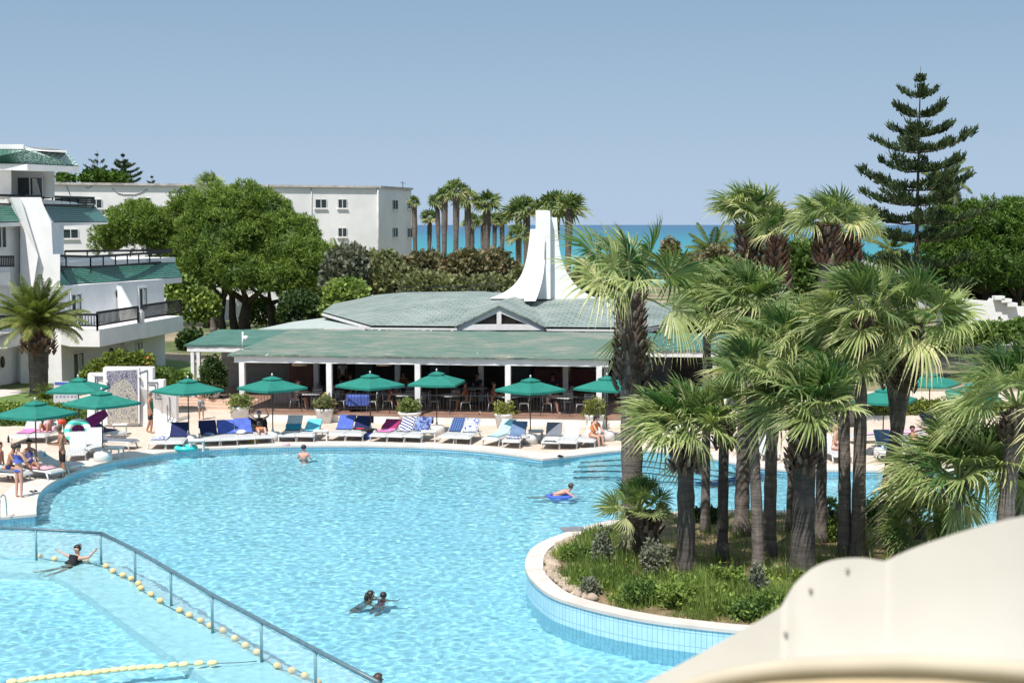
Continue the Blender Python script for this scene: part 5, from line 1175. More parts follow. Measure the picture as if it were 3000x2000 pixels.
def lounger(px,py,dx,a,label,pad=False,rz=None,world=None):
    p=gz(px,py,0) if world is None else V(world); ang=-math.atan(dx/1.5) if rz is None else rz
    a=round(a*.68); key=(a,pad)
    if key not in LPRO: LPRO[key]=make_lounger(a,pad)
    o=p+V((-math.sin(ang)*.9,math.cos(ang)*.9,0)) if rz is None else p
    r=place(LPRO[key],USED,tuple(o),ang,label,'sun loungers round the pool'); return (V(o),ang,a)
def cloth(name,c,c2=None,scale=4): return mat(name,c,c2,.9,scale,.15)
NAVY=cloth('navy_towel',(.012,.018,.10),(.008,.012,.07)); BLUE=cloth('blue_towel',(.085,.14,.50),(.06,.105,.40)); WHT=cloth('white_towel',(.80,.79,.79),(.68,.68,.70)); TEAL=cloth('teal_towel',(.03,.27,.36),(.02,.2,.29)); CYAN=cloth('cyan_towel',(.14,.55,.66),(.1,.47,.6)); PINK=cloth('pink_towel',(.72,.22,.45),(.6,.14,.36)); MAG=cloth('magenta_towel',(.33,.02,.13),(.26,.012,.10)); AQUA=cloth('pale_aqua_towel',(.42,.70,.74),(.34,.63,.69)); GREYB=cloth('grey_blue_towel',(.14,.21,.34),(.10,.16,.28)); RED=cloth('red_cloth',(.60,.06,.03),(.48,.04,.02)); DK=cloth('black_cloth',(.015,.014,.018),(.01,.01,.012)); YEL=cloth('yellow_cloth',(.75,.50,.04),(.65,.42,.03)); ORG=cloth('orange_cloth',(.75,.22,.05),(.65,.16,.03)); PNKL=cloth('pale_pink_towel',(.75,.42,.50),(.66,.33,.42)); MAUVE=cloth('mauve_cloth',(.30,.02,.18),(.2,.012,.12))
def patt(name,c1,c2,typ,sc,rot=0):
    m,t,b=nodes(name); b.inputs['Roughness'].default_value=.9; v=coord(t,'Object',rot=(0,0,rot))
    if typ=='stripe':
        w=N(t,'ShaderNodeTexWave',bands_direction='Y'); w.inputs['Scale'].default_value=sc; w.inputs['Distortion'].default_value=.5; t.links.new(v,w.inputs['Vector']); f=ramp(t,w.outputs['Fac'],[(.45,0.),(.55,1.)])
    elif typ=='plaid':
        w=N(t,'ShaderNodeTexWave',bands_direction='X'); w.inputs['Scale'].default_value=sc; t.links.new(v,w.inputs['Vector']); w2=N(t,'ShaderNodeTexWave',bands_direction='Y'); w2.inputs['Scale'].default_value=sc; t.links.new(v,w2.inputs['Vector'])
        a=N(t,'ShaderNodeMath',operation='MULTIPLY'); t.links.new(w.outputs['Fac'],a.inputs[0]); t.links.new(w2.outputs['Fac'],a.inputs[1]); f=ramp(t,a.outputs[0],[(.15,0.),(.45,1.)])
    else:
        w=noi(t,v,sc,3,.5,2); f=ramp(t,w,[(.45,0.),(.53,1.)])
    t.links.new(mixc(t,f,c1,c2),b.inputs['Base Color']); return m
STRIPE=patt('navy_white_stripe',(.02,.03,.16),(.75,.76,.78),'stripe',2.6,.4); PLAID=patt('blue_plaid',(.02,.03,.16),(.10,.22,.36),'plaid',3.2); FLORAL=patt('navy_floral',(.015,.022,.13),(.20,.27,.50),'flower',4.5); BWP=patt('blue_white_print',(.07,.10,.35),(.78,.79,.82),'flower',7); ZEB=patt('black_white_stripe',(.02,.02,.025),(.75,.75,.76),'stripe',3.5); BLUESPOT=patt('blue_spot_print',(.08,.11,.42),(.80,.80,.82),'flower',5)
def towel(lo,span,mt,label,w=.60,cat='towel',sd=0,name='towel',hang=.0,thick=.014,xo=0):
    """a towel lying along the lounger's profile from span[0] to span[1] (0 foot .. 1.2 hinge .. 2.0 back top, 2.0+ hangs behind)"""
    P0,ang,a=lo; c,s=math.cos(R(a)),math.sin(R(a)); r=random.Random(sd+int(P0.x*97)+int(span[0]*50))
    def prof(l):
        if l<1.2: return V((0,-.95+l,.362+.004*math.sin(l*9)))
        l2=l-1.2
        if l2<=.80: return V((0,.25+l2*c-.018*s,.345+l2*s+.024*c))
        e=l2-.80; q=V((0,.25+.80*c,.345+.80*s)); return q+V((0,.035,-e+.03))
    g=G(); nu,nv=8,14
    def top(u,v):
        l=span[0]+(span[1]-span[0])*v; l+= .05*noise.noise(V((u*3,sd,0)))*(1 if v in(0,1) else 0); p=prof(l); x=(u-.5)*w+xo+.03*noise.noise(V((v*3,sd+u,2)))
        ru=.012*noise.noise(V((u*5,v*6,sd))); p=p+V((x,-ru*s if l>1.2 else 0,thick+abs(ru)+.006)); 
        if abs(u-.5)>.49 and hang: p=p+V((.02*(1 if u>.5 else -1),0,-hang))
        return p
    g.grid(top,nu,nv); g.grid(lambda u,v: top(1-u,v)-V((0,0,thick*.9)),nu,nv)
    g.sm=[True]*len(g.f); o=g.build(name,mt); o.location=P0; o.rotation_euler=(0,0,ang); tag(o,label,cat,'towels on the sun loungers'); return o
def pile(x,y,z,sx,sy,sz,mt,label,cat='towel',name='crumpled_towel',sd=0,world=None):
    g=G(); g.ball((0,0,sz*.45),1,16,10,sx,sy,sz*.55)
    g.v=[tuple(V((p[0]*(1+.45*noise.noise(V(p)*5+V((sd,0,0)))),p[1]*(1+.45*noise.noise(V(p)*5+V((0,sd,0)))),max(.004,p[2]*(1+.6*noise.noise(V(p)*6+V((0,0,sd)))))))) for p in g.v]
    o=g.build(name,mt,smooth=True); o.location=gz(x,y,z) if world is None else world; tag(o,label,cat); return o
L={}
rows=[ # id, px, py, head dx, angle, label
 (1,460,1318,-.08,55,'white lounger at the left end of the long row, with white and blue towels'),
 (2,511,1318,-.14,55,'second lounger of the long row, navy towel over its whole back'),
 (3,622,1309,-.5,55,'lounger with a navy towel, right of the white table before the red shorted boy'),
 (4,669,1307,-.4,52,'lounger with a half sunlit blue towel between the navy one and the pale blue one'),
 (5,722,1304,-.42,55,'lounger with the pale blue towel and white bundle on its seat'),
 (6,772,1301,-.45,52,'lounger under the sunbather with a grey cap'),
 (7,841,1296,.08,60,'lounger with a teal towel right of the umbrella barrel'),
 (8,894,1296,.14,35,'low backed lounger with a cyan towel beside a white table'),
 (9,985,1293,.25,55,'lounger with a bright blue towel left of the red cloth'),
 (10,1037,1294,.25,55,'lounger with a navy towel and red cloth on the seat'),
 (11,1108,1296,.42,38,'lounger with the magenta and pink towel'),
 (12,1158,1297,.42,52,'lounger with a striped navy and white towel right of the pink one'),
 (13,1209,1298,.36,55,'lounger with a flowered navy towel left of a white table'),
 (14,1311,1300,.36,50,'lounger with a blue plaid towel'),
 (15,1353,1302,.36,50,'lounger with a blue and white printed towel right of the plaid one'),
 (16,1437,1306,.7,58,'lounger turned aside with a pale aqua towel'),
 (17,1497,1313,.32,55,'lounger with a grey blue towel left of the umbrella barrel'),
 (18,1613,1316,.18,52,'lounger with shaded dark back and white towel hanging off the foot'),
 (19,1663,1316,.24,58,'bare white lounger in the sun left of the seated person in orange'),
 (20,1716,1312,.42,55,'lounger under the person in orange near the tall palm')]
for i,x,y,dx,a,lab in rows: L[i]=lounger(x,y,dx,a,lab)
towel(L[1],(.35,1.15),BLUESPOT,'blue and white towel lying on the seat of the leftmost row lounger',sd=1); towel(L[1],(1.2,2.25),WHT,'white towel hung over the back of the leftmost row lounger',sd=2)
towel(L[2],(1.1,2.35),NAVY,'navy towel covering the second lounger back',w=.68,sd=3); towel(L[3],(1.0,2.35),NAVY,'navy towel on the lounger right of the white table',w=.68,sd=4)
pile(0,0,0,.22,.15,.1,GREYB,'crumpled grey blue cloth on the seat before the navy towel',sd=2,world=L[3][0]+V((.0,-.1,.36)))
towel(L[4],(1.05,2.35),BLUE,'dark and pale blue towel half in the umbrella shade',w=.68,sd=5); towel(L[5],(.9,2.3),BLUE,'pale blue towel behind the white bundle',w=.68,sd=6)
pile(0,0,0,.2,.14,.14,WHT,'white bundled towel on the pale blue toweled lounger',sd=4,world=L[5][0]+V((-.1,-.1,.36)))
towel(L[6],(1.2,2.2),DK,'dark towel behind the sunbather with a grey cap',w=.66,sd=7); towel(L[7],(1.05,1.5),TEAL,'teal towel slipping down the lounger back',sd=8,w=.64); towel(L[8],(.75,2.0),CYAN,'cyan towel on the low backed lounger',sd=9)
towel(L[9],(1.0,2.3),BLUE,'bright blue towel left of the red cloth',w=.66,sd=10); towel(L[10],(1.0,2.35),NAVY,'navy towel behind the red cloth',w=.68,sd=11)
pile(0,0,0,.2,.09,.07,RED,'red cloth lying on the seat under the navy towel',sd=5,world=L[10][0]+V((0,.15,.36)))
towel(L[11],(.55,1.3),PINK,'pink half of a towel on the reclined lounger seat',sd=12); towel(L[11],(1.25,2.25),MAG,'magenta towel over the reclined lounger back',w=.66,sd=13); towel(L[12],(.8,2.2),STRIPE,'navy and white striped towel',sd=14,w=.56)
towel(L[13],(1.05,2.3),FLORAL,'navy flowered towel left of a white table',w=.66,sd=15); towel(L[14],(1.05,2.25),PLAID,'blue plaid towel over a reclined lounger back',w=.5,sd=16); towel(L[15],(1.05,2.25),BWP,'blue and white printed towel',w=.52,sd=17); towel(L[16],(.2,2.2),AQUA,'pale aqua towel along the turned lounger',w=.5,sd=18)
towel(L[17],(.9,2.25),GREYB,'grey blue towel on the lounger left of the barrel',w=.6,sd=19); towel(L[17],(.2,.75),BLUESPOT,'patterned towel on the seat left of the barrel',w=.5,sd=20)
pile(0,0,0,.2,.3,.12,ZEB,'zebra striped cloth slipping off between lounger and barrel',sd=9,world=L[17][0]+V((.36,-.3,.33)))
towel(L[18],(-.05,.85),WHT,'white towel hanging off the foot of the shaded lounger',w=.54,sd=21,hang=.1); towel(L[18],(1.2,2.1),PAD,'dark grey sheet standing for umbrella shade on the lounger back',w=.62,sd=22)  # dark back sheet colours in the umbrella's shade
# left group of loungers
L['a']=lounger(57,1300,0.05,50,'white lounger at far left before the clipped hedge, pink towel on it'); L['b']=lounger(110,1298,0.05,50,'white lounger before the hedge with a reading sunbather')
L['c']=lounger(222,1352,-.35,62,'white lounger behind the boy in black shorts'); L['d']=lounger(272,1338,-.35,62,'white lounger left of the grey padded one'); 
L['e']=lounger(330,1312,0,42,'grey padded lounger in the shade of the front left umbrella',pad=True,rz=R(78)); L['f']=lounger(305,1285,-.7,40,'lounger under the navy cover by the mural wall',rz=R(60))
L['g']=lounger(110,1398,.0,48,'white lounger of the sitting group, pink towel on its foot',rz=R(62)); L['h']=lounger(165,1380,0,35,'white lounger beside the sitting group, nearest the pool',rz=R(66)); L['i']=lounger(8,1408,0,40,'lounger at the left picture edge with a dark cushion',rz=R(70)); L['j']=lounger(240,1290,0,30,'lounger buried under the mauve air mattress',rz=R(75))
towel(L['a'],(.5,1.3),PINK,'pink towel on the far left lounger before the hedge',sd=31); towel(L['b'],(.6,1.4),PNKL,'pale pink towel under the reading sunbather',sd=32); towel(L['f'],(.5,2.2),NAVY,'navy cover over the lounger by the mural',w=.72,sd=33); towel(L['g'],(.25,1.2),PNKL,'pale pink towel under the sitting group',w=.66,sd=34); towel(L['j'],(.1,.6),WHT,'white towel on the foot of the buried lounger',sd=35); towel(L['i'],(.2,1.1),PAD,'dark cushion on the lounger at the picture edge',sd=36)
# right group, seen between the palms
for k,(x,y,rz,a,lab,mt,tl) in enumerate([(2445,1345,.1,50,'white lounger of the blonde sitter between the palm trunks',None,''),(2555,1296,-1.45,20,'lounger with a pink flowered towel under the flower hedge',PNKL,'pink towel with magenta flowers under the flower hedge'),(2640,1292,-1.4,20,'lounger end with a pale towel right of the pink one',PNKL,'pale towel on the lounger right of the pink one'),(2600,1338,.05,65,'grey backed lounger with a striped towel between the right trunks',GREYB,'grey towel over the lounger back between right trunks'),(2690,1345,.2,50,'white lounger right of the leaning palm trunk',None,''),(2745,1275,.3,50,'lounger with a navy towel below the flower hedge',NAVY,'navy towel below the flower hedge'),(2240,1338,.1,40,'white lounger end behind the ringed palm trunks',None,''),(2835,1290,.2,50,'white lounger under the large teal umbrella at right',WHT,'white towel on the lounger under the large right umbrella')]):
    lo=lounger(x,y,0,a,lab,rz=rz); L['r%d'%k]=lo
    if mt: towel(lo,(.6,2.1),mt,tl,sd=40+k)
pile(2590,1345,0,.28,.22,.22,ZEB,'black and white striped bundle on the deck between right trunks',sd=13); pile(2585,1330,.3,.2,.2,.2,WHT,'white bundle on top of the grey backed lounger foot',sd=14)
# tables
def make_table():
    root=empty('side_table',(0,-210,0),'x','table','white plastic side tables')
    g=G(); pr=[(.001,.40),(.29,.40),(.32,.41),(.32,.435),(.29,.445),(.001,.447)]; g.box(-.3,-.27,.405,.3,.27,.44); g.build('table_top',PLASTIC,root)
    g=G(); g.box(-.26,-.23,.36,.26,.23,.403); g.build('apron',PLASTIC,root)
    for sx in (-1,1):
        for sy in (-1,1): g=G(); g.bar((sx*.25,sy*.22,0),(sx*.25,sy*.22,.36),.05); g.build('leg',PLASTIC,root)
    return root
TP=make_table()
for x,y,rz,lab in [(577,1320,.1,'white table in the gap after the second lounger'),(941,1291,0,'white table right of the cyan towel'),(1256,1293,.05,'white table right of the flowered navy towel'),(1570,1291,.1,'white table shaded by the umbrella behind the barrel'),(337,1342,-.15,'white table at the foot of the grey padded lounger'),(352,1272,.2,'white table against the mural wall')]:
    place(TP,USED,tuple(gz(x,y,0)),rz,lab,'white plastic side tables')
# umbrellas
m,t,b=nodes('umbrella_cloth'); b.inputs['Roughness'].default_value=.75
f=noi(t,coord(t,'World'),3,5); c=ramp(t,f,[(.3,(.013,.18,.138)),(.7,(.018,.24,.185))]); t.links.new(c,b.inputs['Base Color'])
tr=N(t,'ShaderNodeBsdfTranslucent'); t.links.new(c,tr.inputs[0]); mx=N(t,'ShaderNodeMixShader'); mx.inputs[0].default_value=.22; t.links.new(b.outputs[0],mx.inputs[1]); t.links.new(tr.outputs[0],mx.inputs[2]); t.links.new(mx.outputs[0],t.nodes['Material Output'].inputs[0]); UCL=m
def make_umbrella():
    root=empty('parasol',(0,-220,0),'x','umbrella','green poolside umbrellas'); RZ,AZ,HD=2.2,2.6,1.43
    g=G(); nv,nu=8,7; cor=[V((HD*math.cos(PI/2*k),HD*math.sin(PI/2*k),RZ)) for k in range(4)]
    def panel(k,lo_,hi,dz=0,sc=1):
        a,c=cor[k],cor[(k+1)%4]
        def fn(u,v):
            f=lo_+(hi-lo_)*v; e=a.lerp(c,u); p=V((e.x*(1-f)*sc,e.y*(1-f)*sc,RZ+(AZ-RZ)*f+dz)); sag=.10*math.sin(PI*u)*(1-f)*(.6+.4*f); p.z-=sag*.55; 
            q=(1-.05*math.sin(PI*u)*(1-f)); return V((p.x*q,p.y*q,p.z))
        return fn
    for k in range(4):
        g.grid(panel(k,0,.80),nu,nv); fn=panel(k,0,.80); g.grid(lambda u,v: fn(u,0)-V((0,0,.09*v)),nu,1)
    g.build('canopy',UCL,root)
    g=G()
    for k in range(4):
        g.grid(panel(k,.72,1.0,.07),nu,3); fn=panel(k,.72,1.0,.07); g.grid(lambda u,v: fn(u,0)-V((0,0,.05*v)),nu,1)
    g.build('vent_cap',UCL,root)
    g=G(); g.tube([(0,0,.1),(0,0,AZ+.05)],.024,9); g.build('pole',POLE,root)
    g=G(); g.ball((0,0,AZ+.12),.035,8,6,1,1,1.7); g.build('finial',PLASTIC,root)
    for k in range(4): g=G(); g.bar(V((0,0,AZ-.04)),cor[k]+V((0,0,-.02)),.025); g.build('rib',POLE,root)
    for k in range(4): g=G(); g.bar(V((0,0,RZ-.25)),cor[k].lerp(V((0,0,AZ)),.45)-V((0,0,.03)),.02); g.build('strut',POLE,root)
    g=G(); g.lathe([(.28,0),(.33,.03),(.34,.2),(.33,.30),(.27,.36),(.06,.38),(.045,.5)],18); g.build('base',PLASTIC,root)
    return root
UMB=make_umbrella()
for x,y,rz,lab in [(102,1168,.35,'green umbrella at far left over the sitting group'),(228,1101,.8,'green umbrella behind, before the mural wall left edge'),(297,1139,.15,'green umbrella over the grey padded lounger'),(550,1104,.12,'green umbrella left of the boy in red shorts'),(797,1097,.05,'green umbrella before the leftmost restaurant bay'),(1084,1090,.1,'green umbrella before the blue draped table'),(1279,1083,.62,'green umbrella overlapping the middle pergola post'),(1554,1102,.0,'green umbrella above the white barrel, right of the fourth post'),(1778,1096,.25,'green umbrella partly hidden by the tall palm trunk'),(2590,1130,.3,'teal umbrella glimpsed behind the close pair of palm trunks'),(2725,1086,.2,'teal umbrella farthest back right of the leaning palm'),(2850,1116,.5,'large teal umbrella above the flowering hedge at right'),(2100,1110,.2,'umbrella behind the tall palm and low palms, mostly hidden')]:
    p=gz(x,y,2.72); p.z=0; place(UMB,USED,tuple(p),rz,lab,'green poolside umbrellas')
# planters
POT=mat('planter_white',(.78,.77,.76),(.62,.62,.63),.7,3,.1)
def planter(x,y,z,s,lab,mt,prof=None,fr=.5,fh=.35,n=500,sz=.08,seed=0,flo=.55,name='flower_planter'):
    root=empty(name,tuple(gz(x,y,z)),lab,'planter','white planters before the restaurant')
    g=G(); g.lathe([(r_*s,z_*s) for r_,z_ in (prof or [(.30,0),(.34,.02),(.42,.55),(.46,.62),(.47,.70),(.43,.71),(.40,.64),(.02,.62)])],20); g.build('pot',POT,root)
    g=foliage([(V((0,0,(.70+fh*.45)*s)),(fr*s,fr*s,fh*s))],n,sz,seed,'leaf',4,inner=.5,up=.9,rough=.35,elong=1.3,vbias=flo-.5); g.build('plant',mt,root); return root
WF=bmat('white_flower_plant',(.08,.14,.03),(.30,.34,.12),(.75,.72,.62)); PF=bmat('pink_flower_plant',(.10,.14,.05),(.30,.28,.14),(.62,.30,.42)); YG=bmat('spiky_yellow_plant',(.14,.17,.03),(.36,.36,.09))
planter(704,1233,0,.95,'white planter with white flowers at the left pergola corner',WF,seed=1); planter(950,1238,0,.92,'white planter with pink flowers below the second post',PF,seed=2)
planter(1200,1243,0,.9,'wide white bowl planter with cream flowers below the third post',WF,prof=[(.2,0),(.24,.02),(.30,.2),(.50,.48),(.58,.52),(.58,.62),(.52,.63),(.02,.56)],seed=3); planter(1476,1253,0,.9,'white planter with yellow green leaves below the fourth post',YG,seed=4,n=260); planter(1742,1258,0,.95,'white planter with a spiky yellow plant at the right post',YG,seed=5,n=300,fh=.5)
planter(626,1166,TZ,.85,'big white pot with a dark bushy shrub at the left terrace steps',BDK,fr=.62,fh=1.0,n=1500,sz=.12,seed=6,name='potted_shrub',prof=[(.2,0),(.3,.03),(.38,.2),(.40,.3),(.39,.75),(.44,.8),(.42,.84),(.02,.8)])
# dining furniture
ALU=mat('chair_aluminium',(.50,.50,.48),(.38,.38,.37),.35,6,metal=.3)
def make_chair():
    root=empty('dining_chair',(0,-230,0),'x','chair')
    g=G(); g.box(-.21,-.22,.43,.21,.2,.46); g.build('seat',ALU,root)
    g=G()
    for z in (.58,.68,.78): g.bar((-.2,.2+.1*(z-.45),z),(.2,.2+.1*(z-.45),z),.015,.06)
    for sx in (-1,1): g.tube([(sx*.21,.2,.45),(sx*.21,.25,.88)],.014,6)
    g.tube([(-.21,.25,.88),(.21,.25,.88)],.014,6); g.build('backrest',ALU,root)
    for sx in (-1,1):
        for y,y2 in ((-.2,-.24),(.18,.24)): g=G(); g.tube([(sx*.2,y,.44),(sx*.22,y2,0)],.014,6); g.build('leg',ALU,root)
    return root
def make_dtable():
    root=empty('dining_table',(0,-240,0),'x','table'); g=G(); g.box(-.42,-.42,.71,.42,.42,.745); g.build('table_top',PLASTIC,root)
    g=G(); g.tube([(0,0,.05),(0,0,.71)],.035,8); g.build('pedestal',ALU,root); g=G(); g.lathe([(.26,0),(.26,.02),(.06,.05)],14); g.build('foot',DARKMETAL,root); return root
CP=make_chair(); DP=make_dtable()
tabs=[(2.9,1.0,'white dining table behind the leftmost railing under the left umbrella'),(3.4,3.9,'white dining table further back in the leftmost bay'),(5.1,.75,'dining table under the blue cloth in the second bay'),(7.2,1.0,'white dining table left of the third post'),(9.3,1.1,'white dining table right of the third post'),(10.0,4.0,'white dining table deep in the third bay'),(12.0,1.0,'white dining table behind the fourth post'),(14.5,1.0,'white dining table in the rightmost bay beside the railing'),(6.4,4.2,'white dining table deep in the second bay'),(13.6,4.1,'white dining table deep in the rightmost bay')]
chs=[]
for u,v,lab in tabs:
    place(DP,USED,tuple(RW(u,v,TZ)),-AN+.08*u,lab,'dining tables under the pergola')
    for du,dv,rz in ((-.72,.05,R(90)),(.72,-.05,R(-90)),(.05,.75,0)):
        chs.append((u+du,v+dv,rz))
for u,v,rz in chs: place(CP,USED,tuple(RW(u,v,TZ)),-AN+rz+rnd.uniform(-.3,.3),'grey metal dining chair at one of the tables under the pergola','dining chairs under the pergola')
place(CP,USED,tuple(RW(15.6,1.2,TZ)),PI-AN,'grey dining chair turned away, seen from behind at the right post','dining chairs under the pergola')
# blue cloth over the second-bay table
g=G(); w=.47
def tc(u,v):
    x=(u-.5)*2; y=(v-.5)*2; r_=max(abs(x),abs(y)); f=min(1,.62/max(r_,1e-6)) if r_>.62 else 1
    dz=max(0,r_-.62)*1.25; return V((x*f*w/.62+ (.05*math.sin(y*14)*dz if abs(x)>=abs(y) else .04*math.sin(x*15)*dz),y*f*w/.62,.757-dz))
g.grid(tc,26,26); o=g.build('tablecloth',BLUE,smooth=True); o.location=RW(5.1,.75,TZ); o.rotation_euler=(0,0,-AN+.4); tag(o,'bright blue cloth draped over a table behind the railing','tablecloth')
g=G(); g.prism([RW(.35,3.2,TZ),RW(1.6,3.2,TZ),RW(1.6,4.1,TZ),RW(.35,4.1,TZ)],(0,0,.85)); g.build('x',PNKL).name='buffet_table'
o=bpy.data.objects['buffet_table']; o.data.materials[0]=mat('pale_tablecloth',(.50,.38,.36),(.42,.31,.30),.9,5); tag(o,'cloth covered buffet table in the left corner of the pergola','table')
# sign board left of the mural
sg=empty('notice_board',tuple(gz(193,1205,0)),'white notice board with rows of small violet marks and a blue header','sign'); Ys=gz(193,1205,0).y
g=G(); poly_slab(g,[(156,1180),(158,1117),(231,1117),(229,1180)],Ys,(0,.06,0)); g.build('board',PLASTIC,sg,sg.location)
g=G(); poly_slab(g,[(160,1127),(160,1119),(229,1119),(229,1127)],Ys-.012,(0,.01,0)); g.build('header',BLUE,sg,sg.location)
g=G()
for j in range(3):
    for i in range(6): poly_slab(g,[(163+i*11,1140+j*12),(163+i*11,1134+j*12),(169+i*11+(i*j)%3,1134+j*12),(169+i*11,1140+j*12)],Ys-.01,(0,.008,0))
g.build('print',mat('violet_print',(.30,.25,.45),(.40,.36,.52),.7,9),sg,sg.location)
for x in (160,227): g=G(); a=gy(x,1180,Ys+.03); g.bar(V((a.x,a.y,0)),a,.06); g.build('leg',PLASTIC,sg,sg.location)
# inflatables and small things
g=G(); g.grid(lambda u,v: V((math.cos(u*2*PI)*(.36+.1*math.cos(v*2*PI)),math.sin(u*2*PI)*(.36+.1*math.cos(v*2*PI)),.1+.1*math.sin(v*2*PI))),24,10); o=g.build('swim_ring',mat('turquoise_vinyl',(.05,.60,.58),(.04,.52,.52),.3,6)); o.location=gz(545,1319,0); tag(o,'turquoise inflatable ring lying at the pool edge','swim ring')
g=G(); g.grid(lambda u,v: V((math.cos(u*2*PI)*(.40+.13*math.cos(v*2*PI)),math.sin(u*2*PI)*(.40+.13*math.cos(v*2*PI)),.13*math.sin(v*2*PI))),24,10); o=g.build('swim_ring',patt('mint_white_vinyl',(.10,.62,.50),(.8,.82,.8),'stripe',1.0)); o.location=gz(228,1262,.55); o.rotation_euler=(R(65),0,.2); tag(o,'mint and white inflatable ring behind the mauve air mattress','swim ring')
g=G(); g.grid(lambda u,v: V(((u-.5)*2.1,(v-.5)*.72*(1-abs(u-.5)**3*3),.05+.035*abs(math.sin(v*PI*5)))),20,30); g.grid(lambda u,v: V(((.5-u)*2.1,(v-.5)*.72*(1-abs(u-.5)**3*3),.05-.035*abs(math.sin(v*PI*5)))),20,30)
o=g.build('air_mattress',MAUVE,smooth=True); a=gy(203,1278,gz(203,1290,0).y); c=gy(294,1222,gz(203,1290,0).y+.3); d=(c-a).normalized(); o.location=(a+c)/2; o.rotation_euler=d.to_track_quat('X','Z').to_euler(); o.rotation_euler.x+=R(35); tag(o,'mauve air mattress propped aslant on a lounger','air mattress')
pile(1078,1286,0,.2,.14,.42,BLUE,'blue beach bag on the deck under the umbrella',cat='bag',name='beach_bag',sd=21); pile(1078,1265,.3,.28,.16,.16,DK,'black bundle on top of the blue beach bag',cat='bag',name='black_bundle',sd=22)
pile(842,1300,0,.13,.1,.1,WHT,'small white bundle by the pool edge',sd=24,name='white_bundle') if False else None
pile(840,1306,0,.14,.09,.12,PNKL,'pale pink bag left at the pool rim near the standing swimmer',cat='bag',name='beach_bag',sd=25); pile(1642,1338,.03,.12,.08,.1,DK,'black bag on the coping at the pool corner',cat='bag',name='black_bag',sd=26)
pile(700,1308,0,.5,.35,.015,AQUA,'pale mat on the deck before the loungers',name='beach_mat',sd=27); pile(740,1297,0,.18,.12,.16,YEL,'yellow green bag under the pale blue toweled lounger',cat='bag',name='beach_bag',sd=28)
pile(893,1222,0,.18,.12,.38,WHT,'white carrier bag against the terrace wall',cat='bag',name='carrier_bag',sd=29); pile(1400,1232,0,.2,.16,.42,WHT,'white bin bag against the terrace wall at the third bay',cat='bag',name='carrier_bag',sd=30)
for x,y,lab in [(98,1442,'black flip flops beside the woman in the blue bikini'),(120,1404,'dark sandals under the sitting group lounger'),(82,1406,'dark sandals at the foot of the sitting group lounger')]:
    g=G()
    for dx in (-.07,.07): g.lathe([(.045,0),(.05,.01),(.048,.022)],12,(dx,0,0),sy=2.5); g.tube([(dx-.035,-.0,.02),(dx,-.05,.045),(dx+.035,0,.02)],.008,5)
    o=g.build('flip_flops',DK); p=gz(x,y,.0); o.location=p+V((0,0,.034 if y>1430 else .004)); o.rotation_euler=(0,0,.7); tag(o,lab,'flip flops')
for x,y,z,mt,lab in [(132,1345,.37,CYAN,'clear blue water bottle standing on the nearest lounger'),(25,1296,0,DK,'black bottle beside the far left lounger')]:
    g=G(); g.lathe([(.04,0),(.045,.02),(.045,.2),(.02,.26),(.02,.3)],12); o=g.build('bottle',mt); o.location=gz(x,y,z); tag(o,lab,'bottle')
# ================================================================== WATER SLIDE IN THE FOREGROUND
m,t,b=nodes('cream_gelcoat'); b.inputs['Roughness'].default_value=.28
f=noi(t,coord(t,'World'),2.5,5); t.links.new(ramp(t,f,[(.3,(.65,.605,.53)),(.7,(.71,.665,.59))]),b.inputs['Base Color']); CREAM=m
TAN=mat('slide_rim',(.60,.47,.29),(.52,.40,.23),.4,3)
ws=empty('water_slide',(1.2,3.4,7.0),'cream fibreglass water slide close to the camera with a bolted lobe on its rim','water slide')
fp_=[(1700,2110,4.7),(1890,2002,4.55),(2000,1944,4.45),(2100,1889,4.35),(2200,1834,4.25),(2275,1790,4.17),(2292,1776,4.155),(2308,1748,4.15),(2335,1708,4.13),(2385,1665,4.1),(2445,1642,4.05),(2520,1636,3.98),(2578,1643,3.93),(2596,1645,3.915),(2620,1634,3.9),(2700,1600,3.83),(2850,1551,3.7),(3000,1514,3.56),(3250,1470,3.3)]
np_=[(1700,2250,3.5),(1890,2075,3.4),(2000,2020,3.33),(2100,1987,3.27),(2200,1968,3.2),(2290,1957,3.14),(2420,1949,3.05),(2590,1945,2.94),(2700,1945,2.86),(2850,1953,2.76),(3000,1966,2.65),(3250,2000,2.45)]
Fq=catmull([V(q) for q in fp_],4); Nq=catmull([V(q) for q in np_],8)
def near_at(x):
    for a,c in zip(Nq[:-1],Nq[1:]):
        if a.x<=x<=c.x: return a.lerp(c,(x-a.x)/max(1e-6,c.x-a.x))
    return Nq[-1] if x>Nq[-1].x else Nq[0]
base_=catmull([V(q) for q in fp_ if not (2280<q[0]<2600)],8)
def base_at(x):
    for a,c in zip(base_[:-1],base_[1:]):
        if a.x<=x<=c.x: return a.lerp(c,(x-a.x)/max(1e-6,c.x-a.x))
    return base_[-1] if x>base_[-1].x else base_[0]
FB=[gy(*base_at(q.x)) for q in Fq]
F=[gy(*q) for q in Fq]; Nn=[gy(*near_at(q.x)) for q in Fq]
g=G(); nF_=len(F)-1
def flume(u,v,off=0):
    k=min(nF_-1,int(u*nF_)); q=u*nF_-k; s_=min(1,v/.22); s_=s_*s_*(3-2*s_); f=F[k].lerp(F[k+1],q).lerp(FB[k].lerp(FB[k+1],q),s_); n_=Nn[k].lerp(Nn[k+1],q); t_=v; a=PI*t_
    mid=f.lerp(n_,(1-math.cos(a))/2); return mid+V((0,0,-(.62+off)*math.sin(a)**.8))
g.grid(lambda u,v: flume(u,v),nF_,24); g.grid(lambda u,v: flume(1-u,v,.03)+V((0,.012 if v<.5 else -.012,0)),nF_,24); g.build('flume',CREAM,ws,ws.location,smooth=True)
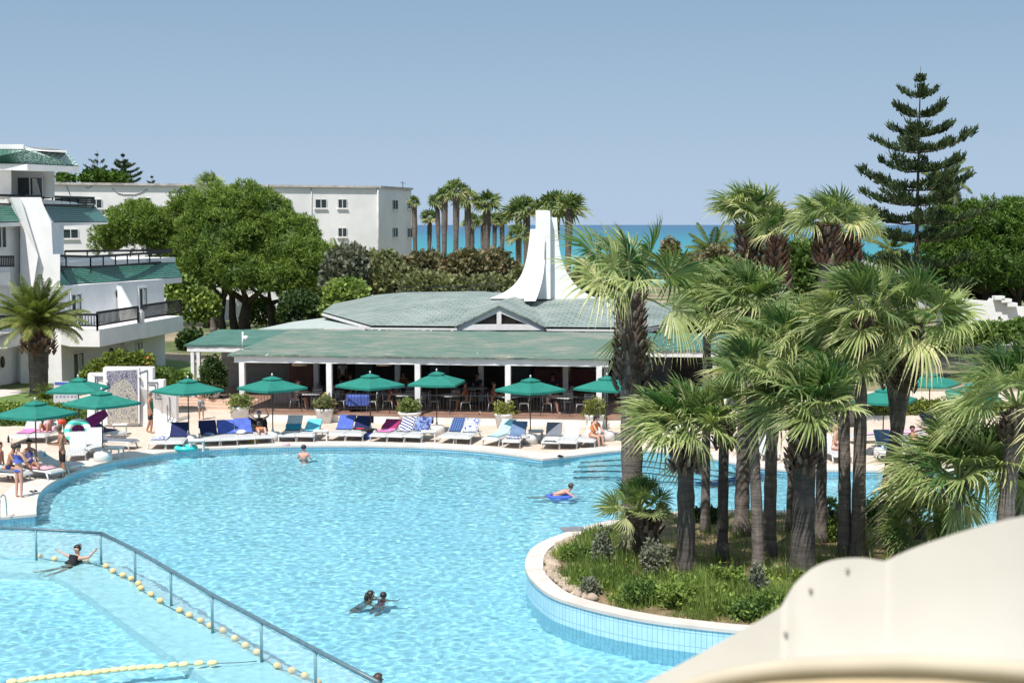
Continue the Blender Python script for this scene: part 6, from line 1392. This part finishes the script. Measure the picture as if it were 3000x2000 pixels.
g=G(); g.tube([p+V((0,.010,-.009)) for p in F],.004,6); g.build('far_rim',CREAM,ws,ws.location)
g=G(); g.grid(lambda u,v: Nn[min(len(Nn)-1,round(u*(len(Nn)-1)))]+V((0,-.02-.05*v,-.012-.06*v)),len(Nn)-1,8); g.build('rim_underside',TAN,ws,ws.location,smooth=True)
g=G(); g.tube([p+V((0,-.012,.002)) for p in Nn],.022,10); g.build('near_rim',mat('rim_cream',(.60,.51,.38),(.54,.45,.33),.35,3),ws,ws.location)
def onfl(x,y): return min((flume(u/300,w/120) for u in range(301) for w in range(0,41)),key=lambda q: (ray(x,y).normalized().cross(q-co.location)).length)
for x,y in [(2483,1664),(2372,1726),(2300,1857)]:
    g=G(); p=onfl(x,y)+V((0,-.004,.004)); ro=Matrix.Translation(p)@Matrix.Rotation(R(90),4,'X'); g.lathe([(.003,.009),(.005,.007),(.0065,0)][::-1],12); g.v=[tuple(ro@V(q)) for q in g.v]; g.build('bolt',mat('bolt_grey',(.42,.36,.33),(.3,.26,.24),.4,20,metal=.6),ws,ws.location)
# ================================================================== PEOPLE
SKINS={k:mat('skin_'+k,c,tuple(x*.9 for x in c),.5,12,spec=.35) for k,c in {'fair':(.58,.34,.25),'tan':(.40,.205,.125),'brown':(.30,.145,.085),'pink':(.60,.31,.24)}.items()}
HAIRS={k:mat('hair_'+k,c,tuple(x*.6 for x in c),.5,40) for k,c in {'dark':(.022,.015,.012),'brown':(.07,.04,.022),'blond':(.45,.33,.17),'grey':(.30,.29,.28)}.items()}
EYE=mat('eye_dark',(.01,.01,.012),None,.2)
def skin_obj(name,verts,edges,roots,mt,parent,sub=1):
    me=bpy.data.meshes.new(name); bm=bmesh.new(); lay=bm.verts.layers.skin.verify(); bv=[]
    for i,(p,r_) in enumerate(verts):
        v=bm.verts.new(p); v[lay].radius=(r_,r_); v[lay].use_root=(i in roots); bv.append(v)
    for a,b in edges: bm.edges.new((bv[a],bv[b]))
    bm.to_mesh(me); bm.free(); me.materials.append(mt); o=bpy.data.objects.new(name,me); link(o,parent)
    s=o.modifiers.new('skin','SKIN'); s.use_smooth_shade=True; s.use_x_symmetry=False
    u=o.modifiers.new('subsurf','SUBSURF'); u.levels=sub; u.render_levels=sub
    return o
def nrm(x): return V(x).normalized()
def person(label,loc,rz,skin,hair,sc=1.0,pelvis=.93,torso=(0,0,1),legs=None,arms=None,head=(0,-.1,1),clothes=(),hairstyle='short',group=None,slim=1.0,name='person'):
    """a jointed figure facing -Y: legs=[(thigh,shin)]*2 and arms=[(upper,fore)]*2 are directions, right (-x) first"""
    root=empty(name,tuple(loc),label,'person',group,rz); root.scale=(sc,)*3
    T=nrm(torso); side=V((1,0,0)); fwd=side.cross(T)*1.0; fwd=-nrm(T.cross(side)) if True else fwd   # front of the chest
    P={}; P['pelvis']=V((0,0,pelvis)); P['waist']=P['pelvis']+T*.16; P['chest']=P['waist']+T*.19; P['chestup']=P['chest']+T*.11; P['neck0']=P['chestup']+T*.065
    Hd=nrm(head); P['neck']=P['neck0']+(T+Hd)*.5*.07; P['jaw']=P['neck']+Hd*.045+nrm(fwd)*-.0; P['head']=P['jaw']+Hd*.075; P['crown']=P['head']+Hd*.055
    rad={'pelvis':.125*slim,'waist':.108*slim,'chest':.128*slim,'chestup':.105*slim,'neck0':.06,'neck':.05,'jaw':.066,'head':.088,'crown':.07}
    E=[('pelvis','waist'),('waist','chest'),('chest','chestup'),('chestup','neck0'),('neck0','neck'),('neck','jaw'),('jaw','head'),('head','crown')]
    legs=legs or [((0,0,-1),(0,0,-1))]*2; arms=arms or [((-.14,.02,-1),(0,-.2,-1)),((.14,.02,-1),(0,-.2,-1))]
    fing=[]
    for s,(tg,sh) in zip((-1,1),legs):
        k='R' if s<0 else 'L'; tg,sh=nrm(tg),nrm(sh); h=P['pelvis']+side*s*.088-T*.05
        P['hip'+k]=h; P['thigh'+k]=h+tg*.20; P['knee'+k]=h+tg*.41; P['calf'+k]=P['knee'+k]+sh*.14; P['ankle'+k]=P['knee'+k]+sh*.40
        ft=nrm(V((s*.15,-1,-.25))) if abs(sh.z)>.55 else nrm(V((0,0,1))*.8+sh*.5); P['heel'+k]=P['ankle'+k]+sh*.035; P['toe'+k]=P['heel'+k]+ft*.16
        for n_,r_ in (('hip',.098),('thigh',.082),('knee',.056),('calf',.056),('ankle',.036),('heel',.034),('toe',.026)): rad[n_+k]=r_*slim
        E+=[('pelvis','hip'+k),('hip'+k,'thigh'+k),('thigh'+k,'knee'+k),('knee'+k,'calf'+k),('calf'+k,'ankle'+k),('ankle'+k,'heel'+k),('heel'+k,'toe'+k)]
    for s,(ua,fa) in zip((-1,1),arms):
        k='R' if s<0 else 'L'; ua,fa=nrm(ua),nrm(fa); P['sh'+k]=P['chestup']+side*s*.165*slim**.5+T*.01; P['elbow'+k]=P['sh'+k]+ua*.28; P['wrist'+k]=P['elbow'+k]+fa*.24; P['palm'+k]=P['wrist'+k]+fa*.075
        for n_,r_ in (('sh',.056),('elbow',.040),('wrist',.027),('palm',.032)): rad[n_+k]=r_*slim
        E+=[('chestup','sh'+k),('sh'+k,'elbow'+k),('elbow'+k,'wrist'+k),('wrist'+k,'palm'+k)]
        q=fa.cross(V((0,1,.3))).normalized(); inw=fa.cross(q).normalized()
        for j,(o_,l_) in enumerate(((-.024,.065),(-.008,.078),(.008,.072),(.023,.056))):
            a=P['palm'+k]+q*o_; fing.append([a,a+fa*l_*.55+inw*.006,a+fa*l_*.9+inw*.03])
        a=P['wrist'+k]+fa*.035-q*.028; fing.append([a,a-q*.03+fa*.025,a-q*.038+fa*.06])
    keys=list(P); vs=[(P[k],rad[k]) for k in keys]; ed=[(keys.index(a),keys.index(b)) for a,b in E]; roots={keys.index('pelvis')}
    for ch in fing:
        b=len(vs); vs+=[(ch[0],.010),(ch[1],.009),(ch[2],.007)]; ed+=[(b,b+1),(b+1,b+2)]; roots.add(b)
    # nose and ears grow from the head
    right=side; face=nrm(V((0,-1,0))-Hd*V((0,-1,0)).dot(Hd)) if abs(Hd.y)<.95 else V((0,0,1))
    for o_,r_ in ((face*.098-Hd*.012,.013),(right*.088-Hd*.01,.016),(right*-.088-Hd*.01,.016)):
        b=len(vs); c=P['head']+o_; vs+=[(c-o_*.22,r_),(c,r_*.9)]; ed.append((b,b+1)); roots.add(b)
    skin_obj('body',vs,ed,roots,SKINS[skin],root,2)
    if loc[2]<-.05:
        for o_ in root.children: o_.cycles.is_caustics_receiver=True
    # hair
    g=G(); c=P['head']+Hd*.028-face*.018
    g.ball((0,0,0),.104,14,9,1,1.05,1.0); g.v=[tuple(V(p)*(1+.06*noise.noise(V(p)*30))) for p in g.v if True]
    keep=[]; q=Hd.to_track_quat('Z','Y') if Hd.length else None
    g.v=[tuple(c+V(p)) for p in g.v]
    fs=[(f,a,s_) for f,a,s_ in zip(g.f,g.a,g.sm) if not ((sum((V(g.v[i]) for i in f),V((0,0,0)))/len(f)-c).dot(face)>.045 and (sum((V(g.v[i]) for i in f),V((0,0,0)))/len(f)-c).dot(Hd)<.05) and not (sum((V(g.v[i]) for i in f),V((0,0,0)))/len(f)-c).dot(Hd)<-.062]
    g.f=[x[0] for x in fs]; g.a=[x[1] for x in fs]; g.sm=[x[2] for x in fs]
    if hairstyle=='long': g.tube([c-face*.05,c-face*.085-Hd*.1,c-face*.075-Hd*.24],[.078,.066,.03],9)
    if hairstyle=='tail': g.tube([c-face*.09+Hd*.03,c-face*.13-Hd*.06,c-face*.11-Hd*.2],[.03,.032,.012],7)
    if hairstyle=='bun': g.ball(c-face*.08+Hd*.06,.05,9,6)
    g.build('hair' if hairstyle!='cap' else 'cap',HAIRS[hair] if hairstyle!='cap' else BWP,root)
    g=G()
    for s in (-1,1): g.ball(P['head']+face*.083+right*s*.032+Hd*.002,.011,6,4)
    g.build('eyes',EYE,root)
    g=G(); g.tube([P['jaw']+face*.068+right*-.02+Hd*.016,P['jaw']+face*.075+Hd*.013,P['jaw']+face*.068+right*.02+Hd*.016],.006,5); g.build('mouth',mat('lip',(.35,.12,.10),None,.5),root)
    def pt(k):
        if isinstance(k,tuple): return P[k[0]].lerp(P[k[1]],k[2]), rad[k[0]]*(1-k[2])+rad[k[1]]*k[2]
        return P[k],rad[k]
    for nm,mt,kind in clothes:
        cs={'shorts':([('waist','pelvis',.45),'pelvis','hipR',('thighR','kneeR',.35),'hipL',('thighL','kneeL',.35)],[(0,1),(1,2),(2,3),(1,4),(4,5)],.018),
            'longshorts':([('waist','pelvis',.45),'pelvis','hipR',('thighR','kneeR',.85),'hipL',('thighL','kneeL',.85)],[(0,1),(1,2),(2,3),(1,4),(4,5)],.022),
            'briefs':([('waist','pelvis',.62),'pelvis','hipR',('hipR','thighR',.45),'hipL',('hipL','thighL',.45)],[(0,1),(1,2),(2,3),(1,4),(4,5)],.026),
            'bra':([('waist','chest',.5),('waist','chest',.95),('chest','chestup',.5)],[(0,1),(1,2)],.015),
            'top':([('waist','pelvis',.5),'waist','chest',('chest','chestup',.8),('chestup','shR',.75),('chestup','shL',.75)],[(0,1),(1,2),(2,3),(3,4),(3,5)],.014),
            'shirt':([('waist','pelvis',.8),'waist','chest','chestup','shR',('shR','elbowR',.6),'shL',('shL','elbowL',.6)],[(0,1),(1,2),(2,3),(3,4),(4,5),(3,6),(6,7)],.017),
            'dress':([('hipR','thighR',.9),'pelvis','waist','chest',('chest','chestup',.85),('chestup','shR',.7),('chestup','shL',.7),('hipL','thighL',.9)],[(0,1),(1,2),(2,3),(3,4),(4,5),(4,6),(1,7)],.024)}[kind]
        vv=[]
        for k in cs[0]: p,r_=pt(k); vv.append((p,r_+cs[2]))
        skin_obj(nm,vv,cs[1],{1 if len(vv)>2 else 0},mt,root,1)
    return root
def feet(x,y,z=0.0): return gz(x,y,z)
SK=.035
# standing
person('woman in a blue bikini standing at the pool edge, seen from behind',feet(57,1456,.03),R(150),'fair','dark',1.0,legs=[((-.02,-.03,-1),(0,.04,-1)),((.02,.02,-1),(.02,.05,-1))],arms=[((-.35,-.25,-.9),(.2,-.6,.2)),((.2,-.5,-.85),(.3,-.8,-.1))],clothes=[('bikini_top',BLUE,'bra'),('bikini_bottom',BLUE,'briefs')],hairstyle='tail',slim=.92)
person('boy in black shorts standing by the pool looking down at his hands',feet(184,1397,.03),R(-62),'tan','brown',1.03,torso=(0,-.06,1),head=(0,-.42,1),legs=[((-.03,-.06,-1),(0,.05,-1)),((.03,.04,-1),(.02,.05,-1))],arms=[((-.1,-.25,-1),(.15,-1,.12)),((.1,-.25,-1),(-.15,-1,.12))],clothes=[('shorts',DK,'longshorts')],slim=.9)
person('person in a green sleeveless top walking past the mural wall',feet(442,1268,0),R(80),'tan','grey',1.02,legs=[((-.03,-.25,-1),(0,.12,-1)),((.03,.2,-1),(0,.35,-1))],arms=[((-.12,-.2,-1),(0,-.4,-1)),((.12,.25,-1),(0,.0,-1))],clothes=[('tank_top',cloth('green_cloth',(.01,.14,.09)),'dress'),('shorts',DK,'longshorts')],slim=1.05)
person('boy in red and grey swim shorts standing with his back turned below the steps',feet(590,1229,0),R(178),'tan','dark',.95,arms=[((-.3,-.1,-1),(.3,-.6,-.5)),((.3,-.1,-1),(-.3,-.6,-.5))],clothes=[('shorts',RED,'shorts'),('shorts_hem',patt('hem_print',(.05,.05,.06),(.5,.5,.52),'flower',9),'longshorts')],slim=.82)
person('person in red swim briefs bending over the loungers',feet(183,1302,0),R(-135),'brown','dark',1.0,torso=(0,-.85,.42),head=(0,-.9,.1),legs=[((-.06,.02,-1),(0,.03,-1)),((.06,-.05,-1),(0,.05,-1))],arms=[((-.1,-.25,-1),(0,-.4,-1)),((.1,-.4,-1),(0,-.5,-1))],clothes=[('swim_briefs',RED,'briefs')])
# seated
SIT=[((-.12,-1,-.02),(0,-.12,-1)),((.12,-1,-.02),(0,-.12,-1))]; LONG=[((-.12,-1,.12),(0,-1,-.12)),((.12,-1,.22),(0,-1,-.28))]
def seat(lo,dy=0,dx=0,h=.40): 
    P0,ang,a=lo; return V((P0.x+math.cos(ang)*dx-math.sin(ang)*dy,P0.y+math.sin(ang)*dx+math.cos(ang)*dy,h))
def sit(label,pos,rz,skin,hair,legs=SIT,**k): return person(label,(pos.x,pos.y,pos.z+.085-.0),rz,skin,hair,pelvis=0.0,legs=legs,**k)
sit('woman in a violet swimsuit sitting on the pink toweled lounger, face to the pool',seat(L['g'],.35,0),R(30),'tan','dark',LONG,torso=(0,.12,1),clothes=[('swimsuit',cloth('violet_cloth',(.10,.10,.30)),'top'),('swim_bottom',cloth('violet_cloth',(.10,.10,.30)),'briefs')],arms=[((-.2,-.5,-.8),(.1,-.9,-.1)),((.2,-.5,-.8),(-.1,-.9,-.2))],hairstyle='bun',slim=.95)
sit('young man sitting hunched at the end of the lounger group',gz(27,1404,0)+V((0,0,.38)),R(75),'tan','brown',SIT,torso=(0,-.35,1),head=(0,-.3,1),arms=[((-.1,-.6,-.8),(.1,-.9,-.4)),((.1,-.6,-.8),(-.1,-.9,-.4))],clothes=[('shorts',NAVY,'shorts')])
sit('sunburnt person sitting half cut off by the left picture edge',gz(-4,1402,0)+V((0,0,.38)),R(80),'pink','brown',SIT,torso=(0,-.15,1),clothes=[('shorts',AQUA,'shorts')])
sit('sunbather reading with raised knees on the lounger before the hedge',seat(L['b'],.2,0),R(2),'tan','dark',[((-.15,-.8,.6),(0,-.5,-.9)),((.12,-.8,.65),(0,-.4,-.9))],torso=(0,.62,.8),head=(0,.1,1),arms=[((-.2,-.6,-.3),(.3,-.6,.5)),((.2,-.6,-.3),(-.3,-.6,.5))],clothes=[('swimsuit',PNKL,'top'),('swim_bottom',PINK,'briefs')],hairstyle='long')
P0,ang,a=L[6]; sit('sunbather with a grey patterned cap lying back on a lounger',seat(L[6],.15,0),ang,'fair','grey',[((-.12,-1,.15),(0,-1,-.25)),((.12,-1,.3),(0,-.9,-.5))],torso=(0,.62,.78),head=(0,-.1,1),arms=[((-.7,.3,.35),(.35,.1,.9)),((.7,.3,.3),(-.4,.1,.9))],clothes=[('bikini_top',DK,'top'),('bikini_bottom',ORG,'briefs')],hairstyle='cap')
P0,ang,a=L[20]; sit('dark haired person in an orange swimsuit sitting sideways on the last lounger',seat(L[20],-.35,.15),R(50),'fair','dark',SIT,torso=(0,-.32,1),head=(0,-.45,1),arms=[((-.1,-.55,-.8),(.1,-.8,-.7)),((.1,-.55,-.8),(-.1,-.8,-.7))],clothes=[('swim_bottom',ORG,'briefs'),('swim_top',ORG,'bra')],hairstyle='long')
sit('blonde sitter between the palm trunks beyond the island',seat(L['r0'],.1,0),R(60),'pink','blond',SIT,torso=(0,-.12,1),arms=[((-.15,-.2,-1),(0,-.9,-.3)),((.15,-.2,-1),(0,-.9,-.3))],clothes=[('swim_bottom',WHT,'briefs')],hairstyle='long')
sit('person reclining on the lounger right of the leaning palm trunk',seat(L['r4'],.2,0),R(10),'tan','dark',LONG,torso=(0,.6,.8),clothes=[('shorts',DK,'shorts')])
# swimmers
person('swimmer standing chest deep with his back turned at the far pool edge',gz(890,1342,WZ)+V((0,0,-1.24)),R(175),'pink','dark',1.0,arms=[((-.5,-.1,-1),(.2,-.5,-.8)),((.5,-.1,-1),(-.2,-.5,-.8))],clothes=[('shorts',DK,'longshorts')],slim=1.06)
p=gz(193,1655,WZ); person('woman in a black bikini floating on her back by the net fence',p+V((.02,0,-.30)),R(-28),'fair','dark',1.0,pelvis=.10,torso=(0,.62,.62),head=(0,-.05,1),legs=[((-.2,-1,.16),(-.1,-1,.16)),((.15,-1,.0),(0,-1,-.12))],arms=[((-1,.15,.12),(-1,.1,.25)),((1,.15,.2),(.75,.1,.75))],clothes=[('bikini_top',DK,'bra'),('bikini_bottom',DK,'briefs')],hairstyle='bun',slim=.95)
SW=[((-.1,.35,-1),(0,.6,-1)),((.1,.5,-1),(0,.3,-1))]
p=gz(1056,1756,WZ); person('dark haired woman swimming in a white and black top beside a child',p+V((0,0,-.55)),R(80),'brown','dark',1.0,pelvis=.0,torso=(0,-.42,.9),head=(0,-.15,1),legs=SW,arms=[((-.5,-.8,-.15),(.1,-1,.0)),((.5,-.8,-.1),(-.3,-1,.05))],clothes=[('swim_top',WHT,'top'),('swim_bottom',DK,'briefs')],hairstyle='long')
p=gz(1112,1756,WZ); person('child with a pink float vest swimming beside the dark haired woman',p+V((0,0,-.47)),R(150),'brown','dark',.78,pelvis=.0,torso=(0,-.35,.9),head=(0,-.1,1),legs=SW,arms=[((-.8,-.5,-.2),(.1,-1,.0)),((.8,-.5,-.2),(-.1,-1,.0))],clothes=[('float_vest',cloth('coral_vest',(.75,.12,.12)),'top')],hairstyle='short')
p=gz(1640,1452,WZ); person('swimmer lying on a small blue float in the middle of the pool',p+V((-.2,.0,-.02)),R(98),'pink','brown',.95,pelvis=.02,torso=(0,-.95,.3),head=(0,-.5,.9),legs=[((-.1,.95,-.25),(0,1,-.1)),((.1,.95,-.25),(0,1,-.2))],arms=[((-.4,-.7,-.5),(.3,-.8,-.1)),((.4,-.7,-.5),(-.3,-.8,-.1))],clothes=[('swim_trunks',BLUE,'shorts')])
g=G(); g.grid(lambda u,v: V((math.cos(u*2*PI)*(.42+.0)*(1-abs(v-.5)**2),math.sin(u*2*PI)*.26*(1-abs(v-.5)**2),.07*(v-.5)*2)),20,6); g.add([(0,0,.07),(0,0,-.07)],[]); o=g.build('body_board',cloth('blue_foam',(.06,.12,.50)),smooth=True); o.location=gz(1640,1455,WZ+.02); tag(o,'small blue float board under the swimmer in the middle of the pool','float board')
p=gz(1108,2036,WZ); person('swimmer with reddish hair at the bottom edge beside the net fence end',p+V((0,0,-1.30)),R(120),'pink','brown',.98,clothes=[('shorts',RED,'shorts')])
# diners and staff under the pergola
def diner(label,u,v,rz,skin,hair,mt,**k): 
    p=RW(u,v,TZ+.46); return sit(label,p,rz-AN,skin,hair,SIT,clothes=[('shirt',mt,'shirt'),('trousers',DK,'longshorts')],arms=[((-.15,-.4,-.9),(.1,-.9,.1)),((.15,-.4,-.9),(-.1,-.9,.1))],torso=(0,-.1,1),**k)
CL={k:cloth('shirt_'+k,c) for k,c in {'maroon':(.13,.03,.035),'dark':(.03,.03,.04),'white':(.55,.53,.52),'rust':(.25,.07,.035),'grey':(.2,.2,.21),'yellow':(.6,.48,.07),'red':(.5,.04,.04)}.items()}
for a in [('diner in a maroon shirt in the second bay beside the third post',6.55,1.0,R(90),'tan','dark',CL['maroon']),('diner leaning over a table right of the third post',10.05,1.15,R(-90),'brown','dark',CL['rust']),('bare shouldered diner just left of the fourth post',11.25,1.05,R(90),'tan','brown',CL['rust']),('diner in a dark shirt behind the fourth post table',12.0,1.8,0,'brown','dark',CL['maroon']),('diner at the rightmost railing table, back to the post',13.75,1.0,R(90),'fair','dark',CL['grey']),('diner deep in the rightmost bay in dark clothes',13.6,4.9,0,'brown','dark',CL['dark']),('diner deep in the third bay',10.0,4.8,0,'tan','dark',CL['dark']),('diner in a white top in the leftmost bay',2.2,1.1,R(90),'fair','brown',CL['white']),('diner in the back of the leftmost bay',4.1,3.9,R(-90),'tan','dark',CL['rust']),('diner at the blue draped table, facing the pool',5.1,1.6,0,'brown','dark',CL['dark']),('diner deep in the second bay',6.4,5.0,0,'tan','dark',CL['rust'])]:
    diner(*a)
def stander(label,u,v,rz,skin,hair,mt,sc=1.0): p=RW(u,v,TZ); person(label,p,rz-AN,skin,hair,sc,clothes=[('shirt',mt,'shirt'),('trousers',DK,'longshorts')])
stander('waiter in a white shirt standing in the dark of the leftmost bay',2.9,7.0,R(20),'brown','dark',CL['white']); stander('man in a yellow shirt standing deep in the rightmost bay',14.0,7.6,R(160),'brown','dark',CL['yellow']); stander('person in a yellow top beside the right post behind the railing',16.9,1.6,R(30),'tan','dark',CL['yellow']); stander('person in red at the right end of the terrace by the tall palm',17.6,1.2,R(-20),'brown','dark',CL['red'])
g=G(); g.box(-.2,-.18,0,.2,.18,.45); g.ball((0,0,.62),.22,12,8,1,.5,1.1); o=g.build('backpack',YEL); o.location=RW(3.75,.5,TZ); tag(o,'yellow bag on a chair beside the second post','bag')
for o in bpy.data.objects:   # hide nothing, just make sure unused prototypes are gone
    pass
for pr in list(LPRO.values())+[TP,UMB,CP,DP]:
    if pr.name not in USED:
        for k in list(pr.children): bpy.data.objects.remove(k)
        bpy.data.objects.remove(pr)
